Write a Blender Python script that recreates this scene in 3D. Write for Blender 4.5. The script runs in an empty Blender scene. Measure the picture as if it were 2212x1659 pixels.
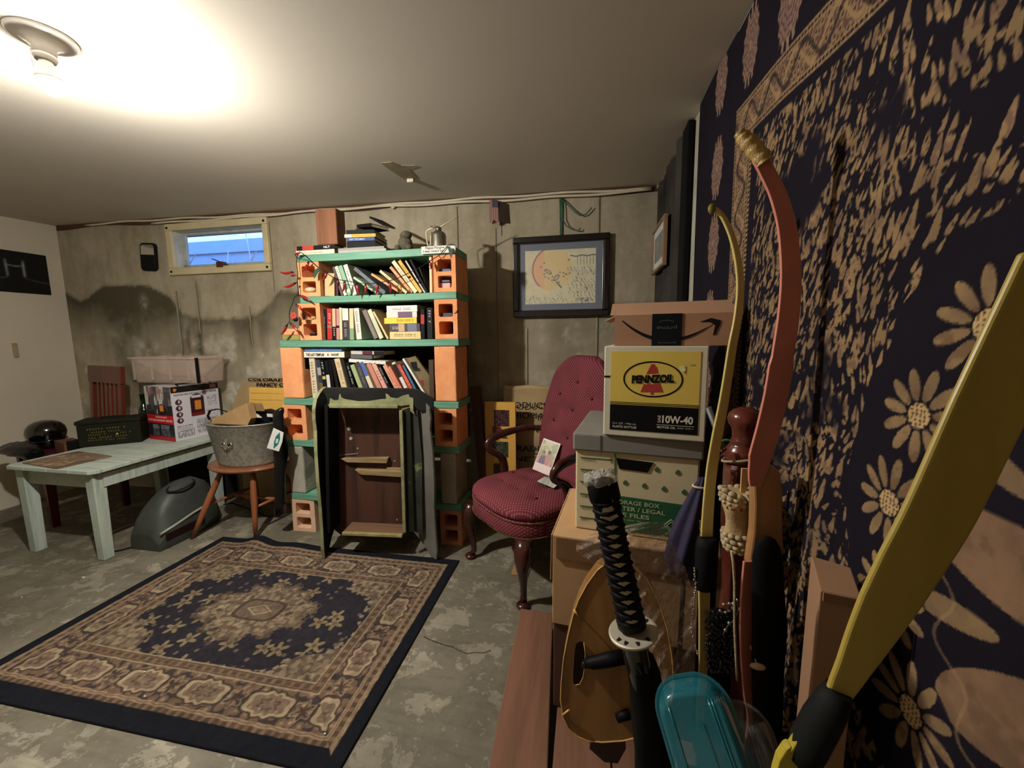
import bpy, math, random
import numpy as np
from mathutils import Vector, Matrix

random.seed(7)
rng = np.random.default_rng(7)
PI = math.pi
SC = bpy.context.scene
COL = SC.collection

# ------------------------------------------------------------------ camera
F_PX, CX, CY, EYE = 850.0, 1106.0, 829.5, 1.25
RX = Vector((0.982095985, 0.011979056, -0.187999942))      # world X, Y, Z axes in camera terms
RY = Vector((0.188064436, -0.120195638, 0.974774218))
RZ = Vector((-0.010919880, -0.992677949, -0.120296488))
cam_d = bpy.data.cameras.new('camera')
cam_d.sensor_fit = 'HORIZONTAL'
cam_d.sensor_width = 36.0
cam_d.lens = F_PX * 36.0 / 2212.0
cam_d.clip_start = 0.02
cam = bpy.data.objects.new('camera', cam_d)
COL.objects.link(cam)
cam.matrix_world = Matrix(((RX[0], -RX[1], -RX[2], 0), (RY[0], -RY[1], -RY[2], 0),
                           (RZ[0], -RZ[1], -RZ[2], EYE), (0, 0, 0, 1)))
SC.camera = cam

# ------------------------------------------------------------------ world: blue dusk outside
w = bpy.data.worlds.new('dusk'); SC.world = w; w.use_nodes = True
wn = w.node_tree.nodes; wn.clear()
wb = wn.new('ShaderNodeBackground'); wo = wn.new('ShaderNodeOutputWorld')
wb.inputs[0].default_value = (0.17, 0.43, 1.0, 1); wb.inputs[1].default_value = 0.6
w.node_tree.links.new(wb.outputs[0], wo.inputs[0])

# ------------------------------------------------------------------ the one lamp (its glowing bulb lights the room) and the exposure
BULB_STRENGTH = 520.0
BULB_COLOR = (1.0, 0.955, 0.89, 1)
vs = SC.view_settings
vs.view_transform = 'Standard'; vs.look = 'None'; vs.gamma = 1.0; vs.use_curve_mapping = False
vs.exposure = 3.05
SC.cycles.max_bounces = 14
SC.cycles.diffuse_bounces = 10
SC.cycles.transparent_max_bounces = 12
SC.cycles.caustics_reflective = False
SC.cycles.caustics_refractive = False
SC.cycles.sample_clamp_indirect = 4.0
SC.cycles.use_denoising = True

# ------------------------------------------------------------------ measuring: a pixel's line of sight met with a real plane
def _ray(px, py):
    v = Vector(((px - CX) / F_PX, (py - CY) / F_PX, 1.0))
    return Vector((RX.dot(v), RY.dot(v), RZ.dot(v)))
def on_z(px, py, z=0.0):
    v = _ray(px, py); t = (z - EYE) / v.z
    return Vector((v.x * t, v.y * t, z))
def on_y(px, py, y):
    v = _ray(px, py); t = y / v.y
    return Vector((v.x * t, y, EYE + v.z * t))
def on_x(px, py, x):
    v = _ray(px, py); t = x / v.x
    return Vector((x, v.y * t, EYE + v.z * t))

# ------------------------------------------------------------------ materials
def lin(c):
    g = sum(c[:3]) / 3.0; k = 0.62 if max(c[:3]) < 62 else 1.0
    c = [max(0.0, g + (x - g) * 0.93) * k / 255.0 for x in c[:3]]
    return tuple([x / 12.92 if x <= 0.04045 else ((x + 0.055) / 1.055) ** 2.4 for x in c]) + (1.0,)

class Mat:
    def __init__(s, name, rough=0.6, metal=0.0, spec=0.35):
        s.m = bpy.data.materials.new(name); s.m.use_nodes = True
        s.t = s.m.node_tree; s.b = s.t.nodes['Principled BSDF']
        s.b.inputs['Roughness'].default_value = rough
        s.b.inputs['Metallic'].default_value = metal
        s.b.inputs['Specular IOR Level'].default_value = spec
        s._c = None
    def n(s, kind, **kw):
        nd = s.t.nodes.new(kind)
        for k, v in kw.items():
            setattr(nd, k, v)
        return nd
    def put(s, sock, v):
        if isinstance(v, bpy.types.NodeSocket):
            s.t.links.new(v, sock)
        elif isinstance(v, (tuple, list)):
            v = tuple(v)
            sock.default_value = v if len(v) == len(sock.default_value) else (v[:3] if len(sock.default_value) == 3 else v + (1.0,))
        else:
            sock.default_value = v
    @property
    def co(s):
        if s._c is None:
            s._c = s.n('ShaderNodeTexCoord').outputs['Object']
        return s._c
    def scaled(s, sc, vec=None, rot=(0, 0, 0)):
        m = s.n('ShaderNodeMapping'); s.put(m.inputs[0], vec or s.co)
        m.inputs['Scale'].default_value = sc; m.inputs['Rotation'].default_value = rot
        return m.outputs[0]
    def noise(s, scale, detail=4, rough=0.55, vec=None, dist=0.0, out='Fac'):
        t = s.n('ShaderNodeTexNoise'); s.put(t.inputs['Vector'], vec or s.co)
        t.inputs['Scale'].default_value = scale; t.inputs['Detail'].default_value = detail
        t.inputs['Roughness'].default_value = rough; t.inputs['Distortion'].default_value = dist
        return t.outputs[out]
    def vor(s, scale, vec=None, feature='F1', out='Distance'):
        t = s.n('ShaderNodeTexVoronoi', feature=feature); s.put(t.inputs['Vector'], vec or s.co)
        t.inputs['Scale'].default_value = scale
        return t.outputs[out]
    def ramp(s, fac, stops, interp='LINEAR'):
        r = s.n('ShaderNodeValToRGB'); s.put(r.inputs[0], fac); e = r.color_ramp.elements
        r.color_ramp.interpolation = interp
        while len(e) < len(stops): e.new(0.5)
        for el, (p, c) in zip(e, stops):
            el.position = p; el.color = c if len(c) == 4 else tuple(c) + (1.0,)
        return r.outputs[0]
    def step(s, fac, a, b):
        return s.ramp(fac, [(a, (0, 0, 0, 1)), (b, (1, 1, 1, 1))])
    def mix(s, fac, a, b, blend='MIX'):
        m = s.n('ShaderNodeMix', data_type='RGBA', blend_type=blend)
        s.put(m.inputs[0], fac); s.put(m.inputs[6], a); s.put(m.inputs[7], b)
        return m.outputs[2]
    def math(s, op, a, b=0.0):
        m = s.n('ShaderNodeMath', operation=op); s.put(m.inputs[0], a); s.put(m.inputs[1], b)
        return m.outputs[0]
    def attr(s, name, out='Fac'):
        a = s.n('ShaderNodeAttribute'); a.attribute_name = name
        return a.outputs[out]
    def color(s, v): s.put(s.b.inputs['Base Color'], v); return s
    def rough(s, v): s.put(s.b.inputs['Roughness'], v); return s
    def bump(s, h, strength=0.3, dist=0.01):
        b = s.n('ShaderNodeBump'); s.put(b.inputs['Height'], h)
        b.inputs['Strength'].default_value = strength; b.inputs['Distance'].default_value = dist
        s.t.links.new(b.outputs[0], s.b.inputs['Normal']); return s

_pm = {}
def pm(c, rough=0.6, metal=0.0, var=0.18, scale=14.0, bump=0.0, spec=0.35, name=None, coat=0.0):
    """a plain painted, cloth or card surface with slight uneven colour"""
    if max(c[:3]) < 62 and spec == 0.35 and not coat: spec = 0.15; rough = max(rough, 0.6)
    key = (tuple(c), rough, metal, var, scale, bump, spec, coat)
    if key in _pm: return _pm[key]
    m = Mat(name or 'surface', rough, metal, spec)
    L = lin(c); d = tuple(x * (1 - var) for x in L[:3]) + (1,); h = tuple(min(1, x * (1 + var)) for x in L[:3]) + (1,)
    n = m.noise(scale, 4)
    m.color(m.ramp(n, [(0.3, d), (0.7, h)]))
    if bump: m.bump(m.noise(scale * 6, 3), bump, 0.004)
    if coat: m.b.inputs['Coat Weight'].default_value = coat; m.b.inputs['Coat Roughness'].default_value = 0.12
    _pm[key] = m.m
    return m.m

_wm = {}
def wood(c, c2=None, rough=0.4, axis=2, scale=1.0, coat=0.0, bump=0.12):
    key = (tuple(c), c2, rough, axis, scale, coat)
    if key in _wm: return _wm[key]
    m = Mat('wood', rough); L = lin(c); D = lin(c2) if c2 else tuple(x * 0.55 for x in L[:3]) + (1,)
    sc = [22.0 * scale] * 3; sc[axis] = 1.6 * scale
    v = m.scaled(tuple(sc))
    n = m.noise(1.0, 6, 0.6, v, 0.8)
    m.color(m.ramp(n, [(0.3, D), (0.55, L), (0.8, tuple(min(1, x * 1.2) for x in L[:3]) + (1,))]))
    m.bump(n, bump, 0.002)
    if coat: m.b.inputs['Coat Weight'].default_value = coat; m.b.inputs['Coat Roughness'].default_value = 0.15
    _wm[key] = m.m
    return m.m

def printed(rough=0.6):
    if ('pr', rough) in _pm: return _pm[('pr', rough)]
    m = Mat('printed', rough); m.color(m.attr('ink', 'Color')); _pm[('pr', rough)] = m.m
    return m.m

def plastic(c, rough=0.15, trans=0.8, alpha=1.0, ior=1.3, name='clear_plastic'):
    key = ('pl', tuple(c), rough, trans, alpha, ior)
    if key in _pm: return _pm[key]
    m = Mat(name, rough, 0, 0.5); m.color(lin(c))
    m.b.inputs['Transmission Weight'].default_value = trans; m.b.inputs['IOR'].default_value = ior
    m.b.inputs['Alpha'].default_value = alpha
    _pm[key] = m.m
    return m.m

# ------------------------------------------------------------------ objects and their descriptions
USED = {}
def new_name(kind):
    k = USED.get(kind, 0); USED[kind] = k + 1
    return kind if k == 0 else '%s.%03d' % (kind, k)
def tag(o, label=None, cat=None, group=None, kind=None):
    if label: o['label'] = label
    if cat: o['category'] = cat
    if group: o['group'] = group
    if kind: o['kind'] = kind
    return o
def link(name, data, parent=None):
    o = bpy.data.objects.new(new_name(name), data); COL.objects.link(o)
    if parent is not None: o.parent = parent
    return o
ROOTM = {}
def thing(name, label, cat, loc=(0, 0, 0), rz=0.0, group=None, rot=None):
    o = link(name, None); o.empty_display_size = 0.05
    o.location = loc; o.rotation_euler = rot if rot else (0, 0, rz)
    tag(o, label, cat, group)
    ROOTM[o.name] = Matrix.Translation(Vector(loc)) @ (o.rotation_euler.to_matrix().to_4x4())
    return o
def rootm(o):
    while o is not None:
        if o.name in ROOTM: return ROOTM[o.name]
        o = o.parent
    return Matrix.Identity(4)

def frame(o, r, u):
    """matrix with origin o, x along r, z along u and y = depth away from the reader"""
    r = Vector(r).normalized(); u = Vector(u); u = (u - r * u.dot(r)).normalized(); d = u.cross(r)
    o = Vector(o)
    return Matrix(((r.x, d.x, u.x, o.x), (r.y, d.y, u.y, o.y), (r.z, d.z, u.z, o.z), (0, 0, 0, 1)))
def spin(o, rz=0.0, ry=0.0, rx=0.0):
    return Matrix.Translation(Vector(o)) @ Matrix.Rotation(rz, 4, 'Z') @ Matrix.Rotation(ry, 4, 'Y') @ Matrix.Rotation(rx, 4, 'X')

class MB:
    def __init__(s): s.v = []; s.f = []; s.mi = []; s.sm = []; s.cur = 0
    def add(s, vs_, fs, M=None, smooth=False):
        b = len(s.v)
        for p in vs_:
            p = Vector(p)
            if M is not None: p = M @ p
            s.v.append((p.x, p.y, p.z))
        for f in fs:
            s.f.append(tuple(b + i for i in f)); s.mi.append(s.cur); s.sm.append(smooth)
        return s
    def box(s, a, b, M=None):
        x0, y0, z0 = a; x1, y1, z1 = b
        return s.add([(x0, y0, z0), (x1, y0, z0), (x1, y1, z0), (x0, y1, z0), (x0, y0, z1), (x1, y0, z1), (x1, y1, z1), (x0, y1, z1)],
                     [(0, 3, 2, 1), (4, 5, 6, 7), (0, 1, 5, 4), (1, 2, 6, 5), (2, 3, 7, 6), (3, 0, 4, 7)], M)
    def taper(s, a, b, grow, M=None):
        """box whose top is larger than its base by grow on every side"""
        x0, y0, z0 = a; x1, y1, z1 = b; g = grow
        return s.add([(x0, y0, z0), (x1, y0, z0), (x1, y1, z0), (x0, y1, z0), (x0 - g, y0 - g, z1), (x1 + g, y0 - g, z1), (x1 + g, y1 + g, z1), (x0 - g, y1 + g, z1)],
                     [(0, 3, 2, 1), (4, 5, 6, 7), (0, 1, 5, 4), (1, 2, 6, 5), (2, 3, 7, 6), (3, 0, 4, 7)], M)
    def poly(s, pts, M=None): return s.add(pts, [tuple(range(len(pts)))], M)
    def prism(s, out, y0, y1, M=None, smooth=False):
        """outline in x,z pushed from y0 to y1"""
        n = len(out); vs_ = [(x, y0, z) for x, z in out] + [(x, y1, z) for x, z in out]
        fs = [tuple(range(n)), tuple(range(2 * n - 1, n - 1, -1))]
        s.add(vs_, fs, M)
        b = len(s.v) - 2 * n
        for i in range(n):
            j = (i + 1) % n
            s.f.append((b + j, b + i, b + n + i, b + n + j)); s.mi.append(s.cur); s.sm.append(smooth)
        return s
    def loft(s, rings, cap=True, smooth=True, closed=False, M=None):
        n = len(rings[0]); vs_ = [p for r in rings for p in r]; fs = []
        m = len(rings)
        for k in range(m if closed else m - 1):
            k2 = (k + 1) % m
            for i in range(n):
                j = (i + 1) % n
                fs.append((k * n + i, k * n + j, k2 * n + j, k2 * n + i))
        s.add(vs_, fs, M, smooth)
        if cap and not closed:
            b = len(s.v) - m * n
            s.f.append(tuple(b + i for i in range(n - 1, -1, -1))); s.mi.append(s.cur); s.sm.append(False)
            s.f.append(tuple(b + (m - 1) * n + i for i in range(n))); s.mi.append(s.cur); s.sm.append(False)
        return s
    def tube(s, pts, r, n=8, closed=False, cap=True, M=None, flat=1.0, up=None):
        pts = [Vector(p) for p in pts]; m = len(pts)
        rr = r if isinstance(r, (list, tuple)) else [r] * m
        rings = []; prev = None
        for k, p in enumerate(pts):
            a = pts[k - 1] if (k > 0 or closed) else p; b = pts[(k + 1) % m] if (k < m - 1 or closed) else p
            t = (b - a)
            t = t.normalized() if t.length > 1e-9 else Vector((0, 0, 1))
            if prev is None:
                h = Vector(up) if up else (Vector((0, 0, 1)) if abs(t.z) < 0.9 else Vector((1, 0, 0)))
            else: h = prev
            e = (h - t * h.dot(t)).normalized(); prev = e; g = t.cross(e)
            rings.append([p + (e * math.cos(2 * PI * i / n) * flat + g * math.sin(2 * PI * i / n)) * rr[k] for i in range(n)])
        return s.loft(rings, cap, True, closed, M)
    def band(s, pts, side, width, thick, M=None):
        """flat strip along a path; side = direction of its width"""
        pts = [Vector(p) for p in pts]; m = len(pts); rings = []
        for k, p in enumerate(pts):
            t = (pts[min(k + 1, m - 1)] - pts[max(k - 1, 0)]).normalized()
            sd = side[k] if isinstance(side, list) else side
            e = Vector(sd); e = (e - t * e.dot(t)).normalized(); g = t.cross(e)
            w_ = width[k] if isinstance(width, (list, tuple)) else width
            h_ = thick[k] if isinstance(thick, (list, tuple)) else thick
            rings.append([p + e * w_ / 2 + g * h_ / 2, p - e * w_ / 2 + g * h_ / 2, p - e * w_ / 2 - g * h_ / 2, p + e * w_ / 2 - g * h_ / 2])
        return s.loft(rings, True, False, False, M)
    def lathe(s, prof, n=24, M=None, cap=True, sx=1.0, sy=1.0):
        rings = [[(r * sx * math.cos(2 * PI * i / n), r * sy * math.sin(2 * PI * i / n), z) for i in range(n)] for r, z in prof]
        return s.loft(rings, cap, True, False, M)
    def ball(s, c, r, n=10, m=6, M=None):
        c = Vector(c); rr = (r, r, r) if not isinstance(r, (tuple, list)) else r
        rings = []
        for k in range(1, m):
            a = PI * k / m
            rings.append([(c.x + rr[0] * math.sin(a) * math.cos(2 * PI * i / n), c.y + rr[1] * math.sin(a) * math.sin(2 * PI * i / n), c.z - rr[2] * math.cos(a)) for i in range(n)])
        b = len(s.v); s.loft(rings, False, True, False, M)
        lo_ = Vector((c.x, c.y, c.z - rr[2])); hi = Vector((c.x, c.y, c.z + rr[2]))
        if M is not None: lo_ = M @ lo_; hi = M @ hi
        s.v.append(tuple(lo_)); s.v.append(tuple(hi)); q = len(s.v)
        for i in range(n):
            j = (i + 1) % n
            s.f.append((b + j, b + i, q - 2)); s.mi.append(s.cur); s.sm.append(True)
            s.f.append((b + (m - 2) * n + i, b + (m - 2) * n + j, q - 1)); s.mi.append(s.cur); s.sm.append(True)
        return s
    def build(s, name, mats, parent=None, world=False, bevel=0.0, label=None, origin=None, seg=2, fixn=True):
        vs_ = s.v
        if parent is not None and world:
            inv = rootm(parent).inverted(); vs_ = [tuple(inv @ Vector(p)) for p in vs_]
        if origin is not None:
            o_ = Vector(origin); vs_ = [tuple(Vector(p) - o_) for p in vs_]
        me = bpy.data.meshes.new(name); me.from_pydata(vs_, [], s.f)
        for m_ in (mats if isinstance(mats, (list, tuple)) else [mats]): me.materials.append(m_)
        me.polygons.foreach_set('material_index', s.mi); me.polygons.foreach_set('use_smooth', s.sm)
        me.update()
        if fixn:
            import bmesh
            bm = bmesh.new(); bm.from_mesh(me); bmesh.ops.recalc_face_normals(bm, faces=bm.faces); bm.to_mesh(me); bm.free()
        o = link(name, me, parent)
        if origin is not None: o.location = origin
        if bevel:
            b = o.modifiers.new('edge', 'BEVEL'); b.width = bevel; b.segments = seg; b.limit_method = 'ANGLE'; b.angle_limit = 0.7
        if label: o['label'] = label
        return o

def solo(mb, name, mats, label, cat, group=None, bevel=0.0, origin=None, kind=None):
    if origin is None:
        xs = [p[0] for p in mb.v]; ys = [p[1] for p in mb.v]; zs = [p[2] for p in mb.v]
        origin = ((min(xs) + max(xs)) / 2, (min(ys) + max(ys)) / 2, min(zs))
    o = mb.build(name, mats, None, bevel=bevel, origin=origin)
    return tag(o, label, cat, group, kind)

# painted flat print: a fine grid of points that carries its ink colour
def ink_panel(name, M, w_, h_, nx, ny, fn, parent=None, rough=0.6, world=True, warp=None, post=None, us=None, aa=0):
    """M: frame at the panel's lower left corner (x right, z up). fn(U, V) -> rgb 0..255"""
    U, V = np.meshgrid(np.linspace(0, w_, nx) if us is None else us, np.linspace(0, h_, ny))
    rgb = None if aa else fn(U, V)
    if aa:
        du = np.gradient(U, axis=1) * 0.5; dv = np.gradient(V, axis=0) * 0.5
        rgb = (fn(U + du * 0.5, V + dv * 0.45) + fn(U - du * 0.45, V - dv * 0.5)) * 0.5
    rgb = rgb.reshape(-1, 3) / 255.0
    rgb = np.clip(rgb, 0, 1); L = np.where(rgb <= 0.04045, rgb / 12.92, ((rgb + 0.055) / 1.055) ** 2.4)
    P = np.stack([U.ravel(), np.zeros(nx * ny), V.ravel(), np.ones(nx * ny)], 1)
    if warp is not None: P[:, 1] = warp(U, V).ravel()
    P = P @ np.array(M).T
    if post is not None: P = post(P)
    if parent is not None and world: P = P @ np.array(rootm(parent).inverted()).T
    P = P[:, :3]
    i = np.arange(nx * ny).reshape(ny, nx)
    q = np.stack([i[:-1, :-1], i[:-1, 1:], i[1:, 1:], i[1:, :-1]], -1).reshape(-1, 4)
    me = bpy.data.meshes.new(name)
    me.vertices.add(len(P)); me.vertices.foreach_set('co', P.astype(np.float32).ravel())
    me.loops.add(q.size); me.loops.foreach_set('vertex_index', q.astype(np.int32).ravel())
    me.polygons.add(len(q)); me.polygons.foreach_set('loop_start', np.arange(0, q.size, 4, dtype=np.int32))
    me.polygons.foreach_set('loop_total', np.full(len(q), 4, dtype=np.int32))
    me.update(calc_edges=True)
    a = me.color_attributes.new('ink', 'FLOAT_COLOR', 'POINT')
    a.data.foreach_set('color', np.concatenate([L, np.ones((len(L), 1))], 1).astype(np.float32).ravel())
    me.materials.append(printed(rough) if not isinstance(rough, bpy.types.Material) else rough)
    if warp is not None: me.polygons.foreach_set('use_smooth', [True] * len(q))
    return link(name, me, parent)

# lettering, turned into meshes at the end
TEXTS = []
def text(s, M, w_, h_, mat, parent, name='lettering', bold=0.0, shear=0.0, flip=False, lift=0.0008):
    """fit the string into a w_ x h_ box centred on frame M"""
    TEXTS.append((s, M.copy(), w_, h_, mat, parent, name, bold, shear, flip, lift))
def smallprint(n, M, w_, h_, mat, parent, name='small_print', lift=0.0008):
    """lettering too small or blurred to read: a row of strokes n characters long"""
    mb = MB(); cw_ = w_ / n
    for k in range(n):
        if k and (k * 7 + n * 3) % 6 == 0: continue
        x = -w_ / 2 + k * cw_; a = 0.5 * h_ * (0.75 + 0.25 * ((k * 5 + n) % 3 > 0))
        mb.box((x + cw_ * 0.12, -lift, -h_ / 2), (x + cw_ * 0.34, -lift * 0.6, a), M)
        z = (-h_ / 2, -0.1 * h_, a - 0.18 * h_)[(k * 3 + n) % 3]; mb.box((x + cw_ * 0.12, -lift, z), (x + cw_ * 0.78, -lift * 0.6, z + 0.18 * h_), M)
    return tag(mb.build(name, mat, parent, world=True), kind='stuff')
def finish_texts():
    obs = []
    for (s, M, w_, h_, mat, parent, name, bold, shear, flip, lift) in TEXTS:
        cu = bpy.data.curves.new('t', 'FONT'); cu.body = s; cu.offset = bold; cu.shear = shear; cu.resolution_u = 3
        cu.align_x = 'LEFT'
        o = bpy.data.objects.new('t', cu); COL.objects.link(o); obs.append(o)
    dg = bpy.context.evaluated_depsgraph_get(); dg.update()
    for o, (s, M, w_, h_, mat, parent, name, bold, shear, flip, lift) in zip(obs, TEXTS):
        me = bpy.data.meshes.new_from_object(o.evaluated_get(dg))
        n = len(me.vertices); co = np.zeros(n * 3, dtype=np.float32); me.vertices.foreach_get('co', co); co = co.reshape(-1, 3)
        if n == 0: continue
        lo_ = co.min(0); hi = co.max(0); sp = np.maximum(hi - lo_, 1e-6)
        x = (co[:, 0] - lo_[0]) / sp[0] - 0.5; z = (co[:, 1] - lo_[1]) / sp[1] - 0.5
        if flip: x = -x; z = z
        P = np.stack([x * w_, np.full(n, -lift), z * h_, np.ones(n)], 1)
        Mx = np.array(M)
        if parent is not None: Mx = np.array(rootm(parent).inverted()) @ Mx
        P = (P @ Mx.T)[:, :3]
        me.vertices.foreach_set('co', P.astype(np.float32).ravel()); me.update()
        me.materials.clear(); me.materials.append(mat)
        me.name = name
        link(name, me, parent)
    for o in obs:
        cu = o.data; bpy.data.objects.remove(o); bpy.data.curves.remove(cu)

# ------------------------------------------------------------------ painting helpers (arrays)
def vhash(i, j, k=0):
    n = (i.astype(np.int64) * 374761393 + j.astype(np.int64) * 668265263 + k * 974634777) & 0x7fffffff
    n = ((n ^ (n >> 13)) * 1274126177) & 0x7fffffff
    return ((n ^ (n >> 16)) & 0xffff) / 65535.0
def vnoise(x, y, k=0):
    xi = np.floor(x); yi = np.floor(y); fx = x - xi; fy = y - yi
    fx = fx * fx * (3 - 2 * fx); fy = fy * fy * (3 - 2 * fy)
    a = vhash(xi, yi, k); b = vhash(xi + 1, yi, k); c = vhash(xi, yi + 1, k); d = vhash(xi + 1, yi + 1, k)
    return (a * (1 - fx) + b * fx) * (1 - fy) + (c * (1 - fx) + d * fx) * fy
def fbm(x, y, k=0, o=4):
    s = 0; a = 0.5; t = 0
    for i in range(o):
        s = s + a * vnoise(x * 2 ** i, y * 2 ** i, k + i); t += a; a *= 0.55
    return s / t
def cells(x, y, k=0, jit=0.8):
    """nearest jittered point: distance, angle to it, random id"""
    xi = np.floor(x); yi = np.floor(y)
    best = np.full(x.shape, 9.0); ang = np.zeros(x.shape); rid = np.zeros(x.shape)
    for a in (-1, 0, 1):
        for b in (-1, 0, 1):
            cx = xi + a; cy = yi + b
            px = cx + 0.5 + jit * (vhash(cx, cy, k) - 0.5); py = cy + 0.5 + jit * (vhash(cx, cy, k + 7) - 0.5)
            dx = x - px; dy = y - py; d = np.hypot(dx, dy); m = d < best
            best = np.where(m, d, best); ang = np.where(m, np.arctan2(dy, dx), ang); rid = np.where(m, vhash(cx, cy, k + 13), rid)
    return best, ang, rid
def lay(base, col, mask):
    m = np.clip(mask, 0, 1)[..., None]
    return base * (1 - m) + np.array(col, float) * m
def full(U, col): return np.ones(U.shape + (3,)) * np.array(col, float)
def ss(x, a, b):
    t = np.clip((x - a) / (b - a), 0, 1); return t * t * (3 - 2 * t)
def inrect(U, V, x0, z0, x1, z1): return ((U >= x0) & (U <= x1) & (V >= z0) & (V <= z1)).astype(float)
def inell(U, V, cx, cz, rx, rz): return (((U - cx) / rx) ** 2 + ((V - cz) / rz) ** 2 < 1).astype(float)
def scribble(U, V, x0, z0, x1, z1, rows, fill=0.7, k=3):
    """rows of illegible small print"""
    r = (V - z0) / (z1 - z0) * rows
    on = ((r % 1) < 0.55) & (vnoise(U / (z1 - z0) * rows * 1.6, np.floor(r) * 3.7, k) < fill)
    return inrect(U, V, x0, z0, x1, z1) * on

# ================================================================== THE ROOM
XL, XR, YB, YF = -4.3, 0.415, 2.6, -2.2
def ceil_z(x, y=2.6): return 2.137 + 0.0112 * (0.4 - x) - 0.033 * (2.6 - y)

# ---- concrete wall behind the shelf
WX0, WX1, WZ0, WZ1 = -3.135, -2.335, 1.800, 2.080
def wall_back():
    xs = list(np.linspace(XL, WX0, 60)) + list(np.linspace(WX0, WX1, 42))[1:] + list(np.linspace(WX1, XR, 140))[1:]
    zs = list(np.linspace(0, WZ0, 90)) + list(np.linspace(WZ0, WZ1, 15))[1:] + [None, None]
    xs = np.array(xs); nz = len(zs)
    X = np.tile(xs, (nz, 1)); Z = np.zeros_like(X)
    for k, z in enumerate(zs):
        if z is None:
            t = (k - (nz - 3)) / 2.0; Z[k] = WZ1 + (ceil_z(xs) - WZ1) * t
        else: Z[k] = z
    # damp tide line: height of the stain's upper edge along the wall
    ex = [-4.3, -4.15, -4.05, -3.9, -3.6, -3.4, -3.25, -3.14, -3.05, -2.9, -2.6, -2.42, -2.33, -2.25, -2.0, -1.7, -0.7, 0.5]
    ez = [1.66, 1.58, 1.62, 1.70, 1.705, 1.66, 1.60, 1.46, 1.43, 1.41, 1.42, 1.46, 1.53, 1.60, 1.62, 1.55, 1.50, 1.45]
    band = [0.10, 0.10, 0.12, 0.28, 0.30, 0.30, 0.24, 0.12, 0.10, 0.09, 0.09, 0.09, 0.10, 0.14, 0.2, 0.2, 0.3, 0.3]
    e = np.interp(X, ex, ez) + 0.05 * (fbm(X * 9, Z * 9, 3) - 0.5) + 0.03 * (fbm(X * 30, Z * 8, 5) - 0.5)
    bw = np.interp(X, ex, band)
    d = e - Z
    stain_shade = ss(d, -0.012, 0.03) * np.exp(-np.clip(d, 0, 9) / (bw * 1.1)) * (0.75 + 0.5 * fbm(X * 6, Z * 6, 9))
    stain_shade += 0.40 * ss(d, 0.0, 0.08) * ss(fbm(X * 5, Z * 3, 21), 0.45, 0.7) + 0.35 * ss(d, 0.0, 0.04) * ss(-X, 3.12, 3.3) * ss(Z, 1.25, 1.5)
    left = np.interp(X, [-2.1, -1.6], [1, 0.35])
    stain_shade = stain_shade * left
    # the drip streaks under the window
    for sx, sw, z0, z1 in ((-2.98, 0.012, 1.05, 1.70), (-3.16, 0.014, 1.1, 1.62), (-3.10, 0.02, 1.05, 1.4), (-2.52, 0.008, 1.15, 1.52), (-3.0, 0.03, 1.1, 1.35)):
        stain_shade += 0.6 * np.exp(-((X - sx - 0.01 * np.sin(Z * 9)) / sw) ** 2) * ss(Z, z0, z0 + 0.1) * ss(-Z, -z1, -z1 + 0.1)
    # area right of the shelf: darker low down
    stain_shade += 0.18 * ss(X, -0.72, -0.6) * ss(-Z, -1.42, -1.28) * (0.5 + fbm(X * 4, Z * 4, 31))
    stain_shade += 0.05 * ss(X, -0.72, -0.66) * ss(-X, 0.50, 0.52) * ss(-Z, -1.75, -1.5)  # the shelf's cast shadow, painted as a darker strip beside it
    white = 0.95 * ss(fbm(X * 7, Z * 9, 41, 6), 0.50, 0.72) * ss(-Z, -(1.40), -(1.2)) * left
    white += 0.8 * np.exp(-(((X + 3.50) / 0.035) ** 2 + ((Z - 1.555) / 0.05) ** 2)) * ss(fbm(X * 60, Z * 60, 2), 0.2, 0.6)
    white += 0.6 * ss(fbm(X * 14, Z * 9, 47), 0.62, 0.75) * ss(X, -0.8, -0.6) * ss(-Z, -1.35, -1.3)
    for cx, cz, r in ((-3.13, 1.38, 0.05), (-3.14, 1.52, 0.05), (-3.65, 1.2, 0.04), (-0.42, 1.32, 0.03), (-0.3, 1.22, 0.03)):
        white += 0.7 * np.exp(-(((X - cx) / r) ** 2 + ((Z - cz) / (r * 1.4)) ** 2)) * fbm(X * 40, Z * 40, 8)
    seam = np.zeros_like(X)
    V = []; F = []
    ny_, nx_ = X.shape
    for j in range(ny_):
        for i in range(nx_): V.append((float(X[j, i]), YB, float(Z[j, i])))
    for j in range(ny_ - 1):
        for i in range(nx_ - 1):
            cx = (X[j, i] + X[j, i + 1]) / 2; cz = (Z[j, i] + Z[j + 1, i]) / 2
            if WX0 < cx < WX1 and WZ0 < cz < WZ1: continue
            a = j * nx_ + i; F.append((a, a + 1, a + nx_ + 1, a + nx_))
    b = len(V)     # the sides of the window opening
    for x, z in ((WX0, WZ0), (WX1, WZ0), (WX1, WZ1), (WX0, WZ1)):
        V.append((x, YB, z)); V.append((x, YB + 0.085, z))
    for k in range(4):
        m = (k + 1) % 4; F.append((b + 2 * k, b + 2 * m, b + 2 * m + 1, b + 2 * k + 1))
    me = bpy.data.meshes.new('wall_back'); me.from_pydata(V, [], F); me.update()
    for nm, arr in (('stain_shade', stain_shade), ('white', white)):
        at = me.attributes.new(nm, 'FLOAT', 'POINT')
        at.data.foreach_set('value', np.concatenate([np.clip(arr, 0, 1).ravel(), np.zeros(8)]).astype(np.float32))
    m = Mat('poured_concrete', 0.85, 0, 0.2)
    n1 = m.noise(2.2, 6, 0.6); n2 = m.noise(22, 5, 0.65); n3 = m.noise(7, 6, 0.6, m.scaled((1.6, 1, 0.35)))
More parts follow.
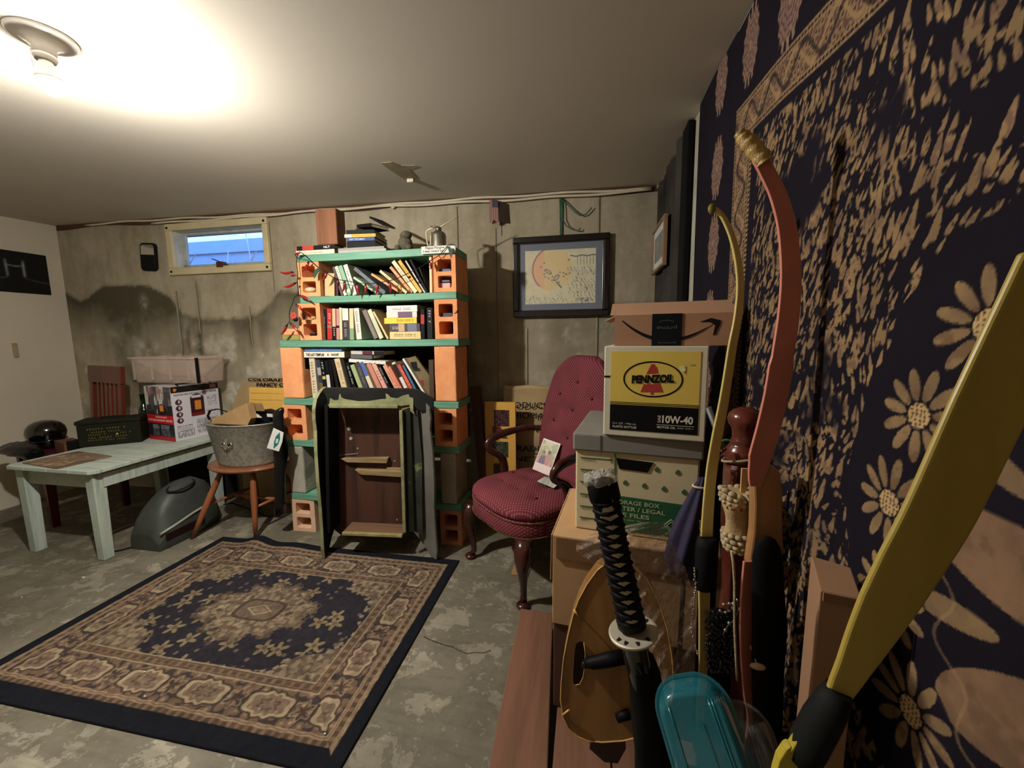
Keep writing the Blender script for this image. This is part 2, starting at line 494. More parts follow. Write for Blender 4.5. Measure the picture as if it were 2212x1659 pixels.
    base = m.ramp(n1, [(0.3, lin((146, 135, 110))), (0.5, lin((168, 156, 129))), (0.72, lin((188, 176, 150)))])
    base = m.mix(m.math('MULTIPLY', m.step(n3, 0.45, 0.75), 0.45), base, lin((118, 108, 84)))
    base = m.mix(m.math('MULTIPLY', m.step(n2, 0.5, 0.8), 0.35), base, lin((190, 182, 160)))
    sp = m.step(m.vor(30), 0.06, 0.10)
    base = m.mix(m.math('MULTIPLY', m.math('SUBTRACT', 1.0, sp), 0.35), base, lin((70, 62, 46)))
    st = m.attr('stain_shade'); st2 = m.math('MULTIPLY', st, m.math('ADD', 0.72, m.math('MULTIPLY', n2, 0.5)))
    base = m.mix(m.math('MINIMUM', st2, 0.92), base, lin((74, 68, 48)))
    wh = m.math('MULTIPLY', m.attr('white'), m.step(n2, 0.25, 0.6))
    base = m.mix(m.math('MINIMUM', m.math('MULTIPLY', wh, 0.85), 0.8), base, lin((200, 194, 176)))
    m.color(base); m.bump(m.math('ADD', n2, m.math('MULTIPLY', n3, 0.6)), 0.35, 0.008)
    me.materials.append(m.m)
    o = link('wall_back', me); o['kind'] = 'structure'
    # form board joints cast into the wall
    rid = pm((150, 140, 114), 0.9, bump=0.3); dk = pm((98, 88, 70), 0.9)
    for sx, z0, z1, wd in ((0.055, 0.9, 2.13, 0.012), (-0.60, 0.6, 1.95, 0.006), (-0.86, 1.8, 2.1, 0.008), (-3.18, 1.1, 1.63, 0.012), (-2.985, 1.3, 1.7, 0.006), (-2.52, 1.2, 1.5, 0.006), (-0.40, 0.9, 1.3, 0.012), (-2.29, 1.6, 2.1, 0.005), (-0.56, 1.9, 2.1, 0.004)):
        mb = MB(); mb.box((sx - wd / 2, YB - 0.006, z0), (sx + wd / 2, YB + 0.002, z1)); s = mb.build('form_ridge', rid, o, bevel=0.002)
        mb = MB(); mb.box((sx + wd / 2, YB - 0.002, z0), (sx + wd / 2 + wd * 0.45, YB + 0.002, z1)); mb.build('form_groove', dk, o)
    return o
wall_back()

# ---- painted left wall, rear wall, right wall
m = Mat('cream_paint', 0.8, 0, 0.2)
m.color(m.ramp(m.noise(1.4, 3), [(0.3, lin((206, 195, 172))), (0.7, lin((216, 205, 182)))])); m.bump(m.noise(60, 3), 0.05, 0.003)
PLASTER = m.m
mb = MB(); mb.box((XL - 0.1, YF, 0), (XL, YB, ceil_z(XL))); o = mb.build('wall_left', PLASTER); o['kind'] = 'structure'
m = Mat('rear_paint', 0.85, 0, 0.2)
m.color(m.ramp(m.noise(1.2, 4), [(0.3, lin((216, 208, 192))), (0.7, lin((224, 216, 200)))]))
mb = MB(); mb.box((XL, YF - 0.1, 0), (XR, YF, 2.137)); o = mb.build('wall_rear', m.m); o['kind'] = 'structure'
m = Mat('grey_wall', 0.8, 0, 0.25)
m.color(m.ramp(m.noise(5, 5), [(0.3, lin((150, 145, 126))), (0.7, lin((178, 174, 154)))])); m.bump(m.noise(25, 4), 0.2, 0.004)
mb = MB(); mb.box((XR, YF, 0), (XR + 0.1, YB, 2.137)); o = mb.build('wall_right', m.m); o['kind'] = 'structure'

# ---- ceiling
m = Mat('ceiling_paint', 0.7, 0, 0.25)
n = m.noise(0.9, 4); n2 = m.noise(45, 3)
base = m.ramp(n, [(0.3, lin((204, 196, 180))), (0.7, lin((214, 206, 190)))])
m.color(base); m.bump(n2, 0.08, 0.003)
mb = MB()
cc = [(XL, YF), (XR, YF), (XR, YB), (XL, YB)]
mb.add([(x, y, ceil_z(x, y)) for x, y in cc] + [(x, y, 2.35) for x, y in cc],
       [(0, 1, 2, 3), (4, 7, 6, 5), (0, 4, 5, 1), (1, 5, 6, 2), (2, 6, 7, 3), (3, 7, 4, 0)])
o = mb.build('ceiling', m.m); o['kind'] = 'structure'
CEIL = o
# a skim-coat patch with a loose flake
def cpt(px, py, dz=0.0):
    p = on_z(px, py, 2.15); return Vector((p.x, p.y, ceil_z(p.x, p.y) - dz))
out = [(822, 343), (845, 341), (866, 349), (896, 349), (905, 352), (885, 360), (901, 378), (893, 386), (872, 382), (850, 366), (832, 352)]
mb = MB(); a = [cpt(x, y, 0.0) for x, y in out]; b = [cpt(x, y, 0.0022) for x, y in out]
mb.loft([a, b], True, False)
mb.build('ceiling_patch', pm((156, 142, 112), 0.8, bump=0.3), CEIL)
mb = MB(); q = cpt(878, 381); mb.box((q.x, q.y, q.z - 0.02), (q.x + 0.04, q.y + 0.02, q.z - 0.001)); mb.build('paint_flake', pm((215, 205, 180), 0.7), CEIL, bevel=0.004)

# ---- concrete floor
m = Mat('floor_concrete', 0.7, 0, 0.3)
n1 = m.noise(1.9, 8, 0.68, dist=0.2); n2 = m.noise(6, 8, 0.72, dist=0.3); n3 = m.noise(40, 4)
st = m.noise(1.0, 6, 0.6, m.scaled((3, 22, 1), rot=(0, 0, 0.7)), 1.2)
base = m.ramp(n1, [(0.3, lin((92, 86, 72))), (0.45, lin((124, 117, 99))), (0.62, lin((154, 147, 128))), (0.78, lin((174, 167, 148)))])
base = m.mix(m.math('MULTIPLY', m.step(n2, 0.50, 0.74), 0.42), base, lin((176, 168, 148)))
base = m.mix(m.math('MULTIPLY', m.step(n2, 0.46, 0.30), 0.55), base, lin((74, 68, 52)))
base = m.mix(m.math('MULTIPLY', m.step(st, 0.48, 0.7), 0.42), base, lin((84, 78, 62)))
base = m.mix(m.math('MULTIPLY', m.step(n3, 0.62, 0.72), 0.3), base, lin((190, 182, 165)))
m.color(base); m.rough(m.ramp(n2, [(0.3, (0.45,) * 3 + (1,)), (0.7, (0.8,) * 3 + (1,))])); m.bump(m.math('ADD', n2, m.math('MULTIPLY', st, 0.5)), 0.25, 0.006)
mb = MB(); mb.box((XL, YF, -0.1), (XR, YB, 0.0)); o = mb.build('floor', m.m); o['kind'] = 'structure'; FLOOR = o
dk = pm((66, 60, 46), 0.95, var=0.4, scale=30, name='crack_dirt')
def crack(pts):
    mb = MB(); P = [on_z(x, y, 0.0005) for x, y in pts]; Q = []
    for a, b in zip(P[:-1], P[1:]):
        for t in (0, 0.33, 0.66): Q.append(a.lerp(b, t) + Vector((rng.normal() * 0.004, rng.normal() * 0.004, 0)))
    Q.append(P[-1]); mb.band(Q, (0, 0, 1), 0.0008, [0.003 + 0.003 * rng.random() for _ in Q]); mb.build('floor_crack', dk, FLOOR)
crack([(150, 1240), (190, 1225), (250, 1212), (300, 1195)])
crack([(915, 1375), (960, 1392), (1010, 1412), (1060, 1405)])

# ---- window in the concrete wall
cream = pm((206, 190, 146), 0.6, var=0.1, scale=9, bump=0.1)
W1 = link('window_1', None); W1['kind'] = 'structure'; ROOTM[W1.name] = Matrix.Identity(4)
y0 = YB - 0.028
x0, x1, z0, z1 = -3.190, -2.288, 1.748, 2.128
mb = MB()
for a, b in (((x0, y0, z0), (x1, YB + 0.004, z0 + 0.052)), ((x0, y0, z1 - 0.05), (x1, YB + 0.004, z1)), ((x0, y0, z0 + 0.052), (x0 + 0.056, YB + 0.004, z1 - 0.05)), ((x1 - 0.045, y0, z0 + 0.052), (x1, YB + 0.004, z1 - 0.05))):
    mb.box(a, b)
mb.build('window_frame', cream, W1, bevel=0.006)
for sx, sz in ((x0 + 0.025, z1 - 0.03), (x1 - 0.022, z1 - 0.03), (x0 + 0.025, z0 + 0.025), (x1 - 0.022, z0 + 0.025)):
    mb = MB(); mb.lathe([(0.0, 0.0), (0.009, 0.0), (0.009, 0.004), (0.003, 0.006)], 10, Matrix.Translation((sx, y0, sz)) @ Matrix.Rotation(PI / 2, 4, 'X')); mb.build('screw', pm((60, 50, 38), 0.5, 0.5), W1)
mb = MB(); fx0, fx1, fz0, fz1 = x0 + 0.056, x1 - 0.045, z0 + 0.052, z1 - 0.05     # liner sloping out to the pane
ins = 0.008
P = [(fx0, YB, fz0), (fx1, YB, fz0), (fx1, YB, fz1), (fx0, YB, fz1)]
Q = [(fx0 + ins, YB + 0.06, fz0 + 0.012), (fx1 - ins, YB + 0.06, fz0 + 0.012), (fx1 - ins, YB + 0.06, fz1 - 0.012), (fx0 + ins, YB + 0.06, fz1 - 0.012)]
mb.loft([P, Q], False, False); mb.build('window_liner', pm((186, 184, 170), 0.6), W1)
mb = MB(); s0 = 0.022; ya, yb = YB + 0.045, YB + 0.068
mb.box((fx0, ya, fz0), (fx1, yb, fz0 + s0 + 0.01)); mb.box((fx0, ya, fz1 - s0), (fx1, yb, fz1)); mb.box((fx0, ya, fz0 + s0), (fx0 + s0 + 0.02, yb, fz1 - s0)); mb.box((fx1 - s0 - 0.02, ya, fz0 + s0), (fx1, yb, fz1 - s0))
mb.build('sash', pm((172, 178, 176), 0.5), W1, bevel=0.003)
m = Mat('window_glass', 0.03, 0, 0.5); m.b.inputs['Alpha'].default_value = 0.10; m.b.inputs['IOR'].default_value = 1.45
m.color((0.9, 0.95, 1, 1)); GLASS = m.m
mb = MB(); mb.box((fx0 + s0, YB + 0.054, fz0 + s0), (fx1 - s0, YB + 0.058, fz1 - s0)); mb.build('pane', GLASS, W1)
mb = MB(); mb.box((-2.745, YB - 0.034, fz0 - 0.012), (-2.69, YB + 0.006, fz0 + 0.03)); mb.build('latch_plate', pm((92, 52, 34), 0.5, 0.3), W1, bevel=0.003)
mb = MB(); mb.tube([(-2.715, YB - 0.03, fz0 + 0.03), (-2.78, YB - 0.03, fz0 + 0.052)], 0.0035, 6); mb.build('latch_lever', pm((50, 36, 30), 0.5, 0.4), W1)

# ---- outside: grade soil, a clapboard wall and dry stems, dusk sky above
soil = pm((92, 96, 98), 0.95, var=0.4, bump=0.5)
mb = MB(); mb.box((-7.5, YB + 0.09, 1.60), (2.0, 6.0, 1.72)); tag(mb.build('ground_outside', soil), kind='structure')
sid = pm((128, 146, 176), 0.6, var=0.08)
CL = link('clapboard_wall', None); tag(CL, kind='structure'); ROOTM[CL.name] = Matrix.Identity(4)
for k in range(5):
    mb = MB(); z = 1.70 + k * 0.15
    mb.add([(-7.4, 4.20, z), (-1.5, 4.20, z), (-1.5, 4.235, z + 0.155), (-7.4, 4.235, z + 0.155), (-7.4, 4.30, z), (-1.5, 4.30, z), (-1.5, 4.30, z + 0.155), (-7.4, 4.30, z + 0.155)],
           [(0, 1, 2, 3), (4, 7, 6, 5), (0, 4, 5, 1), (1, 5, 6, 2), (2, 6, 7, 3), (3, 7, 4, 0)])
    mb.build('plank', sid, CL)
eave = pm((46, 50, 60), 0.9)
mb = MB(); mb.box((-7.4, YB + 0.12, 2.19), (2.0, 3.15, 2.40)); tag(mb.build('deck_beam_outside', eave), kind='structure')
stem = pm((210, 205, 190), 0.8)
for k, (bx, hh, lx, wh) in enumerate(((-3.92, 0.55, -0.22, 'leftmost'), (-3.60, 0.42, 0.05, 'second from the left'), (-3.33, 0.62, -0.05, 'middle'), (-3.12, 0.56, 0.12, 'fourth from the left'), (-2.92, 0.48, 0.16, 'rightmost'))):
    by = 3.42 + 0.05 * k; mb = MB()
    mb.tube([(bx, by, 1.71), (bx + lx * 0.3, by, 1.72 + hh * 0.5), (bx + lx, by, 1.72 + hh)], [0.008, 0.006, 0.004], 5)
    mb.tube([(bx + lx * 0.3, by, 1.72 + hh * 0.5), (bx + lx * 0.3 + 0.12, by, 1.72 + hh * 0.75)], [0.005, 0.003], 5)
    solo(mb, 'dry_stem', stem, wh + ' of the five pale dry plant stems outside the basement window', 'plant stem', 'dry stems outside the window')
mb = MB()
for k in range(420):
    bx = -6.6 + 4.6 * rng.random(); z = 2.36 + 0.10 * rng.random(); by = 4.5 + 0.15 * rng.random(); s_ = 0.03 + 0.04 * rng.random(); a = rng.random() * 6
    mb.poly([(bx, by, z), (bx + s_ * math.cos(a), by + 0.01, z + s_ * math.sin(a)), (bx + s_ * math.cos(a + 0.8), by, z + s_ * math.sin(a + 0.8))])
mb.box((-6.8, 4.5, 1.6), (-2.0, 4.7, 2.38))
solo(mb, 'hedge', pm((38, 44, 40), 0.9, var=0.4), 'dark leafy hedge top seen through the basement window', 'hedge', kind='stuff')

# ---- sill plate strips and the twin cables along the top of the concrete wall
red = wood((92, 56, 40), None, 0.8, 0); 
mb = MB(); 
xs = np.linspace(-4.28, 0.38, 40)
for a, b in zip(xs[:-1], xs[1:]):
    mb.add([(a, YB - 0.012, ceil_z(a) - 0.030 - 0.01 * math.sin(a * 7)), (b, YB - 0.012, ceil_z(b) - 0.030 - 0.01 * math.sin(b * 7)), (b, YB - 0.012, ceil_z(b)), (a, YB - 0.012, ceil_z(a)),
            (a, YB, ceil_z(a) - 0.030 - 0.01 * math.sin(a * 7)), (b, YB, ceil_z(b) - 0.030 - 0.01 * math.sin(b * 7))], [(0, 1, 2, 3), (0, 4, 5, 1)])
tag(mb.build('trim_1', red), kind='structure')
cab = pm((208, 196, 168), 0.5, var=0.08)
for q, (dz, dy) in enumerate(((0.012, 0.022), (0.027, 0.03))):
    P = []
    for x in np.linspace(-3.95 if q == 0 else -3.3, 0.36, 60):
        P.append((x, YB - dy - 0.004 * math.sin(x * 3 + q), ceil_z(x) - dz - (0.006 + 0.006 * math.sin(x * 2.3 + q * 2)) - 0.004 * math.sin(x * 11 + q)))
    mb = MB(); mb.tube(P, 0.0065, 8, flat=1.2)
    solo(mb, 'wall_cable', cab, ['upper white electric cable running where ceiling meets concrete wall', 'lower white electric cable running where ceiling meets concrete wall'][q], 'cable')

p = on_y(849, 447, YB - 0.02); mb = MB(); mb.ball(p, (0.016, 0.010, 0.012), 9, 6); mb.ball(p + Vector((-0.010, 0.004, 0.004)), (0.010, 0.008, 0.009), 8, 5)
solo(mb, 'tissue_wad', pm((214, 206, 184), 0.8, bump=0.3), 'small white tissue wad stuck on the wall just under the cables', 'tissue')
# ---- bare bulb on a porcelain lampholder
LX, LY = -1.518, 0.948; Lz = ceil_z(LX, LY)
L = thing('ceiling_light', 'lit bare bulb in a white porcelain lampholder on the ceiling', 'ceiling light', (LX, LY, Lz))
wht = pm((225, 220, 212), 0.25, var=0.03, spec=0.6)
mb = MB(); mb.lathe([(0.0, 0), (0.072, 0), (0.072, -0.006), (0.066, -0.012), (0.05, -0.014), (0.044, -0.018), (0.036, -0.022), (0.026, -0.034), (0.024, -0.05), (0.0, -0.05)], 32); mb.build('lampholder', wht, L)
mb = MB(); mb.lathe([(0.0, -0.05), (0.023, -0.05), (0.0255, -0.054), (0.0255, -0.058), (0.023, -0.06), (0.022, -0.066), (0, -0.066)], 28); mb.build('socket_ring', wht, L)
ch = pm((190, 180, 150), 0.3, 0.8)
mb = MB()
for k in range(16): mb.ball((-0.03 - 0.004 * math.sin(k * 0.3), -0.01, -0.026 - k * 0.005), 0.0017, 6, 4)
tag(mb.build('pull_chain', ch, L), kind='stuff')
m = Mat('lit_bulb', 0.3); m.b.inputs['Emission Color'].default_value = BULB_COLOR; m.b.inputs['Emission Strength'].default_value = BULB_STRENGTH; m.color((1, 1, 1, 1))
LB = spin((0.0, 0.0, -0.064), 0, math.radians(-6), math.radians(0))
mb = MB(); mb.lathe([(0.0, 0.0), (0.0145, 0.0), (0.0155, -0.012), (0.024, -0.030), (0.0303, -0.048), (0.0308, -0.060), (0.0, -0.060)], 28, LB); mb.build('bulb_baffle', wht, L)  # opaque upper bulb, added to hold lamplight off the ceiling
mb = MB(); mb.lathe([(0.0, -0.0602), (0.0300, -0.0602), (0.0286, -0.068), (0.0245, -0.078), (0.015, -0.088), (0.0, -0.092)], 28, LB); mb.build('bulb', m.m, L)

# ================================================================== RUG
NAVY = (42, 39, 44); TAUPE = (116, 101, 82); LIGHT = (146, 129, 104); BROWN = (68, 56, 48); DIM = (94, 80, 66)
RX0, RX1, RY0, RY1 = -2.262, -0.695, 0.868, 1.975
def rug_ink(U, V):
    W_, H_ = RX1 - RX0, RY1 - RY0
    c = full(U, TAUPE)
    wob = 0.004 * (fbm(U * 25, V * 25, 3) - 0.5)
    du = np.minimum(U, W_ - U); dv = np.minimum(V, H_ - V); d = np.minimum(du, dv) + wob
    along = np.where(du < dv, V, U)
    # field: dense leaves
    D, A, I = cells(U * 34, V * 34, 1)
    fl = (D < 0.30 + 0.14 * np.cos(5 * A + I * 6)).astype(float)
    c = lay(c, DIM, 0.6 * ss(fbm(U * 18, V * 18, 5), 0.45, 0.6))
    c = lay(c, BROWN, (D > 0.50) * 0.5)
    c = lay(c, LIGHT, fl * (I > 0.35) * 0.55)
    D2, A2, I2 = cells(U * 13 + 3, V * 13, 17)
    ringr = np.abs(D2 - 0.30 - 0.05 * np.cos(6 * A2)) < 0.05
    c = lay(c, LIGHT, ringr * (I2 > 0.45) * 0.55); c = lay(c, BROWN, (D2 < 0.14) * (I2 > 0.45) * 0.7)
    # dark lozenge ring round the middle
    x = np.abs(U - W_ / 2); y = np.abs(V - H_ / 2 - 0.01)
    q = ((x / 0.56) ** 1.5 + (y / 0.385) ** 1.5) ** (1 / 1.5)
    q = q + 0.16 * (fbm(U * 13, V * 13, 9) - 0.5) + 0.05 * np.cos(12 * np.arctan2(y, x)) + 0.05 * (D < 0.36)
    ring = (q < 0.98) & (q > 0.52)
    c2 = full(U, NAVY)
    D3, A3, I3 = cells(U * 8.5 + 0.4, V * 8.5 + 0.2, 23, 0.7)
    pet = D3 < 0.13 + 0.23 * np.abs(np.cos(2.5 * A3 + I3 * 5)) ** 2
    c2 = lay(c2, (132, 118, 84), (pet & (I3 > 0.28)) * 0.85); c2 = lay(c2, (92, 70, 66), (D3 < 0.09) * 1.0)
    D4, A4, I4 = cells(U * 24, V * 24, 29)
    c2 = lay(c2, (104, 90, 78), ((D4 < 0.22) & (I4 > 0.72)) * 0.8)
    m = ring[..., None]; c = np.where(m, c2, c)
    c = lay(c, BROWN, (np.abs(q - 0.50) < 0.025) * 0.7)
    # heart of the medallion
    c = lay(c, BROWN, np.abs(((x / 0.105) ** 4 + (y / 0.062) ** 4) ** 0.25 - 1) < 0.09)
    c = lay(c, DIM, ((x / 0.098) ** 4 + (y / 0.055) ** 4) < 1); c = lay(c, LIGHT, (np.abs(x / 0.06 + y / 0.032 - 1) < 0.14) * 0.8); c = lay(c, TAUPE, (x / 0.05 + y / 0.026) < 0.8)
    # corner brackets
    # inner guard
    g = (d > 0.225) & (d < 0.262)
    c = np.where(g[..., None], full(U, (112, 90, 70)), c)
    c = lay(c, BROWN, ((np.abs(d - 0.2435) < 0.008) & ((along * 26) % 1 < 0.6)) * 0.7)
    for t in (0.224, 0.262): c = lay(c, LIGHT, (np.abs(d - t) < 0.0032) * 0.85)
    for t in (0.230, 0.256): c = lay(c, BROWN, (np.abs(d - t) < 0.002) * 0.85)
    # main border with cartouches
    b = (d > 0.098) & (d < 0.221)
    cb = full(U, (104, 84, 68)); t = along * 3.75; cx = (t % 1) - 0.5; cz = (d - 0.16) / 0.062
    e = np.sqrt((cx / 0.31) ** 2 + (cz / 0.66) ** 2) + 0.10 * np.cos(8 * np.arctan2(cz, cx * 4))
    Db, Ab, Ib = cells(U * 30, V * 30, 41)
    cb = lay(cb, NAVY, (Db > 0.5) * 0.7); cb = lay(cb, (150, 126, 100), ((Db < 0.2) & (Ib > 0.5)) * 0.7)
    cb = lay(cb, BROWN, (e < 1.28) & (e > 1.08)); cb = lay(cb, LIGHT, (e < 1.12) & (e > 0.88)); cb = lay(cb, (110, 92, 76), e < 0.88)
    cb = lay(cb, BROWN, ((e < 0.5) & (e > 0.34)) * 0.7); cb = lay(cb, LIGHT, ((e < 0.8) & (Db < 0.2)) * 0.5)
    f = np.hypot((np.abs(cx) - 0.5) / 0.13, cz / 0.55) + 0.25 * np.cos(6 * np.arctan2(cz, (np.abs(cx) - 0.5) * 5))
    cb = lay(cb, LIGHT, (np.abs(f - 0.9) < 0.13) * 0.6); cb = lay(cb, BROWN, f < 0.4)
    c = np.where(b[..., None], cb, c)
    # outer guard stripes
    o = (d > 0.050) & (d < 0.098)
    co = full(U, (108, 86, 68)); co = lay(co, BROWN, ((np.abs(d - 0.074) < 0.009) & ((along * 30) % 1 < 0.55)) * 0.8)
    for t in (0.054, 0.062, 0.086, 0.095): co = lay(co, LIGHT, (np.abs(d - t - 0.002 * np.sin(along * 90)) < 0.0022) * 0.8)
    c = np.where(o[..., None], co, c)
    lim = np.where((V < 0.2) & (dv <= du), 0.066, 0.047)
    c = np.where((d < lim)[..., None], full(U, (24, 25, 30)), c)
    c = c * (0.80 + 0.4 * fbm(U * 70, V * 70, 51))[..., None] * (0.9 + 0.2 * fbm(U * 3, V * 3, 57))[..., None]
    return c
def rug_warp(U, V):
    W_, H_ = RX1 - RX0, RY1 - RY0
    z = 0.0045 + 0.0015 * np.sin(U * 9) * np.sin(V * 6)
    z = z + 0.034 * np.exp(-(((U - 0.29) / 0.075) ** 2)) * ss(V, H_ - 0.20, H_)          # the wave in the far edge
    z = z + 0.012 * np.exp(-(((U - 0.55) / 0.10) ** 2)) * ss(V, H_ - 0.2, H_)
    return -z - 0.001
RUG = thing('rug', 'worn oriental rug in taupe and navy with a dark border, on the concrete floor', 'rug', (RX0, RY0, 0))
mr = Mat('wool_pile', 0.95, 0, 0.08); mr.color(mr.attr('ink', 'Color')); mr.bump(mr.noise(500, 2), 0.35, 0.003)
MR = Matrix(((1, 0, 0, RX0), (0, 0, 1, RY0), (0, -1, 0, 0), (0, 0, 0, 1)))
ink_panel('woven_pile', MR, RX1 - RX0, RY1 - RY0, 560, 400, rug_ink, RUG, mr.m, warp=rug_warp, aa=1)
E0 = []; W_, H_ = RX1 - RX0, RY1 - RY0
mb = MB()
bl = [(u, 0) for u in np.linspace(0, W_, 30)] + [(W_, v) for v in np.linspace(0, H_, 20)][1:] + [(u, H_) for u in np.linspace(W_, 0, 60)][1:] + [(0, v) for v in np.linspace(H_, 0, 20)][1:-1]
P = [(u, v, float(-rug_warp(np.array([u]), np.array([v]))[0]) - 0.002) for u, v in bl]
mb.tube(P, 0.0032, 6, closed=True); mb.build('bound_edge', pm((20, 21, 26), 0.95), RUG)
# lint and paint flecks
fleck = pm((225, 220, 205), 0.7)
for k, (px, py) in enumerate(((180, 1247), (312, 1451), (313, 1504), (702, 1585), (47, 1290))):
    p = on_z(px, py, 0.002 if px in (180, 47) else 0.008); mb = MB(); mb.ball((p.x, p.y, p.z), (0.009 if px == 180 else 0.004, 0.006 if px == 180 else 0.003, 0.002), 7, 4)
    solo(mb, 'paper_scrap', fleck, ['white scrap lying on the bare floor left of the rug', 'pale fleck on the rug border near its front left corner', 'pale crumb on the rug below the other fleck', 'pale crumb near the rug corner closest to the planks', 'tiny pale crumb on the floor near the white table leg'][k], 'scrap')

# ================================================================== TAPESTRY on the right wall
BEI = (148, 120, 84); NV = (24, 20, 28)
TX, TY0, TY1, TZ1 = 0.400, -0.10, 1.69, 2.128
def tap_ink(U, V):
    # U runs from the far edge (Y = TY1) towards the camera, V is height
    Y = TY1 - U; Z = V
    c = full(U, NV); c = c * (0.85 + 0.3 * fbm(Y * 6, Z * 6, 61))[..., None]
    fine = fbm(Y * 70, Z * 70, 65)
    def beige(mask, k=0.9):
        return mask * k * (0.72 + 0.5 * fbm(Y * 22, Z * 22, 67))
    zo = 1.869 - 0.115 * (1.284 - Y); zi = 1.752 - 0.115 * (1.10 - Y)
    # leaves of the field, larger towards the camera
    R = np.hypot(Y - 0.20, Z - 1.0); T = np.arctan2(Z - 1.0, Y - 0.20)
    def leaves(sc, k, thr, col, ph=0.0, ax=1.0):
        a = 1.80 + ph; yy = (Y * math.cos(a) + Z * math.sin(a)); zz = (-Y * math.sin(a) + Z * math.cos(a))
        D, A, I = cells(yy * sc * 0.42 * ax, zz * sc * 1.3, k, 0.95)
        return (D < thr + 0.16 * I + 0.05 * np.cos(3 * A)).astype(float) * (I > 0.22)
    f1 = leaves(46, 71, 0.24, BEI); f2 = leaves(74, 73, 0.22, BEI, 0.35); f3 = leaves(58, 75, 0.22, BEI, -0.5)
    dens = ss(fbm(Y * 9 + 3, Z * 9, 77), 0.30, 0.42)
    leaf = np.clip(np.maximum(np.maximum(f1, f2 * (fbm(Y * 6, Z * 6, 79) > 0.45)), f3 * (fbm(Y * 7, Z * 7, 80) > 0.5)) * dens, 0, 1)
    Re = R + 0.05 * (fbm(T * 5, R * 5, 81) - 0.5)
    fieldm = (Y < 1.115) & (Z < zi - 0.02)
    leaf = leaf * (fine > 0.34)
    lm = leaf * (Re > 0.475) * fieldm
    c = lay(c, BEI, beige(lm)); c = lay(c, (88, 66, 62), lm * (fine > 0.62) * 0.5)
    # inner rings: tiny flower scroll, then great petals
    def petals(cy, cz, n, r0, r1, wd, rot=0.0):
        r = np.hypot(Y - cy, Z - cz); t = np.arctan2(Z - cz, Y - cy) + rot
        s = (t * n / (2 * PI)) % 1 - 0.5
        k = np.clip((r - r0) / (r1 - r0), 0, 1)
        hw = wd * np.sqrt(np.clip(4 * k * (1 - k), 0, 1)) * (0.8 + 0.2 * k)
        return ((np.abs(s) * 2 * PI / n * r < hw) & (r > r0) & (r < r1)).astype(float)
    big = np.maximum(petals(0.20, 1.0, 10, 0.10, 0.33, 0.048, 0.2), 0)
    c = lay(c, (126, 98, 74), beige(big, 0.95)); c = lay(c, (96, 74, 56), big * ss(fbm(Y * 30, Z * 30, 83), 0.55, 0.65) * 0.6)
    mid = petals(0.20, 1.0, 10, 0.235, 0.345, 0.016, 0.2 + PI / 10)
    c = lay(c, BEI, beige(mid, 0.8))
    thin = (np.abs(R - 0.30 - 0.015 * np.cos(T * 20)) < 0.0025).astype(float)
    c = lay(c, BEI, thin * 0.5)
    # ring of daisies
    for k in range(19):
        a = math.radians(41.9 - k * 19.0); rr = 0.383
        cy, cz = 0.20 + rr * math.cos(a), 1.0 + rr * math.sin(a); s_ = 1.08 if k % 2 == 0 else 1.0
        ell = np.hypot(Y - cy, Z - cz)
        p = petals(cy, cz, 11, 0.018 * s_, 0.058 * s_, 0.0085, k * 0.7)
        c = lay(c, NV, (ell < 0.06 * s_) * 0.9)
        c = lay(c, BEI, beige(p)); c = lay(c, (96, 72, 52), p * ss(fbm(Y * 60, Z * 60, 85), 0.56, 0.66) * 0.55)
        cc = ell < 0.0155 * s_
        c = lay(c, (184, 154, 108), cc * 1.0); Dd, Ad, Id = cells(Y * 170, Z * 170, 87, 0.3); c = lay(c, (60, 42, 38), cc * (Dd < 0.28))
    # ornamental band between border and field
    bv = ((Y >= 1.165) & (Y < 1.285) & (Z < zo)); bh = ((Z >= zi) & (Z < zo) & (Y < 1.285)); band = bv | bh
    cb = full(U, (92, 70, 62)); al = np.where(bh, Y, Z)
    ac = np.where(bh, (Z - zi) / np.maximum(zo - zi, 1e-3), (Y - 1.165) / 0.12)
    Db, Ab, Ib = cells(Y * 62, Z * 62, 91)
    cb = lay(cb, BEI, (np.abs(Db - 0.36 - 0.1 * np.cos(3 * Ab)) < 0.12) * 0.9); cb = lay(cb, NV, (Db < 0.16) * 0.8)
    sw = np.abs(np.sin(al * 24)); cb = lay(cb, BEI, (np.abs(ac - 0.5 - 0.28 * np.sin(al * 48)) < 0.06) * 0.9)
    cb = lay(cb, NV, (np.abs(ac - 0.5 - 0.28 * np.sin(al * 48 + 1.6)) < 0.07) * 0.6)
    for e in (0.03, 0.13, 0.87, 0.97): cb = lay(cb, BEI, (np.abs(ac - e) < 0.022) * 0.9)
    for e in (0.08, 0.92): cb = lay(cb, NV, (np.abs(ac - e) < 0.03) * ((al * 90) % 1 < 0.6))
    c = np.where(band[..., None], cb, c)
    edge = (Y >= 1.118) & (Y < 1.165) & (Z < zi); c = np.where(edge[..., None], full(U, NV), c)
    dots = ((Y > 1.150) & (Y < 1.162) & (Z < zi) & ((Z * 80) % 1 < 0.6)); c = np.where(dots[..., None], full(U, BEI), c)
    # rosettes in the outer border
    rz = np.full(U.shape, 9.0)
    cs = [(1.432, z) for z in (2.03, 1.775, 1.545, 1.30, 1.07, 0.84, 0.61, 0.38, 0.15)] + [(1.205, 1.985), (0.985, 1.93), (0.77, 1.90), (0.55, 1.87), (0.33, 1.85), (0.11, 1.83)]
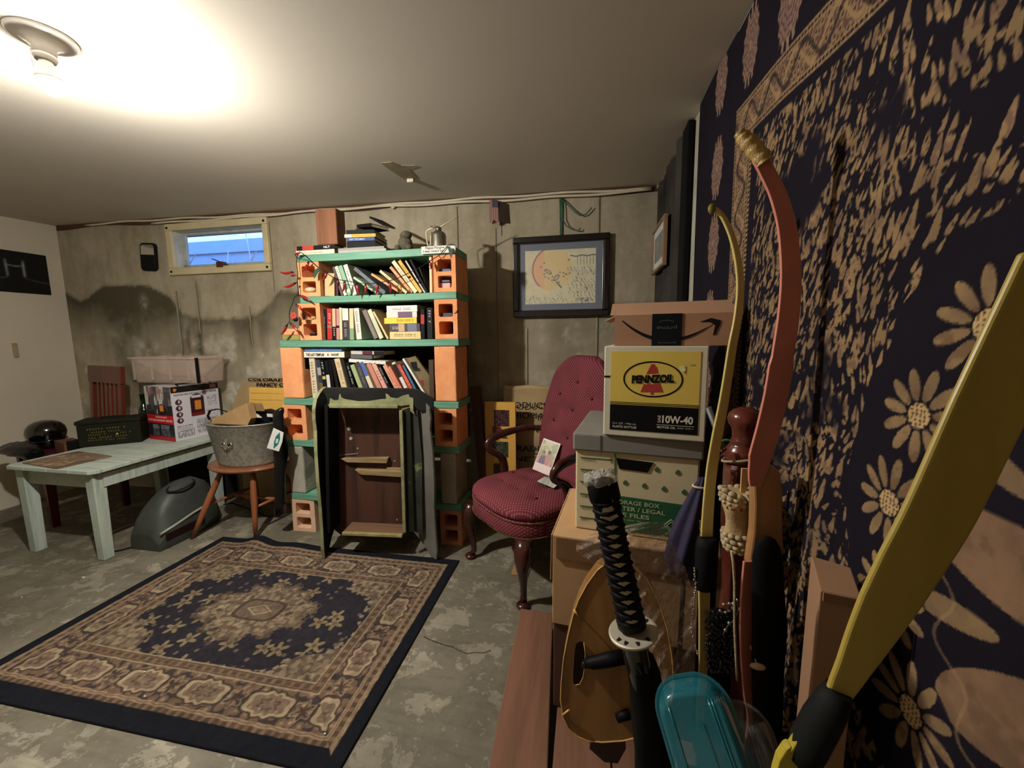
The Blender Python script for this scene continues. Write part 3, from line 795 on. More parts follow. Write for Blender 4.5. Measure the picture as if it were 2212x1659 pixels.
    for cy, cz in cs:
        y = (Y - cy) / 0.062; z = (Z - cz) / 0.094
        r = np.hypot(y, z); t = np.arctan2(z, y)
        body = r < 0.80 + 0.07 * np.cos(12 * t); tips = (r < 1.02) & (np.abs(y) < 0.62) & (np.cos(t * 16) > 0.1)
        c = lay(c, (138, 108, 94), body * 0.95); c = lay(c, (148, 118, 100), tips * (r > 0.75) * 0.9)
        c = lay(c, (46, 34, 44), body * (np.abs(np.sin(r * 17 + 0.6 * np.cos(8 * t))) < 0.33) * 0.75); c = lay(c, (46, 34, 44), body * (np.abs(np.sin(8 * t)) < 0.22) * (r > 0.15) * 0.6)
        c = lay(c, BEI, (np.abs(r - 0.80 - 0.07 * np.cos(12 * t)) < 0.035) * 0.6); c = lay(c, BEI, (np.hypot(y * 1.0, z) < 0.12) * 0.8)
    return np.clip(c * (0.92 + 0.16 * fine)[..., None], 0, 255)
def tap_warp(U, V):
    Y = TY1 - U
    k = ss(-V, -2.0, -0.6)
    x = 0.004 * np.sin(Y * 31 + V * 1.5) * k + 0.006 * np.sin(Y * 13 + 1.0) * (0.3 + k)
    x = x + 0.020 * np.exp(-(((Y - 0.90 - 0.05 * (1.0 - V)) / 0.028) ** 2)) * ss(-V, -1.35, -0.95)
    x = x + 0.014 * np.exp(-(((Y - 0.74 - 0.1 * (1.0 - V)) / 0.03) ** 2)) * ss(-V, -1.2, -0.8)
    return np.clip(-x, -0.03, 0.008)
def tap_top(P):
    P[:, 2] = np.minimum(P[:, 2], 2.131 - 0.033 * (2.6 - P[:, 1])); return P
mt = Mat('printed_cotton', 0.9, 0, 0.1); mt.color(mt.attr('ink', 'Color')); mt.bump(mt.noise(300, 2), 0.12, 0.002)
MT = Matrix(((0, 1, 0, TX), (-1, 0, 0, TY1), (0, 0, 1, 0), (0, 0, 0, 1)))
us_ = TY1 - np.concatenate([np.geomspace(TY1, 0.24, 640), np.linspace(0.24, TY0, 30)[1:]]); nu, nv = len(us_), 860
TAP = thing('wall_tapestry', 'huge navy and beige printed cotton tapestry hanging on the right wall', 'tapestry', (TX, TY1, 0))
ink_panel('printed_cloth', MT, TY1 - TY0, TZ1 - 0.02, nu, nv, tap_ink, TAP, mt.m, warp=tap_warp, post=tap_top, us=us_, aa=1)
mb = MB(); mb.tube([(TX + 0.004, TY0, 2.128 - 0.033 * (2.6 - TY0)), (TX + 0.004, TY1, 2.128 - 0.033 * (2.6 - TY1))], 0.003, 6); mb.build('hem', pm((150, 146, 130), 0.7), TAP, world=True)
# ================================================================== CURTAIN with framed print beside it
cu = Mat('charcoal_cloth', 0.9, 0, 0.1); cu.color(cu.ramp(cu.noise(3, 3), [(0.3, lin((58, 54, 50))), (0.7, lin((70, 66, 60)))])); cu.bump(cu.noise(400, 2), 0.2, 0.002)
CUR = thing('curtain', 'dark grey fabric curtain covering the wall corner between concrete and tapestry', 'curtain', (0.40, 2.2, 0.3))
P = []; Q = []
ys = np.linspace(2.575, 1.90, 60)
for y in ys:
    x = 0.400 - 0.006 * math.sin(y * 23) - (0.010 * math.exp(-((y - 2.0) / 0.02) ** 2)) - 0.004 * math.sin(y * 61)
    P.append((x, y, 0.25)); Q.append((x, y, 2.115))
mb = MB(); mb.add(P + Q, [(i, i + 1, 61 + i, 60 + i) for i in range(59)], smooth=True); mb.build('cloth', cu.m, CUR, world=True)
mb = MB(); mb.box((0.385, 1.795, 0.25), (0.412, 1.895, 2.105)); mb.build('folded_edge', pm((20, 18, 18), 0.9), CUR, world=True, bevel=0.006, label='black folded edge of the curtain')
tanw = wood((148, 112, 78), None, 0.4, 2)
FR = thing('picture_frame', 'small portrait print in a light wood frame hanging on the dark curtain', 'picture', (0.385, 2.345, 1.60))
mb = MB()
fy0, fy1, fz0, fz1 = 2.155, 2.53, 1.600, 1.850
for a, b in (((fy0, fz0), (fy1, fz0 + 0.016)), ((fy0, fz1 - 0.016), (fy1, fz1)), ((fy0, fz0 + 0.016), (fy0 + 0.018, fz1 - 0.016)), ((fy1 - 0.018, fz0 + 0.016), (fy1, fz1 - 0.016))):
    mb.box((0.366, a[0], a[1]), (0.386, b[0], b[1]))
mb.build('frame', tanw, FR, world=True, bevel=0.002)
mb = MB(); mb.box((0.376, fy0 + 0.018, fz0 + 0.016), (0.380, fy1 - 0.018, fz1 - 0.016)); mb.build('mat_board', pm((205, 205, 200), 0.7), FR, world=True)
def faded(U, V):
    c = full(U, (98, 92, 82)); return lay(c, (150, 142, 128), ss(fbm(U * 25, V * 25, 95), 0.5, 0.65) * 0.6)
ink_panel('print', frame((0.3755, fy1 - 0.05, fz0 + 0.055), (0, -1, 0), (0, 0, 1)), fy1 - fy0 - 0.10, fz1 - fz0 - 0.11, 30, 30, faded, FR, 0.5)
mb = MB(); mb.box((0.372, fy0 + 0.018, fz0 + 0.016), (0.3735, fy1 - 0.018, fz1 - 0.016)); mb.build('glass', GLASS, FR, world=True)

# ================================================================== THINGS on the far and left walls
# framed drawing
F2 = thing('framed_drawing', 'large black framed ink drawing with blue mat on the concrete wall', 'picture', (-0.175, YB - 0.02, 1.37))
fx0, fx1, fz0, fz1 = -0.482, 0.128, 1.372, 1.876; yb_ = YB - 0.012
blk = pm((26, 12, 16), 0.22, var=0.1, spec=0.6, coat=0.6)
t = 0.038
mb = MB()
for (a0, a1, c0, c1) in ((fx0, fx1, fz0, fz0 + t), (fx0, fx1, fz1 - t, fz1), (fx0, fx0 + t, fz0 + t, fz1 - t), (fx1 - t, fx1, fz0 + t, fz1 - t)):
    mb.box((a0, yb_ - 0.026, c0), (a1, yb_, c1))
mb.build('frame', blk, F2, world=True, bevel=0.007, seg=3)
mb = MB()
for (a0, a1, c0, c1) in ((fx0 + t, fx1 - t, fz0 + t - 0.004, fz0 + t + 0.006), (fx0 + t, fx1 - t, fz1 - t - 0.006, fz1 - t + 0.004), (fx0 + t - 0.004, fx0 + t + 0.006, fz0 + t, fz1 - t), (fx1 - t - 0.006, fx1 - t + 0.004, fz0 + t, fz1 - t)):
    mb.box((a0, yb_ - 0.020, c0), (a1, yb_ - 0.006, c1))
mb.build('inner_lip', pm((52, 34, 36), 0.25, spec=0.6), F2, world=True, bevel=0.002)
mb = MB(); mb.box((fx0 + t, yb_ - 0.008, fz0 + t), (fx1 - t, yb_ - 0.004, fz1 - t)); mb.build('mat_board', pm((30, 42, 72), 0.8, var=0.06), F2, world=True)
def drawing(U, V):
    w_, h_ = 0.435, 0.325
    x = U / w_; y = V / h_
    c = full(U, (214, 202, 156)); c = lay(c, (190, 176, 128), ss(fbm(x * 9, y * 9, 101), 0.5, 0.7) * 0.4)
    # loose warm shape upper middle, hatched landscape below and right
    body = inell(x, y, 0.40, 0.66, 0.29, 0.42) * (y > 0.30 + 0.05 * np.sin(x * 14)); c = lay(c, (222, 188, 104), body * 0.9)
    c = lay(c, (226, 160, 104), body * (x < 0.28) * 0.7)
    e = np.hypot((x - 0.42) / 0.31, (y - 0.66) / 0.42)
    c = lay(c, (150, 44, 52), ((np.abs(e - 1) < 0.035) & (x < 0.32) & (y > 0.34)) * 0.85)
    hat = (np.abs(np.sin((x * 60 + y * 24) + 6 * fbm(x * 14, y * 14, 103))) < 0.28)
    reg = ((y < 0.25 + 0.12 * np.sin(x * 5 + 3.4)) | ((x > 0.62) & (y < 0.70) & (y > 0.25))) & (fbm(x * 6, y * 6, 105) > 0.40)
    c = lay(c, (60, 52, 48), hat * reg * 0.8)
    c = lay(c, (58, 52, 60), ((np.abs(np.sin(x * 70)) < 0.3) & (x > 0.75) & (y > 0.72) & (y < 0.92)) * 0.7)
    c = lay(c, (40, 34, 36), (np.abs(y - 0.90 - 0.01 * np.sin(x * 40)) < 0.012) * (x > 0.66))
    for (a, b, r1, r2, tt) in ((0.34, 0.62, 0.06, 0.028, -0.8), (0.46, 0.50, 0.03, 0.06, -0.5)):
        u = (x - a) * math.cos(tt) + (y - b) * math.sin(tt); v = -(x - a) * math.sin(tt) + (y - b) * math.cos(tt)
        r = np.hypot(u / r1, v / r2); c = lay(c, (176, 164, 128), r < 1); c = lay(c, (40, 34, 36), np.abs(r - 1) < 0.16)
    for k in range(16):
        a, b = 0.22 + 0.45 * vhash(np.array([k]), np.array([1]))[0], 0.40 + 0.5 * vhash(np.array([k]), np.array([2]))[0]
        c = lay(c, (44, 34, 36), np.hypot((x - a) / 0.012, (y - b) / 0.014) < 1)
    c = lay(c, (44, 40, 44), (np.abs((y - 0.36) + (x - 0.5) * 1.4) < 0.02) * (x > 0.46) * (x < 0.54))
    c = lay(c, (52, 48, 70), inrect(x, y, 0.74, 0.03, 0.98, 0.10) * (fbm(x * 60, y * 40, 107) > 0.5))
    return c
ink_panel('drawing', frame((fx0 + 0.080, yb_ - 0.0092, fz0 + 0.083), (1, 0, 0), (0, 0, 1)), 0.445, 0.335, 240, 180, drawing, F2, 0.7)
mb = MB(); mb.box((fx0 + t, yb_ - 0.012, fz0 + t), (fx1 - t, yb_ - 0.0105, fz1 - t)); mb.build('glass', GLASS, F2, world=True)
# green hanging ribbon
grn = pm((44, 88, 66), 0.6)
R = thing('hanging_cord', 'green ribbon tied to the cable above the large framed drawing', 'cord', (-0.178, YB - 0.02, 1.87))
mb = MB(); mb.band([(-0.181, YB - 0.018, 2.115), (-0.179, YB - 0.016, 2.0), (-0.177, YB - 0.014, 1.872)], (1, 0, 0), 0.008, 0.002); mb.band([(-0.176, YB - 0.020, 2.11), (-0.174, YB - 0.018, 2.0), (-0.173, YB - 0.015, 1.874)], (1, 0, 0), 0.006, 0.002); mb.build('hanging_loop', grn, R, world=True)
mb = MB(); mb.ball((-0.176, YB - 0.024, 2.088), (0.010, 0.008, 0.009), 8, 6); mb.build('knot', grn, R, world=True)
for pts in ([(-0.172, 2.086), (-0.13, 2.055), (-0.09, 2.01), (-0.055, 1.985), (-0.02, 1.992), (0.015, 2.03)], [(-0.172, 2.08), (-0.165, 2.03), (-0.163, 1.97), (-0.14, 1.93), (-0.10, 1.905), (-0.066, 1.897), (-0.052, 1.912)]):
    q = []
    for a, b in zip(pts[:-1], pts[1:]):
        for tt in (0, 0.5): q.append((a[0] * (1 - tt) + b[0] * tt, YB - 0.026 - 0.004 * math.sin(a[0] * 60), a[1] * (1 - tt) + b[1] * tt))
    q.append((pts[-1][0], YB - 0.022, pts[-1][1])); mb = MB(); mb.band(q, (0, 0, 1), [0.007] * len(q), 0.002); mb.build('loose_end', grn, R, world=True)
# folded paper flag
FLG = thing('paper_flag', 'small folded stars and stripes paper flag hanging from the cable', 'flag', (-0.60, YB - 0.06, 1.94))
def flag(U, V):
    x = U / 0.05; y = V / 0.15
    c = full(U, (196, 176, 160)); c = lay(c, (150, 66, 60), ((x * 4.5) % 1 < 0.5) * 1.0)
    c = lay(c, (52, 56, 80), (y > 0.62) * (x > 0.35 - 0.0)); Dd, _, _ = cells(U * 190, V * 190, 5, 0.2); c = lay(c, (170, 168, 172), (y > 0.62) * (x > 0.35) * (Dd < 0.22)); return c
fp = [Vector((-0.625, YB - 0.075, 2.098)), Vector((-0.570, YB - 0.052, 2.103))]
ink_panel('printed_face', frame((-0.618, YB - 0.078, 1.965), (0.9, 0.42, 0), (0.08, 0.0, 1)), 0.055, 0.138, 40, 80, flag, FLG, 0.7)
mb = MB(); mb.add([(-0.605, YB - 0.074, 1.955), (-0.56, YB - 0.05, 1.975), (-0.508, YB - 0.014, 1.972), (-0.515, YB - 0.014, 2.09), (-0.565, YB - 0.05, 2.10)], [(0, 1, 4), (1, 2, 3, 4)]); mb.build('folded_back', pm((74, 58, 50), 0.8), FLG, world=True)
# little wall mirror
MI = thing('wall_mirror', 'small black framed mirror hanging on the concrete left of the window', 'mirror', (-3.375, YB - 0.01, 1.79))
def rrect(x0, z0, x1, z1, r, n=5):
    o = []
    for cx, cz, a0 in ((x1 - r, z0 + r, -PI / 2), (x1 - r, z1 - r, 0), (x0 + r, z1 - r, PI / 2), (x0 + r, z0 + r, PI)):
        for i in range(n + 1): a = a0 + PI / 2 * i / n; o.append((cx + r * math.cos(a), cz + r * math.sin(a)))
    return o
MM = spin((-3.385, YB - 0.012, 1.792), 0, math.radians(4))
mb = MB(); mb.prism(rrect(-0.075, 0, 0.075, 0.21, 0.03), -0.012, 0.006, MM); mb.build('frame', pm((34, 32, 34), 0.4), MI, world=True, bevel=0.003)
mb = MB(); mb.prism(rrect(-0.062, 0.014, 0.062, 0.196, 0.02), -0.014, -0.011, MM); m = Mat('mirror_glass', 0.05, 1.0); m.color((0.75, 0.75, 0.72, 1)); mb.build('mirror_glass', m.m, MI, world=True)
mb = MB(); mb.prism(rrect(-0.062, 0.014, 0.062, 0.120, 0.006), -0.016, -0.0135, MM); mb.build('dark_sleeve', pm((36, 35, 40), 0.7), MI, world=True)
# poster on the left wall
def night(U, V):
    x = U / 0.52; y = V / 0.31
    c = full(U, (14, 13, 14)); n = fbm(x * 30, y * 30, 111)
    def glow(m, k=0.8): return lay(c, (150, 160, 150), np.clip(m, 0, 1) * k)
    a = np.exp(-((x - 0.52 + 0.02 * (y - 0.5)) / 0.016) ** 2) * ss(y, 0.35, 0.42) * ss(-y, -0.85, -0.7)
    b = np.exp(-((x - 0.70) / 0.018) ** 2) * ss(y, 0.35, 0.42) * ss(-y, -0.85, -0.7)
    d = np.exp(-((y - 0.66 + 0.02 * np.cos((x - 0.6) * 20)) / 0.02) ** 2) * ss(x, 0.50, 0.53) * ss(-x, -0.72, -0.69)
    e = np.exp(-((y - 0.36 + 0.5 * (x - 0.52) * (x < 0.5) * -1 + 0.35 * np.clip(x - 0.7, 0, 1)) / 0.02) ** 2) * ((x < 0.52) | (x > 0.7))
    c = glow(a * (0.5 + n)); c = glow(b * (0.5 + n)); c = glow(d * 0.9 * (0.5 + n)); c = glow(e * 0.5 * (0.4 + n))
    return c
PO = thing('poster', 'dark unframed night photograph poster on the cream left wall', 'poster', (XL, 2.27, 1.62))
mb = MB(); mb.box((XL, 2.00, 1.624), (XL + 0.006, 2.505, 1.935)); mb.build('backing', pm((16, 15, 16), 0.7), PO, world=True)
ink_panel('print', frame((XL + 0.0068, 2.00, 1.625), (0, 1, 0), (0, 0, 1)), 0.505, 0.309, 110, 70, night, PO, 0.45)
mb = MB(); mb.box((XL, 2.235, 1.13), (XL + 0.012, 2.262, 1.24)); solo(mb, 'light_switch', pm((176, 150, 110), 0.5), 'edge of a tan wall plate on the left wall below the poster', 'switch', bevel=0.003)

# ================================================================== THE BLOCK-AND-BOARD SHELF
SY0, SY1 = 2.13, 2.355                      # front and back of the boards
def z3(x, y): return 590 + x * 0.19891, 430 + y * 0.19891      # close-up measurements of the upper shelf
def z4(x, y): return 590 + x * 0.19891, 730 + y * 0.19891      # and of the lower one
mg = Mat('green_paint', 0.55, 0, 0.35)
gn = mg.noise(1.0, 5, 0.6, mg.scaled((3, 30, 30)), 0.5)
gb = mg.ramp(gn, [(0.3, lin((84, 138, 112))), (0.6, lin((108, 164, 134))), (0.85, lin((134, 184, 154)))])
mg.color(gb); mg.bump(gn, 0.4, 0.003)
BOARDS = [(-1.70, -0.722, 1.702, 1.744, 'green painted topmost shelf board under the oil can'),
          (-1.705, -0.720, 1.462, 1.500, 'green painted shelf board under the leaning books and pepper lights'),
          (-1.870, -0.715, 1.200, 1.240, 'green painted shelf board under the upright books, third from top'),
          (-1.875, -0.725, 0.840, 0.878, 'green painted shelf board behind the top of the stripped cabinet'),
          (-1.880, -0.725, 0.574, 0.612, 'green painted shelf board resting on the grey block, second from bottom'),
          (-1.880, -0.725, 0.220, 0.258, 'lowest green painted shelf board just above the floor blocks')]
for (x0, x1, z0, z1, lab) in BOARDS:
    mb = MB(); n = 14; xs = np.linspace(x0, x1, n); 
    R_ = []
    for k, x in enumerate(xs):
        s_ = -0.003 * math.sin(PI * k / (n - 1)); e = 0.0012 * math.sin(k * 2.1)
        R_.append([(x, SY0 + e, z0 + s_), (x, SY1, z0 + s_), (x, SY1, z1 + s_), (x, SY0 + e, z1 + s_)])
    mb.loft(R_, True, False); o = solo(mb, 'shelf_board', mg.m, lab, 'shelf board', 'green boards of the block shelf', bevel=0.003)

def clay(c, c2):
    m = Mat('fired_clay', 0.85, 0, 0.15); n = m.noise(7, 6, 0.65); n2 = m.noise(60, 3)
    b = m.ramp(n, [(0.3, lin(c2)), (0.6, lin(c)), (0.85, tuple(min(1, x * 1.15) for x in lin(c)[:3]) + (1,))])
    b = m.mix(m.math('MULTIPLY', m.step(n2, 0.6, 0.75), 0.25), b, lin((226, 176, 140)))
    m.color(b); m.bump(m.math('ADD', n, n2), 0.3, 0.004); return m.m
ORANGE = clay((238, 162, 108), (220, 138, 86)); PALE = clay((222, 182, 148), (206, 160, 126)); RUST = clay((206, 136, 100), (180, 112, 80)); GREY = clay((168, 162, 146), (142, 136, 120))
def hollow_block(x0, x1, z0, z1, y0, y1, mat, lab, grp='hollow clay blocks of the shelf', j=0.0):
    """block with two cells that run front to back"""
    mb = MB(); w_ = x1 - x0; h_ = z1 - z0; t = w_ * 0.19; mid = h_ * 0.115; top = h_ * 0.115
    c = [(x0, x1, z0, z1)]
    rings = []
    cells_ = [(x0 + t, x1 - t, z0 + top, z0 + h_ / 2 - mid / 2), (x0 + t, x1 - t, z0 + h_ / 2 + mid / 2, z1 - top)]
    # walls of the block
    mb.box((x0, y0, z0), (x0 + t, y1, z1)); mb.box((x1 - t, y0, z0), (x1, y1, z1))
    mb.box((x0 + t, y0, z0), (x1 - t, y1, z0 + top)); mb.box((x0 + t, y0, z1 - top), (x1 - t, y1, z1)); mb.box((x0 + t, y0, cells_[0][3]), (x1 - t, y1, cells_[1][2]))
    # small fillets in the cell corners
    for (a, b, c0, c1) in cells_:
        f = w_ * 0.05
        for (px, pz, sx, sz) in ((a, c0, 1, 1), (b, c0, -1, 1), (a, c1, 1, -1), (b, c1, -1, -1)):
            mb.prism([(px, pz), (px + sx * f, pz), (px, pz + sz * f)], y0 + 0.001, y1 - 0.001)
    cx = (x0 + x1) / 2; o = solo(mb, 'clay_block', mat, lab, 'block', grp, origin=(cx, (y0 + y1) / 2, z0)); o.rotation_euler = (0, 0, j)
    me = o.data
    return o
def solid_block(x0, x1, z0, z1, y0, y1, mat, lab, grp, j=0.0):
    mb = MB(); cx, cy = (x0 + x1) / 2, (y0 + y1) / 2
    n = 5; R_ = []
    for k in range(n):
        z = z0 + (z1 - z0) * k / (n - 1); e = 0.0015 * math.sin(k * 2.3)
        R_.append([(x0 + e, y0 - e, z), (x1 - e, y0 + e, z), (x1 + e, y1, z), (x0 - e, y1, z)])
    mb.loft(R_, True, False); o = solo(mb, 'solid_block', mat, lab, 'block', grp, bevel=0.009, origin=(cx, cy, z0)); o.rotation_euler = (0, 0, j); return o
bx = lambda px, py: on_y(px, py, SY0).x
mb = MB(); mb.box((-1.690, SY1 + 0.002, 0.62), (-0.735, SY1 + 0.008, 1.735)); solo(mb, 'shade_board', pm((34, 44, 34), 0.8), 'dark thin backing board closing the rear of the block shelf behind the books', 'board')  # dark board added to deepen the shade behind the books
y0, y1 = SY0 + 0.004, SY1 - 0.004
HB = [(bx(642, 590), bx(688, 590), 1.500, 1.702, ORANGE, 'orange two-cell clay block at left end of the top bay, holding an egg shaped stone'),
      (bx(644.5, 690), bx(692, 690), 1.240, 1.462, ORANGE, 'orange two-cell clay block left of the upright books, cone hanging before it'),
      (bx(612, 910), bx(660, 910), 0.612, 0.840, ORANGE, 'orange two-cell clay block beside the steel tub, on the grey block bay'),
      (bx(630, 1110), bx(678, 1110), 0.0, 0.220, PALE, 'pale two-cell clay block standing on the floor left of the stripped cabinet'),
      (bx(936, 590), bx(984, 590), 1.500, 1.702, ORANGE, 'orange two-cell clay block at right end of the top bay, small cartons inside'),
      (bx(938, 690), bx(987, 690), 1.240, 1.462, ORANGE, 'orange two-cell clay block at right end beside the upright books'),
      (bx(938, 920), bx(986, 920), 0.612, 0.840, ORANGE, 'shaded clay block right of the cabinet top, below the lower book row'),
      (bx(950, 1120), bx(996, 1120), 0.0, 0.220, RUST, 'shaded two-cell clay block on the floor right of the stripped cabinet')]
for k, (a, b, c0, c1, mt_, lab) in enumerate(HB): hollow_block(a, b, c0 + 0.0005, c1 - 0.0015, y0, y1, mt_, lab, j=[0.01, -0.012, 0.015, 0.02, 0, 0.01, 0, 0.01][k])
solid_block(bx(606, 800), bx(651, 800), 0.8785, 1.199, y0, y1, ORANGE, 'tall plain orange clay block left of the lowest visible book row', 'solid blocks of the shelf', 0.01)
solid_block(bx(938, 800), bx(985, 800), 0.8785, 1.199, y0, y1, ORANGE, 'tall plain orange clay block right of the lowest visible book row', 'solid blocks of the shelf', -0.01)
solid_block(bx(623, 1010), bx(655, 1010), 0.2585, 0.573, y0, y1, GREY, 'tall grey concrete block left of the cabinet, above the pale floor block', 'solid blocks of the shelf', 0.0)
solid_block(bx(950, 1010), bx(984, 1010), 0.2585, 0.573, y0, y1, GREY, 'tall grey concrete block in shadow right of the cabinet', 'solid blocks of the shelf', 0.0)
mb = MB(); mb.box((bx(604, 720), SY0 + 0.02, 1.2405), (bx(641, 720), SY0 + 0.16, 1.272)); solo(mb, 'thin_tile', pm((150, 136, 70), 0.8, bump=0.2), 'olive stained flat tile at the far left end of the third board', 'tile', bevel=0.003)
mb = MB(); mb.box((bx(604, 720), SY0 + 0.03, 1.273), (bx(642, 720), SY0 + 0.15, 1.312)); solo(mb, 'clay_paver', ORANGE, 'small orange clay brick on the olive tile left of the blocks', 'brick', bevel=0.004)

# ------------------------------------------------------------------ books
PAGE = pm((196, 180, 142), 0.85, var=0.12, scale=60)
INKS = {}
def ink(c): return pm(c, 0.6, var=0.03)
SHELFZ = {1: 1.7445, 2: 1.5005, 3: 1.2405, 4: 0.8785}
def book(label, group, O, wid, dep, hei, col, ang=0.0, bands=(), title=None, tcol=(235, 230, 215), rz=0.0, lying=False, rough=0.6, spinecol=None):
    """O lowest near-left corner of the spine. wid thickness, dep depth into shelf, hei height; ang lean to the left; lying = on its side"""
    b = thing('book', label, 'book', O, 0, group)
    if lying: M = Matrix.Translation(Vector(O)) @ Matrix.Rotation(rz, 4, 'Z') @ Matrix.Rotation(ang, 4, 'Y') @ Matrix(((0, 0, 1, 0), (0, 1, 0, 0), (-1, 0, 0, wid), (0, 0, 0, 1)))
    else: M = Matrix.Translation(Vector(O)) @ Matrix.Rotation(rz, 4, 'Z') @ Matrix.Rotation(-ang, 4, 'Y')
    cm = pm(spinecol or col, rough, var=0.06, scale=30); c = min(0.0022, wid * 0.16)
    mb = MB(); mb.box((0, 0, 0), (wid, c, hei), M); mb.box((0, c, 0), (c, dep, hei), M); mb.box((wid - c, c, 0), (wid, dep, hei), M)
    mb.build('cover', cm, b, world=True)
    mb = MB(); mb.box((c, c, 0.003), (wid - c, dep - 0.004, hei - 0.003), M); mb.build('pages', PAGE, b, world=True)
    for (a0, a1, bc) in bands:
        mb = MB(); mb.box((0.0003, -0.0006, hei * a0), (wid - 0.0003, 0.0, hei * a1), M); mb.build('spine_band', ink(bc), b, world=True)
    if title:
        s_, a0, a1 = title
        # the words run down the spine; lying books read left to right
        T = M @ Matrix.Translation((wid / 2, 0, hei * (a0 + a1) / 2)) @ Matrix(((0, 0, 1, 0), (0, 1, 0, 0), (-1, 0, 0, 0), (0, 0, 0, 1)))
        if lying: T = M @ Matrix.Translation((wid / 2, 0, hei * (a0 + a1) / 2)) @ Matrix(((0, 0, -1, 0), (0, 1, 0, 0), (1, 0, 0, 0), (0, 0, 0, 1)))
        if s_ in ('NEW TESTAMENT', 'NLT'): text(s_, T, hei * (a1 - a0), wid * 0.5, ink(tcol), b, 'title', 0.02, lift=0.0009)
        else: smallprint(s_, T, hei * (a1 - a0), wid * 0.42, ink(tcol), b, 'title', 0.0009)
    return b
def lean(zf, label, row, group, xb, xt, yt, ybot, wpx, col, dep=0.14, Y=2.165, **kw):
    """book measured at its foot (xb, ybot) and head (xt, yt), spine width wpx along the shelf"""
    B = on_y(*zf(xb, ybot), Y); T = on_y(*zf(xt, yt), Y); zb = SHELFZ[row]
    dx, dz = T.x - B.x, T.z - zb; h_ = math.hypot(dx, dz); a = math.atan2(-dx, dz)
    sc = (on_y(*zf(xb + 100, ybot), Y).x - B.x) / 100
    w_ = wpx * sc * math.cos(a) * 0.96
    O = Vector((B.x, Y, zb + 0.0006 + (w_ * math.sin(-a) if a < 0 else 0)))
    return book(label, group, O, w_, dep, h_, col, a, **kw)
G1 = 'books leaning in the top bay'; G2 = 'books in the second bay'; G3 = 'books in the third bay'; G0 = 'books stacked on top of the shelf'
# top bay
lean(z3, 'thick tan page block facing out beside the left block of the top bay', 2, G1, 562, 560, 812, 1036, 108, (204, 172, 122), rough=0.8)
lean(z3, 'dark maroon paperback beside the thick tan one in the top bay', 2, G1, 682, 676, 862, 1022, 26, (72, 30, 32))
lean(z3, 'slim dusky book leaning left just behind the first white spine of the top bay', 2, G1, 738, 640, 742, 1030, 26, (84, 70, 74))
lean(z3, 'white narrow book, first pale spine leaning left in the top bay', 2, G1, 770, 668, 738, 1030, 36, (222, 212, 184), title=(7, 0.5, 0.9), tcol=(90, 80, 70))
lean(z3, 'pale green book leaning left between two white ones in the top bay', 2, G1, 812, 706, 732, 1030, 46, (134, 176, 138), bands=((0.1, 0.2, (214, 206, 180)),))
lean(z3, 'white and green spined book right of the pale green one in the top bay', 2, G1, 864, 760, 722, 1028, 50, (226, 220, 200), title=(7, 0.35, 0.8), tcol=(60, 70, 60))
lean(z3, 'mint green slim book lying steep under the large grey one in the top bay', 2, G1, 1128, 868, 862, 1026, 40, (170, 190, 160), Y=2.160)
lean(z3, 'large slate grey hardback slumped at the steepest tilt in the top bay', 2, G1, 1202, 872, 768, 1024, 60, (96, 100, 108), dep=0.16, title=(14, 0.3, 0.8), tcol=(170, 176, 180))
lean(z3, 'short orange paperback leaning at mid shelf of the top bay', 2, G1, 1382, 1062, 826, 1020, 44, (226, 158, 96), bands=((0.0, 0.12, (210, 120, 70)),))
lean(z3, 'cream paperback leaning right of the short orange one in the top bay', 2, G1, 1440, 1152, 792, 1018, 42, (224, 208, 158), title=(9, 0.35, 0.8), tcol=(90, 70, 50))
lean(z3, 'salmon orange paperback leaning before the tall cream one in the top bay', 2, G1, 1492, 1262, 748, 1016, 38, (222, 146, 94), title=(13, 0.3, 0.8), tcol=(250, 236, 210))
lean(z3, 'tall cream paperback leaning left of the yellow one in the top bay', 2, G1, 1535, 1286, 690, 1014, 52, (226, 212, 166), title=(15, 0.35, 0.8), tcol=(120, 60, 40))
lean(z3, 'yellow orange paperback leaning near the right of the top bay', 2, G1, 1590, 1354, 680, 1012, 42, (228, 172, 66), title=(6, 0.5, 0.85), tcol=(120, 60, 40))
lean(z3, 'thin black book with a white edge leaning right of the yellow one', 2, G1, 1640, 1432, 676, 1000, 20, (40, 38, 38), bands=((0.0, 1.0, (190, 184, 168)),))
lean(z3, 'black glossy hardback, last leaning spine of the top bay', 2, G1, 1660, 1478, 662, 990, 24, (28, 28, 32), rough=0.25)
lean(z3, 'dark spotted small book leaning before the right block of the top bay', 2, G1, 1686, 1580, 750, 1000, 13, (50, 52, 50), Y=2.185)
lean(z3, 'upright cream book pressed against the right block of the top bay', 2, G1, 1702, 1692, 606, 1012, 26, (222, 200, 154), Y=2.150)
# second bay
lean(z3, 'black novel with white title at the left end of the second bay', 3, G2, 524, 520, 1196, 1522, 58, (40, 36, 42), title=(14, 0.12, 0.75), tcol=(190, 184, 176))
lean(z3, 'bright red paperback near the left end of the second bay', 3, G2, 590, 583, 1192, 1522, 54, (184, 36, 32), bands=((0.38, 0.46, (120, 112, 104)),), title=(5, 0.5, 0.85), tcol=(230, 200, 190))
lean(z3, 'narrow cream and black spine right of the red paperback', 3, G2, 648, 640, 1192, 1522, 36, (214, 170, 130), bands=((0.0, 0.42, (34, 30, 32)),), title=(4, 0.1, 0.38))
lean(z3, 'mauve pink paperback between narrow spines in the second bay', 3, G2, 690, 683, 1194, 1520, 32, (196, 132, 124), bands=((0.38, 0.46, (60, 30, 40)),))
lean(z3, 'plain cream slim book right of the mauve pink one', 3, G2, 726, 716, 1182, 1526, 28, (224, 198, 150))
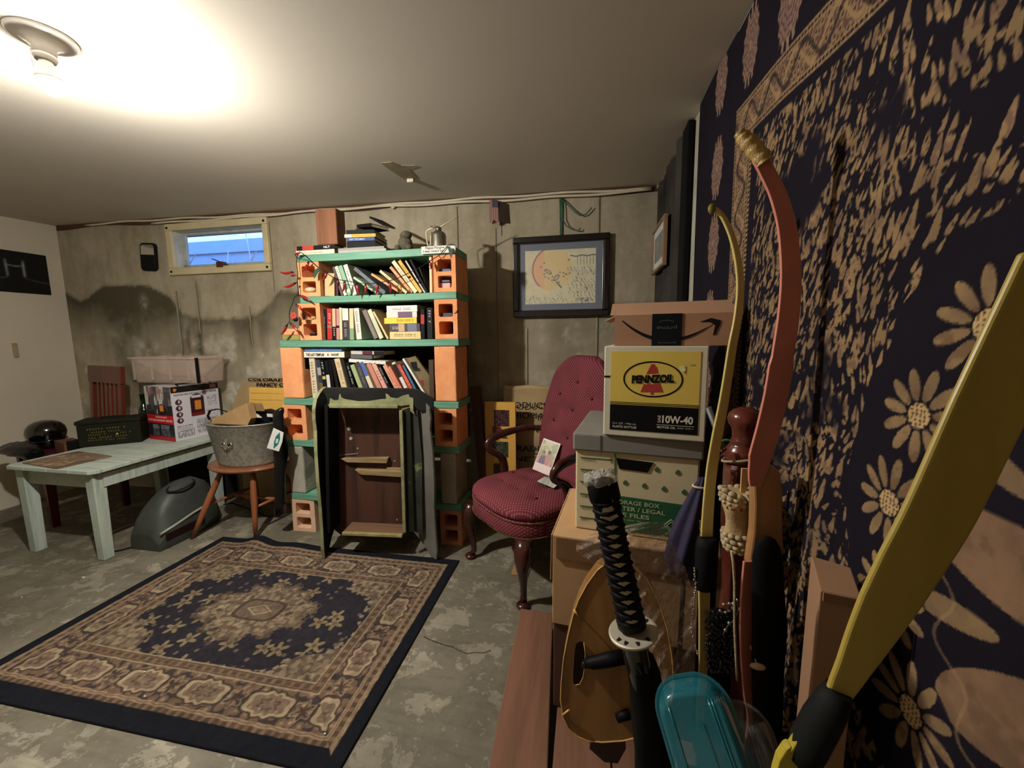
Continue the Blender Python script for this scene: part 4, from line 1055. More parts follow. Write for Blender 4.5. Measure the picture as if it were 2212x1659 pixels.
lean(z3, 'white book with dark violet lower spine in the second bay', 3, G2, 762, 748, 1190, 1526, 66, (218, 212, 196), bands=((0.0, 0.62, (52, 44, 62)),), title=(9, 0.08, 0.55), tcol=(200, 190, 170))
lean(z3, 'peach book with a small green foot label in the second bay', 3, G2, 836, 826, 1190, 1526, 44, (226, 196, 150), bands=((0.02, 0.36, (120, 160, 120)),))
lean(z3, 'wide white paperback with black letters leaning slightly left in the second bay', 3, G2, 908, 874, 1188, 1524, 58, (226, 216, 198), title=(12, 0.2, 0.9), tcol=(60, 54, 56))
lean(z3, 'grey brown paperback leaning left in the middle of the second bay', 3, G2, 1098, 966, 1218, 1522, 52, (124, 110, 104), title=(12, 0.1, 0.7), tcol=(180, 170, 160))
lean(z3, 'cream green edged paperback leaning beside the grey brown one', 3, G2, 1158, 1022, 1212, 1522, 50, (212, 204, 164), bands=((0.2, 0.7, (190, 196, 160)),))
lean(z3, 'thin cream booklet leaning last before the lying stack of the second bay', 3, G2, 1238, 1082, 1230, 1524, 22, (220, 190, 142))
def lie(zf, label, group, xl, xr, yt, yb_, col, z0=None, dep=0.14, Y=2.16, rz=0.0, ang=0.0, **kw):
    L_ = on_y(*zf(xl, yb_), Y); R_ = on_y(*zf(xr, yb_), Y); T_ = on_y(*zf(xl, yt), Y)
    z = L_.z if z0 is None else z0
    return book(label, group, (L_.x, Y, z), max(0.006, T_.z - L_.z) * 0.97, dep, R_.x - L_.x, col, ang, lying=True, rz=rz, **kw), z + (T_.z - L_.z)
z_ = SHELFZ[3] + 0.0005
for (xl, xr, yt, yb_, col, lab, kw) in (
    (1270, 1604, 1440, 1522, (222, 196, 132), 'pale yellow paperback at the foot of the lying stack', dict(title=(14, 0.15, 0.85), tcol=(120, 100, 70))),
    (1266, 1594, 1352, 1438, (78, 66, 74), 'dark picture spined paperback second from the foot of the lying stack', dict(bands=((0.3, 0.5, (196, 160, 120)), (0.6, 0.9, (110, 112, 130))), title=(9, 0.1, 0.3))),
    (1208, 1560, 1286, 1350, (232, 200, 60), 'bright yellow book in the middle of the lying stack', dict(title=(14, 0.4, 0.9), tcol=(130, 96, 40))),
    (1232, 1562, 1220, 1284, (222, 212, 198), 'white book with violet picture spine, second from the top of the lying stack', dict(bands=((0.38, 0.85, (112, 82, 110)),))),
    (1234, 1565, 1150, 1218, (228, 222, 212), 'white paperback on top of the lying stack in the second bay', dict(title=(12, 0.2, 0.8), tcol=(150, 90, 80)))):
    _, z_ = lie(z3, lab, G2, xl, xr, yt, yb_, col, z0=z_, **kw)
lean(z3, 'black book with a red label upright right of the lying stack', 3, G2, 1606, 1600, 1198, 1526, 42, (34, 32, 36), bands=((0.5, 0.82, (176, 46, 38)),))
lean(z3, 'charcoal book with pale lettering upright near the right block', 3, G2, 1676, 1668, 1182, 1524, 56, (54, 54, 56), title=(5, 0.5, 0.92), tcol=(210, 208, 200))
# third bay
Lb = lambda *a, **k: lean(z4, *a, **k)
Lb('black thin novel against the left orange block in the third bay', 4, G3, 330, 322, 150, 648, 28, (26, 24, 26), bands=((0.05, 0.35, (176, 170, 164)),))
Lb('tall beige paperback with a column of words near the left of the third bay', 4, G3, 432, 388, 218, 655, 60, (206, 192, 160), dep=0.16, title=(12, 0.1, 0.9), tcol=(110, 90, 64))
Lb('navy and multicoloured spine right of the tall beige paperback', 4, G3, 520, 466, 240, 655, 40, (44, 48, 66), bands=((0.6, 0.8, (150, 150, 150)), (0.2, 0.4, (110, 90, 50))))
Lb('black spine with white letters and a yellow badge in the third bay', 4, G3, 566, 510, 244, 655, 36, (32, 34, 36), bands=((0.5, 0.58, (200, 176, 80)),), title=(5, 0.62, 0.95))
Lb('black book with a white foot label in the third bay', 4, G3, 604, 556, 246, 655, 38, (26, 24, 28), bands=((0.0, 0.62, (206, 200, 190)),))
Lb('plain black hardback in the left half of the third bay', 4, G3, 648, 598, 236, 655, 30, (22, 20, 22))
Lb('very dark brown hardback before the cream worn spine of the third bay', 4, G3, 704, 628, 236, 655, 34, (48, 34, 28))
Lb('worn cream spine leaning left in the third bay', 4, G3, 770, 662, 230, 655, 62, (208, 184, 140), dep=0.15, title=(11, 0.35, 0.9), tcol=(140, 110, 76))
Lb('dark olive cloth book leaning right of the worn cream spine', 4, G3, 850, 732, 238, 655, 34, (58, 60, 50))
Lb('black book with small white words leaning in the third bay', 4, G3, 900, 784, 272, 655, 36, (28, 30, 32), title=(15, 0.4, 0.9))
Lb('light green paperback leaning in the middle of the third bay', 4, G3, 974, 836, 300, 655, 48, (158, 172, 120), bands=((0.0, 0.3, (190, 188, 150)),))
Lb('dark grey paperback leaning right of the light green one', 4, G3, 1036, 890, 270, 655, 46, (66, 62, 64), title=(12, 0.4, 0.85), tcol=(150, 146, 140))
Lb('blue topped cream paperback leaning in the third bay', 4, G3, 1098, 938, 272, 655, 46, (212, 200, 168), bands=((0.62, 1.0, (70, 100, 160)),))
Lb('deep salmon paperback leaning right of the blue topped one', 4, G3, 1184, 1012, 288, 655, 54, (200, 126, 108))
Lb('pale pink paperback leaning at mid third bay', 4, G3, 1252, 1070, 290, 655, 50, (218, 160, 140), title=(4, 0.5, 0.8), tcol=(170, 80, 70))
Lb('slim black book with white title leaning between pink and salmon ones', 4, G3, 1314, 1128, 290, 655, 32, (28, 26, 28), title=(12, 0.45, 0.9))
Lb('salmon paperback with red lettering leaning in the third bay', 4, G3, 1382, 1190, 306, 655, 48, (214, 150, 116), title=(8, 0.35, 0.8), tcol=(150, 60, 44))
Lb('slim coral paperback leaning right of the lettered salmon one', 4, G3, 1430, 1246, 322, 655, 34, (210, 122, 92))
Lb('white paperback with a dark picture on its upper spine in the third bay', 4, G3, 1484, 1288, 274, 655, 42, (214, 206, 194), bands=((0.6, 0.95, (60, 50, 60)),))
Lb('bright orange red book leaning near the right of the third bay', 4, G3, 1540, 1348, 302, 655, 42, (206, 74, 50), title=(11, 0.4, 0.85), tcol=(240, 200, 180))
Lb('thin blue book leaning beneath the big olive one', 4, G3, 1590, 1400, 300, 655, 26, (60, 108, 144))
Lb('large olive book with its cover facing out, leaning at the right of the third bay', 4, G3, 1672, 1402, 232, 655, 26, (222, 214, 200), dep=0.2)
# the olive cover seen from the front, tucked behind the leaning row
OC = thing('book', 'wide olive brown book showing its front cover behind the leaning row', 'book', (-0.93, 2.23, 0.879), 0, G3)
cpx = [(1428, 228), (1545, 196), (1702, 410), (1700, 640), (1655, 655)]
cp = [on_y(*z4(x, y), 2.20) for x, y in cpx]; mb = MB()
bot = [on_y(*z4(x, y), 2.20) for x, y in ((1400, 655),)]
pp = [(p.x, max(p.z, 0.8795)) for p in cp]
mb.prism(pp, 2.196, 2.214); mb.build('cover', pm((112, 98, 62), 0.6, var=0.2), OC, world=True)
for (a, b, c, d, col) in ((1490, 262, 1570, 330, (40, 40, 28)), (1500, 330, 1600, 360, (60, 56, 36)), (1590, 460, 1640, 510, (150, 30, 28))):
    A = on_y(*z4(a, b), 2.195); B = on_y(*z4(c, d), 2.195); mb = MB(); mb.prism([(A.x, A.z), (B.x - 0.006, A.z + 0.002), (B.x, B.z), (A.x + 0.008, B.z)], 2.1945, 2.196); mb.build('cover_print', ink(col), OC, world=True)
lean(z4, 'upright brown cloth book against the right orange block of the third bay', 4, G3, 1700, 1688, 240, 660, 50, (74, 52, 38), Y=2.15)
# lying across the third bay
b_, zt = lie(z4, 'white book titled in black lying across the left of the third bay', G3, 338, 775, 150, 212, (226, 218, 196), Y=2.155)
_b = b_
M_ = Matrix.Translation(Vector(_b.location)); Lw = on_y(*z4(775, 212), 2.155).x - _b.location.x; hh = zt - _b.location.z
text('THE LAST TEMPLAR', frame((_b.location.x + Lw * 0.28, 2.1545, _b.location.z + hh * 0.47), (1, 0, 0), (0, 0, 1)), Lw * 0.46, hh * 0.5, ink((40, 34, 30)), _b, 'title', 0.03)
text('KHOURY', frame((_b.location.x + Lw * 0.78, 2.1545, _b.location.z + hh * 0.47), (1, 0, 0), (0, 0, 1)), Lw * 0.19, hh * 0.42, ink((40, 34, 30)), _b, 'title', 0.03)
mb = MB(); mb.prism([(_b.location.x + Lw * 0.60 + 0.0065 * math.cos(a * PI / 6), _b.location.z + hh * 0.47 + 0.0055 * math.sin(a * PI / 6)) for a in range(12)], 2.1543, 2.1549); mb.build('red_emblem', ink((150, 50, 40)), _b, world=True)
lie(z4, 'blue book lying on the white one under the third board', G3, 344, 745, 102, 148, (84, 122, 168), z0=zt + 0.001, Y=2.155, title=(7, 0.2, 0.6), tcol=(150, 180, 210))
_, zt = lie(z4, 'thin white book lowest of the three lying at mid third bay', G3, 822, 1220, 226, 262, (220, 212, 198), Y=2.165, ang=0.06)
_, zt2 = lie(z4, 'black grey book lying between two thin ones at mid third bay', G3, 832, 1088, 182, 226, (44, 44, 46), z0=zt + 0.002, Y=2.165, ang=0.03, bands=((0.05, 0.95, (90, 90, 92)),))
lie(z4, 'thin white and dark red book topmost of the three lying at mid third bay', G3, 846, 1205, 140, 178, (190, 184, 178), z0=zt2 + 0.001, Y=2.165, ang=0.02, bands=((0.35, 0.65, (96, 36, 40)), (0.7, 1.0, (44, 42, 44))))
# on top of the shelf
zt = SHELFZ[1] + 0.0005
_, zt = lie(z3, 'white book at the left end on top of the shelf', G0, 246, 664, 497, 545, (226, 214, 178), z0=zt, Y=2.145, title=(24, 0.15, 0.7), tcol=(150, 120, 80))
_, ztb = lie(z3, 'black book with a red patch lying on the white one atop the shelf', G0, 244, 668, 448, 495, (38, 34, 36), z0=zt + 0.001, Y=2.145, bands=((0.17, 0.46, (188, 50, 40)), (0.0, 0.02, (200, 90, 50))), title=('NLT', 0.72, 0.88))
_, zu = lie(z3, 'thin silver grey book at the bottom of the right pile atop the shelf', G0, 706, 1224, 506, 532, (170, 168, 160), z0=SHELFZ[1] + 0.0005, Y=2.15)
_, zu = lie(z3, 'thin dark book with a pale edge second in the pile atop the shelf', G0, 702, 1204, 480, 506, (62, 62, 66), z0=zu + 0.0008, Y=2.155, bands=((0.0, 1.0, (148, 146, 140)),))
_, zu = lie(z3, 'thick black scripture under the blue one in the pile atop the shelf', G0, 800, 1095, 408, 476, (34, 32, 32), z0=zu + 0.001, Y=2.16, rz=0.10, dep=0.19)
_, zu = lie(z3, 'blue testament with white title in the pile atop the shelf', G0, 796, 1085, 362, 402, (50, 70, 130), z0=zu + 0.001, Y=2.155, rz=0.10, dep=0.19, title=('NEW TESTAMENT', 0.1, 0.66), tcol=(200, 206, 220))
_, zu = lie(z3, 'yellow and white thin book in the pile atop the shelf', G0, 772, 1095, 322, 358, (230, 216, 186), z0=zu + 0.001, Y=2.155, rz=0.10, dep=0.17, bands=((0.22, 1.0, (222, 170, 52)),))
_, zu = lie(z3, 'dark slate hardback near the top of the pile atop the shelf', G0, 790, 1080, 268, 318, (44, 46, 44), z0=zu + 0.001, Y=2.165, rz=0.12, dep=0.17)
_, zu = lie(z3, 'tan paged book with dark spine tilted on top of the pile', G0, 905, 1130, 232, 268, (40, 36, 38), z0=zu + 0.012, Y=2.18, rz=-0.45, dep=0.13, ang=0.10)
lie(z3, 'slim black booklet sticking up on the very top of the pile', G0, 1045, 1250, 215, 235, (30, 28, 32), z0=zu + 0.045, Y=2.22, rz=-0.3, dep=0.10, ang=0.50)

# ------------------------------------------------------------------ other things on the shelf
A = on_y(*z3(478, 440), 2.15); B = on_y(*z3(700, 440), 2.15); T = on_y(*z3(478, 90), 2.15)
WB = thing('wooden_box', 'upright reddish wooden box standing on the books at the left atop the shelf', 'box', (A.x, 2.15, ztb + 0.001), 0.0)
ww = B.x - A.x; hz = T.z - A.z + 0.02; wm_ = wood((136, 86, 54), (108, 66, 40), 0.6, 2, 0.8)
mb = MB(); mb.box((0, 0, 0), (ww, 0.085, hz)); mb.build('body', wm_, WB, bevel=0.002)
mb = MB(); mb.box((0.001, -0.003, hz * 0.02), (ww - 0.001, 0.0, hz * 0.98)); mb.build('front_panel', wm_, WB, bevel=0.001)
# stone frog
fb = on_y(*z3(1340, 498), 2.20)
FR2 = thing('stone_figurine', 'small squat grey green stone animal figurine between the books and oil can', 'figurine', (fb.x, 2.20, 1.7445))
stn = pm((92, 86, 66), 0.8, var=0.35, scale=60, bump=0.6)
mb = MB(); mb.ball((0.055, 0.0, 0.045), (0.042, 0.035, 0.044), 14, 10); mb.build('body', stn, FR2)
mb = MB(); mb.ball((0.068, -0.012, 0.088), (0.034, 0.03, 0.024), 12, 8); mb.ball((0.046, -0.015, 0.085), (0.016, 0.016, 0.016), 8, 6); mb.build('head', stn, FR2)
for sx in (0.018, 0.088):
    mb = MB(); mb.ball((sx, -0.02, 0.018), (0.020, 0.024, 0.018), 10, 6); mb.build('leg', stn, FR2)
# oil can
ob = on_y(*z3(1800, 492), 2.20); u = 0.19891 * (on_y(*z3(1900, 492), 2.2).x - on_y(*z3(1800, 492), 2.2).x) / 19.891
OCN = thing('oil_can', 'pewter grey pump oil can with long spout and wire handle on the top board', 'oil can', (ob.x, 2.20, 1.7445))
pew = Mat('old_metal', 0.38, 0.85); pew.color(pew.ramp(pew.noise(12, 4), [(0.3, lin((120, 114, 98))), (0.7, lin((176, 168, 146)))])); pew = pew.m
z0c, zt_ = 0.0, 0.105
mb = MB(); mb.lathe([(0.0, 0), (0.043, 0), (0.044, 0.004), (0.042, 0.010), (0.042, 0.075), (0.038, 0.088), (0.024, 0.099), (0.018, 0.102), (0, 0.102)], 28); mb.build('body', pew, OCN)
mb = MB(); mb.lathe([(0.0, 0.100), (0.017, 0.100), (0.017, 0.120), (0.012, 0.124), (0, 0.124)], 18); mb.build('cap', pew, OCN)
mb = MB(); mb.tube([(0.004, 0, 0.122), (0.02, -0.002, 0.126), (0.055, -0.004, 0.143), (0.10, -0.006, 0.162), (0.126, -0.007, 0.170)], [0.0045, 0.004, 0.003, 0.0022, 0.002], 8); mb.build('spout', pm((186, 170, 130), 0.3, 0.6), OCN)
wr = pm((180, 168, 140), 0.3, 0.8)
mb = MB(); mb.tube([(-0.012, 0, 0.124), (-0.035, 0, 0.122), (-0.068, 0, 0.110), (-0.075, 0, 0.098), (-0.073, 0, 0.06), (-0.066, 0, 0.028), (-0.055, 0, 0.022), (-0.049, 0, 0.035), (-0.046, 0, 0.08), (-0.040, 0, 0.10)], 0.0028, 8); mb.build('handle', wr, OCN)
mb = MB(); mb.tube([(-0.002, 0, 0.124), (-0.02, 0, 0.130), (-0.045, 0, 0.131)], [0.004, 0.004, 0.006], 8); mb.ball((-0.022, 0, 0.129), 0.007, 8, 6); mb.build('thumb_lever', wr, OCN)
# little sign hanging over the board's edge
A = on_y(*z3(1612, 600), 2.118); B = on_y(*z3(1895, 502), 2.118)
SG = thing('sign', 'small white hand lettered sign hung on the front of the top board', 'sign', (A.x, 2.118, A.z))
mb = MB(); mb.box((A.x, 2.116, A.z), (B.x + 0.045, 2.120, B.z)); mb.build('plaque', pm((222, 218, 206), 0.6), SG, world=True, bevel=0.001)
bk = ink((40, 38, 38)); w_ = B.x - A.x
text('Please Forgive me', frame((A.x + w_ * 0.62, 2.116, A.z + (B.z - A.z) * 0.72), (1, 0, 0), (0, 0, 1)), w_ * 0.92, 0.017, bk, SG, 'lettering', 0.01)
text('I was raised by', frame((A.x + w_ * 0.45, 2.116, A.z + (B.z - A.z) * 0.30), (1, 0, 0), (0, 0, 1)), w_ * 0.76, 0.016, bk, SG, 'lettering', 0.01)
# cartons and bits in the block cells
def bit(x0, y0_, x1, y1_, col, lab, cat, name, dy=0.03, dep=0.06, cz=None):
    a = on_y(*z3(x0, y1_), SY0 + dy); b = on_y(*z3(x1, y0_), SY0 + dy); z = cz if cz is not None else a.z
    mb = MB(); mb.box((a.x, SY0 + dy, z), (b.x, SY0 + dy + dep, z + b.z - a.z)); solo(mb, name, pm(col, 0.5), lab, cat, bevel=0.0015)
cz = lambda z0, z1: (z0 + (z1 - z0) * 0.115 + 0.001, z0 + (z1 - z0) * 0.5575 + 0.001)
lo1, up1 = cz(1.5005, 1.7005); lo2, up2 = cz(1.2405, 1.4605)
bit(1795, 730, 1925, 770, (60, 78, 120), 'small blue and white carton in the upper cell of the top right block', 'carton', 'small_carton', cz=up1)
bit(1800, 905, 1920, 965, (196, 150, 140), 'small red and white carton in the lower cell of the top right block', 'carton', 'small_carton', cz=lo1)
bit(1810, 858, 1915, 885, (70, 80, 104), 'slate blue matchbox lying on the red and white carton', 'matchbox', 'matchbox', cz=lo1 + 0.033)
bit(1790, 1240, 1945, 1285, (52, 58, 66), 'dark cassette like case in the upper cell of the right block beside upright books', 'case', 'dark_case', cz=up2)
bit(365, 1250, 450, 1290, (180, 140, 90), 'tan matchbox in the upper cell of the left block beside upright books', 'matchbox', 'matchbox', cz=up2, dy=0.05)
bit(395, 1450, 460, 1475, (40, 38, 40), 'flat black item in the lower cell of the left block beside upright books', 'case', 'dark_case', cz=lo2, dy=0.05)
p = on_y(*z3(405, 990), SY0 + 0.04); mb = MB(); mb.ball((p.x, SY0 + 0.045, lo1 + 0.0185), (0.037, 0.03, 0.018), 14, 9)
solo(mb, 'smooth_stone', pm((190, 178, 138), 0.6), 'egg shaped pale stone in the lower cell of the top left block', 'stone')
# pine cone and red flower before the left block
PC = thing('pine_cone', 'brown pine cone hung before the left block of the second bay', 'pine cone', tuple(on_y(*z3(330, 1330), 2.075)))
brn = pm((92, 52, 36), 0.8, var=0.3)
mb = MB(); c0 = on_y(*z3(335, 1260), 2.09)
mb.ball(c0, (0.010, 0.010, 0.024), 8, 6); mb.build('core', brn, PC, world=True)
mb = MB()
for k in range(60):
    a = k * 2.4; t = k / 60; r = 0.008 + 0.012 * math.sin(PI * (0.1 + 0.85 * t)); z = c0.z - 0.026 + 0.052 * t; d = Vector((math.cos(a), math.sin(a), -0.2)); s_ = Vector((-math.sin(a), math.cos(a), 0)) * 0.006
    p = Vector((c0.x, c0.y, z)); mb.poly([p + s_ * 0.6, p + d * r + s_ + Vector((0, 0, 0.001)), p + d * (r + 0.003), p + d * r - s_, p - s_ * 0.6])
tag(mb.build('scales', brn, PC, world=True), kind='stuff')
FL = thing('fabric_flower', 'red fabric flower with a dark centre at the left end of the third board', 'flower', tuple(on_y(*z3(235, 1320), 2.11)))
rd = pm((190, 58, 44), 0.7); c0 = on_y(*z3(225, 1270), 2.09)
for k in range(6):
    a = k * PI / 3; mb = MB(); mb.ball(c0 + Vector((math.cos(a) * 0.013, -0.003, math.sin(a) * 0.013)), (0.010, 0.004, 0.010), 9, 6); mb.build('petal', rd, FL, world=True)
mb = MB(); mb.ball(c0 + Vector((0.008, 0.002, -0.02)), (0.016, 0.010, 0.014), 10, 6); mb.build('dark_centre', pm((30, 26, 34), 0.7), FL, world=True)

# ------------------------------------------------------------------ chili pepper string lights
SL = thing('string_lights', 'string of red chili pepper lights draped over the shelf front and left side', 'string lights', tuple(on_y(*z3(250, 600), 2.10)))
wire = pm((38, 40, 34), 0.5); chili = pm((150, 22, 24), 0.18, var=0.15, spec=0.6, coat=0.5); capm = pm((28, 40, 30), 0.5)
def path(pts, Y=2.108):
    P = [on_y(*z3(x, y), Y) for x, y in pts]; Q = []
    for i in range(len(P) - 1):
        a = P[max(i - 1, 0)]; b = P[i]; c = P[i + 1]; d = P[min(i + 2, len(P) - 1)]
        for t in (0, 0.25, 0.5, 0.75):
            Q.append(0.5 * ((2 * b) + (c - a) * t + (2 * a - 5 * b + 4 * c - d) * t * t + (3 * b - a - 3 * c + d) * t ** 3))
    Q.append(P[-1]); return Q
mb = MB()
mb.tube(path([(285, 572), (320, 590), (390, 655), (480, 735), (580, 800), (680, 868), (800, 888), (900, 908), (1010, 918), (1120, 912), (1240, 890), (1330, 868), (1480, 800), (1600, 738), (1690, 680), (1800, 612), (1850, 560), (1895, 505), (1935, 492), (1975, 505)]), 0.0021, 6)
mb.tube(path([(285, 572), (262, 620), (256, 700), (268, 800), (262, 900), (272, 1000), (262, 1045), (232, 1065), (210, 1140), (182, 1200), (176, 1270), (178, 1330), (150, 1360)]), 0.0021, 6)
mb.tube(path([(240, 600), (262, 640), (330, 650), (390, 668)]), 0.0018, 6); mb.tube(path([(1800, 612), (1820, 650), (1832, 690)]), 0.0018, 6)
mb.build('cord', wire, SL, world=True)
peps = [((385, 688), (312, 792)), ((582, 802), (530, 888)), ((700, 872), (700, 962)), ((778, 898), (748, 1014)), ((905, 922), (922, 1056)), ((1002, 930), (998, 1034)), ((1136, 918), (1108, 1048)), ((1252, 898), (1272, 1028)),
        ((1700, 684), (1716, 764)), ((212, 795), (66, 788)), ((244, 912), (108, 952)), ((285, 1045), (412, 1120)), ((256, 1150), (312, 1212)), ((150, 1372), (80, 1474)), ((192, 1352), (290, 1484)), ((2006, 1214), (1950, 1252)), ((250, 600), (300, 588)), ((205, 832), (258, 828)), ((1475, 850), (1500, 845))]
for k, (a, b) in enumerate(peps):
    Y = 2.100 if a[0] > 300 else 2.09
    if a[0] > 1990: Y = 2.14
    A = on_y(*z3(*a), Y); B = on_y(*z3(*b), Y); d = B - A; up_ = Vector((0, -1, 0)).cross(d).normalized() * d.length * 0.09
    mb = MB(); r = 0.0085 if d.length > 0.03 else 0.006
    mb.tube([A, A + d * 0.08, A + d * 0.25 + up_ * 0.5, A + d * 0.5 + up_, A + d * 0.75 + up_ * 0.8, A + d * 0.92 + up_ * 0.3, B], [r * 0.35, r * 0.75, r, r * 0.9, r * 0.62, r * 0.3, r * 0.06], 8)
    mb.build('pepper', chili if k != 2 else pm((70, 18, 26), 0.3), SL, world=True)
    mb = MB(); mb.tube([A - d.normalized() * 0.008, A, A + d.normalized() * 0.007], [0.0028, 0.0045, 0.0072], 8); mb.build('bulb_cap', capm, SL, world=True)
A = on_y(*z3(1370, 925), 2.10); B = on_y(*z3(1405, 1015), 2.10); mb = MB(); d = B - A; mb.tube([A, A + d * 0.3, A + d * 0.7, B], [0.003, 0.006, 0.004, 0.0006], 8); mb.build('pepper', pm((196, 138, 50), 0.3, coat=0.4), SL, world=True, label='yellow pepper')
leafm = pm((30, 70, 56), 0.6)
for pts in ([(450, 770), (490, 745), (502, 780), (470, 830), (445, 868), (440, 810)], [(1898, 528), (1925, 520), (1952, 560), (1935, 650), (1915, 600)]):
    P = [on_y(*z3(x, y), 2.098) for x, y in pts]; mb = MB(); mb.prism([(p.x, p.z) for p in P], 2.097, 2.099); mb.build('leaf', leafm, SL, world=True)

# ================================================================== STRIPPED CABINET leaning before the shelf
FLc, FRc = Vector((-1.462, 1.865, 0)), Vector((-0.816, 1.958, 0))
CBb = (FRc.y - FLc.y) / (FRc.x - FLc.x); CBa = FLc.y - CBb * FLc.x
CN = Vector((-CBb, 1, 0)).normalized()
def z5(x, y): return 600 + x * 0.2411, 820 + y * 0.2411
def cab_pt(x, y, dy):
    v = _ray(*z5(x, y)); t = (CBa + dy * math.sqrt(1 + CBb * CBb)) / (v.y - CBb * v.x)
    return Vector((v.x * t, v.y * t, EYE + v.z * t))
CAB = thing('stripped_cabinet', 'upended cabinet with peeling black and olive paint leaning against the block shelf', 'cabinet', (-1.14, 1.98, 0))
mp = Mat('peeling_black', 0.6, 0, 0.3)
n = mp.noise(5, 7, 0.7); n2 = mp.noise(2.2, 3)
f = mp.step(mp.math('ADD', mp.math('MULTIPLY', n, 0.8), mp.math('MULTIPLY', n2, 0.35)), 0.67, 0.70)
mp.color(mp.mix(f, mp.ramp(n, [(0.3, lin((34, 36, 34))), (0.7, lin((66, 66, 60)))]), lin((116, 124, 72)))); mp.bump(f, 0.4, 0.003)
mp_d = Mat('black_paint', 0.65, 0, 0.15); n = mp_d.noise(6, 5); mp_d.color(mp_d.ramp(n, [(0.35, lin((32, 32, 30))), (0.7, lin((60, 58, 54)))])); mp_d = mp_d.m
ol = Mat('olive_paint', 0.7, 0, 0.3); n = ol.noise(9, 6, 0.7); ol.color(ol.ramp(n, [(0.3, lin((96, 96, 62))), (0.55, lin((140, 142, 98))), (0.8, lin((166, 158, 124)))])); ol.bump(n, 0.5, 0.003)
dkg = Mat('dark_olive', 0.7, 0, 0.25); n = dkg.noise(6, 6, 0.7); dkg.color(dkg.ramp(n, [(0.4, lin((28, 32, 18))), (0.62, lin((48, 54, 28))), (0.70, lin((120, 118, 70)))])); dkg = dkg.m
brw = wood((74, 44, 30), (58, 34, 24), 0.6, 2, 0.6); rawd = wood((150, 126, 84), (120, 98, 62), 0.8, 0, 1.2)
def slab(name, pts, dy, th, mat, bevel=0.0, label=None, th2=None):
    P = [cab_pt(x, y, dy) for x, y in pts]; off = CN * th
    mb = MB(); mb.loft([P, [p + off for p in P]], True, False); return mb.build(name, mat, CAB, world=True, bevel=bevel, label=label)
slab('back_panel', [(420, 240), (1180, 240), (1180, 1400), (560, 1400), (440, 1300)], 0.15, 0.012, brw)
slab('inner_side_panel', [(418, 240), (448, 240), (470, 1390), (440, 1380)], 0.03, 0.12, pm((26, 22, 24), 0.7))
slab('top_apron', [(400, 100), (430, 88), (520, 86), (900, 92), (1190, 96), (1262, 104), (1330, 150), (1395, 184), (1390, 330), (1290, 300), (1246, 280), (1215, 240), (1110, 262), (700, 250), (452, 262), (440, 190)], 0.022, 0.018, mp_d, 0.003)
slab('peeled_patch', [(462, 236), (470, 180), (508, 200), (545, 196), (552, 150), (560, 138), (572, 176), (606, 190), (720, 208), (820, 206), (920, 190), (972, 186), (966, 140), (990, 148), (1010, 172), (1040, 180), (1072, 182), (1120, 158), (1172, 146), (1180, 170), (1214, 180), (1214, 290), (1230, 330), (1190, 300), (1180, 240), (1110, 250), (700, 240)], 0.0205, 0.0025, ol.m, label='olive paint residue')
slab('top_rail', [(450, 238), (1074, 246), (1074, 274), (462, 270)], 0.0, 0.10, ol.m, 0.003)
slab('corner_block', [(1080, 246), (1180, 220), (1186, 262), (1110, 292), (1084, 290)], 0.03, 0.06, rawd)
slab('side_rail', [(1086, 294), (1116, 290), (1148, 1386), (1120, 1392)], 0.0, 0.018, ol.m, 0.002)
slab('side_board', [(1116, 292), (1186, 276), (1226, 1372), (1148, 1386)], 0.02, 0.014, dkg)
slab('side_edge', [(1186, 276), (1252, 290), (1290, 700), (1300, 1400), (1226, 1376)], 0.035, 0.012, mp.m)
slab('bottom_rail', [(572, 1386), (1112, 1408), (1112, 1432), (580, 1410)], 0.0, 0.02, pm((148, 134, 84), 0.8, var=0.3), 0.002)
a, b_, c_, d_ = cab_pt(575, 1386, 0.02), cab_pt(1112, 1408, 0.02), cab_pt(1112, 1408, 0.02) + CN * 0.14, cab_pt(575, 1386, 0.02) + CN * 0.14
mb = MB(); mb.loft([[a, b_, c_, d_], [p - Vector((0, 0, 0.016)) for p in (a, b_, c_, d_)]], True, False); mb.build('bottom_board', wood((120, 88, 62), (96, 68, 46), 0.7, 0, 0.8), CAB, world=True)
slab('cleat', [(560, 722), (988, 716), (976, 764), (620, 756)], 0.12, 0.03, rawd, 0.002)
slab('cleat', [(690, 822), (1104, 838), (1106, 888), (744, 866)], 0.115, 0.035, rawd, 0.002)
slab('cleat', [(974, 806), (1100, 810), (1102, 836), (972, 826)], 0.13, 0.02, rawd, 0.002)
slab('paint_scrape', [(510, 690), (720, 672), (722, 680), (516, 700)], 0.146, 0.003, pm((120, 110, 108), 0.7))
for (x, y, r) in ((640, 452, 20), (655, 540, 16), (1048, 742, 8), (1068, 1268, 8), (716, 630, 8), (850, 472, 5), (490, 316, 9)):
    slab('paint_drip', [(x - r, y), (x - r * 0.4, y - r), (x + r, y - r * 0.3), (x + r * 0.6, y + r * 0.8), (x - r * 0.5, y + r)], 0.147, 0.002, pm((150, 140, 122), 0.7))
def wing(back, front, out, mat, th, sign, name):
    r = (front - back); L_ = r.length; M = frame(back, r, (0, 0, 1))
    mb = MB(); mb.prism([(s * L_, z) for s, z in out], -th / 2, th / 2, M); return mb.build(name, mat, CAB, world=True, bevel=0.004, seg=2)
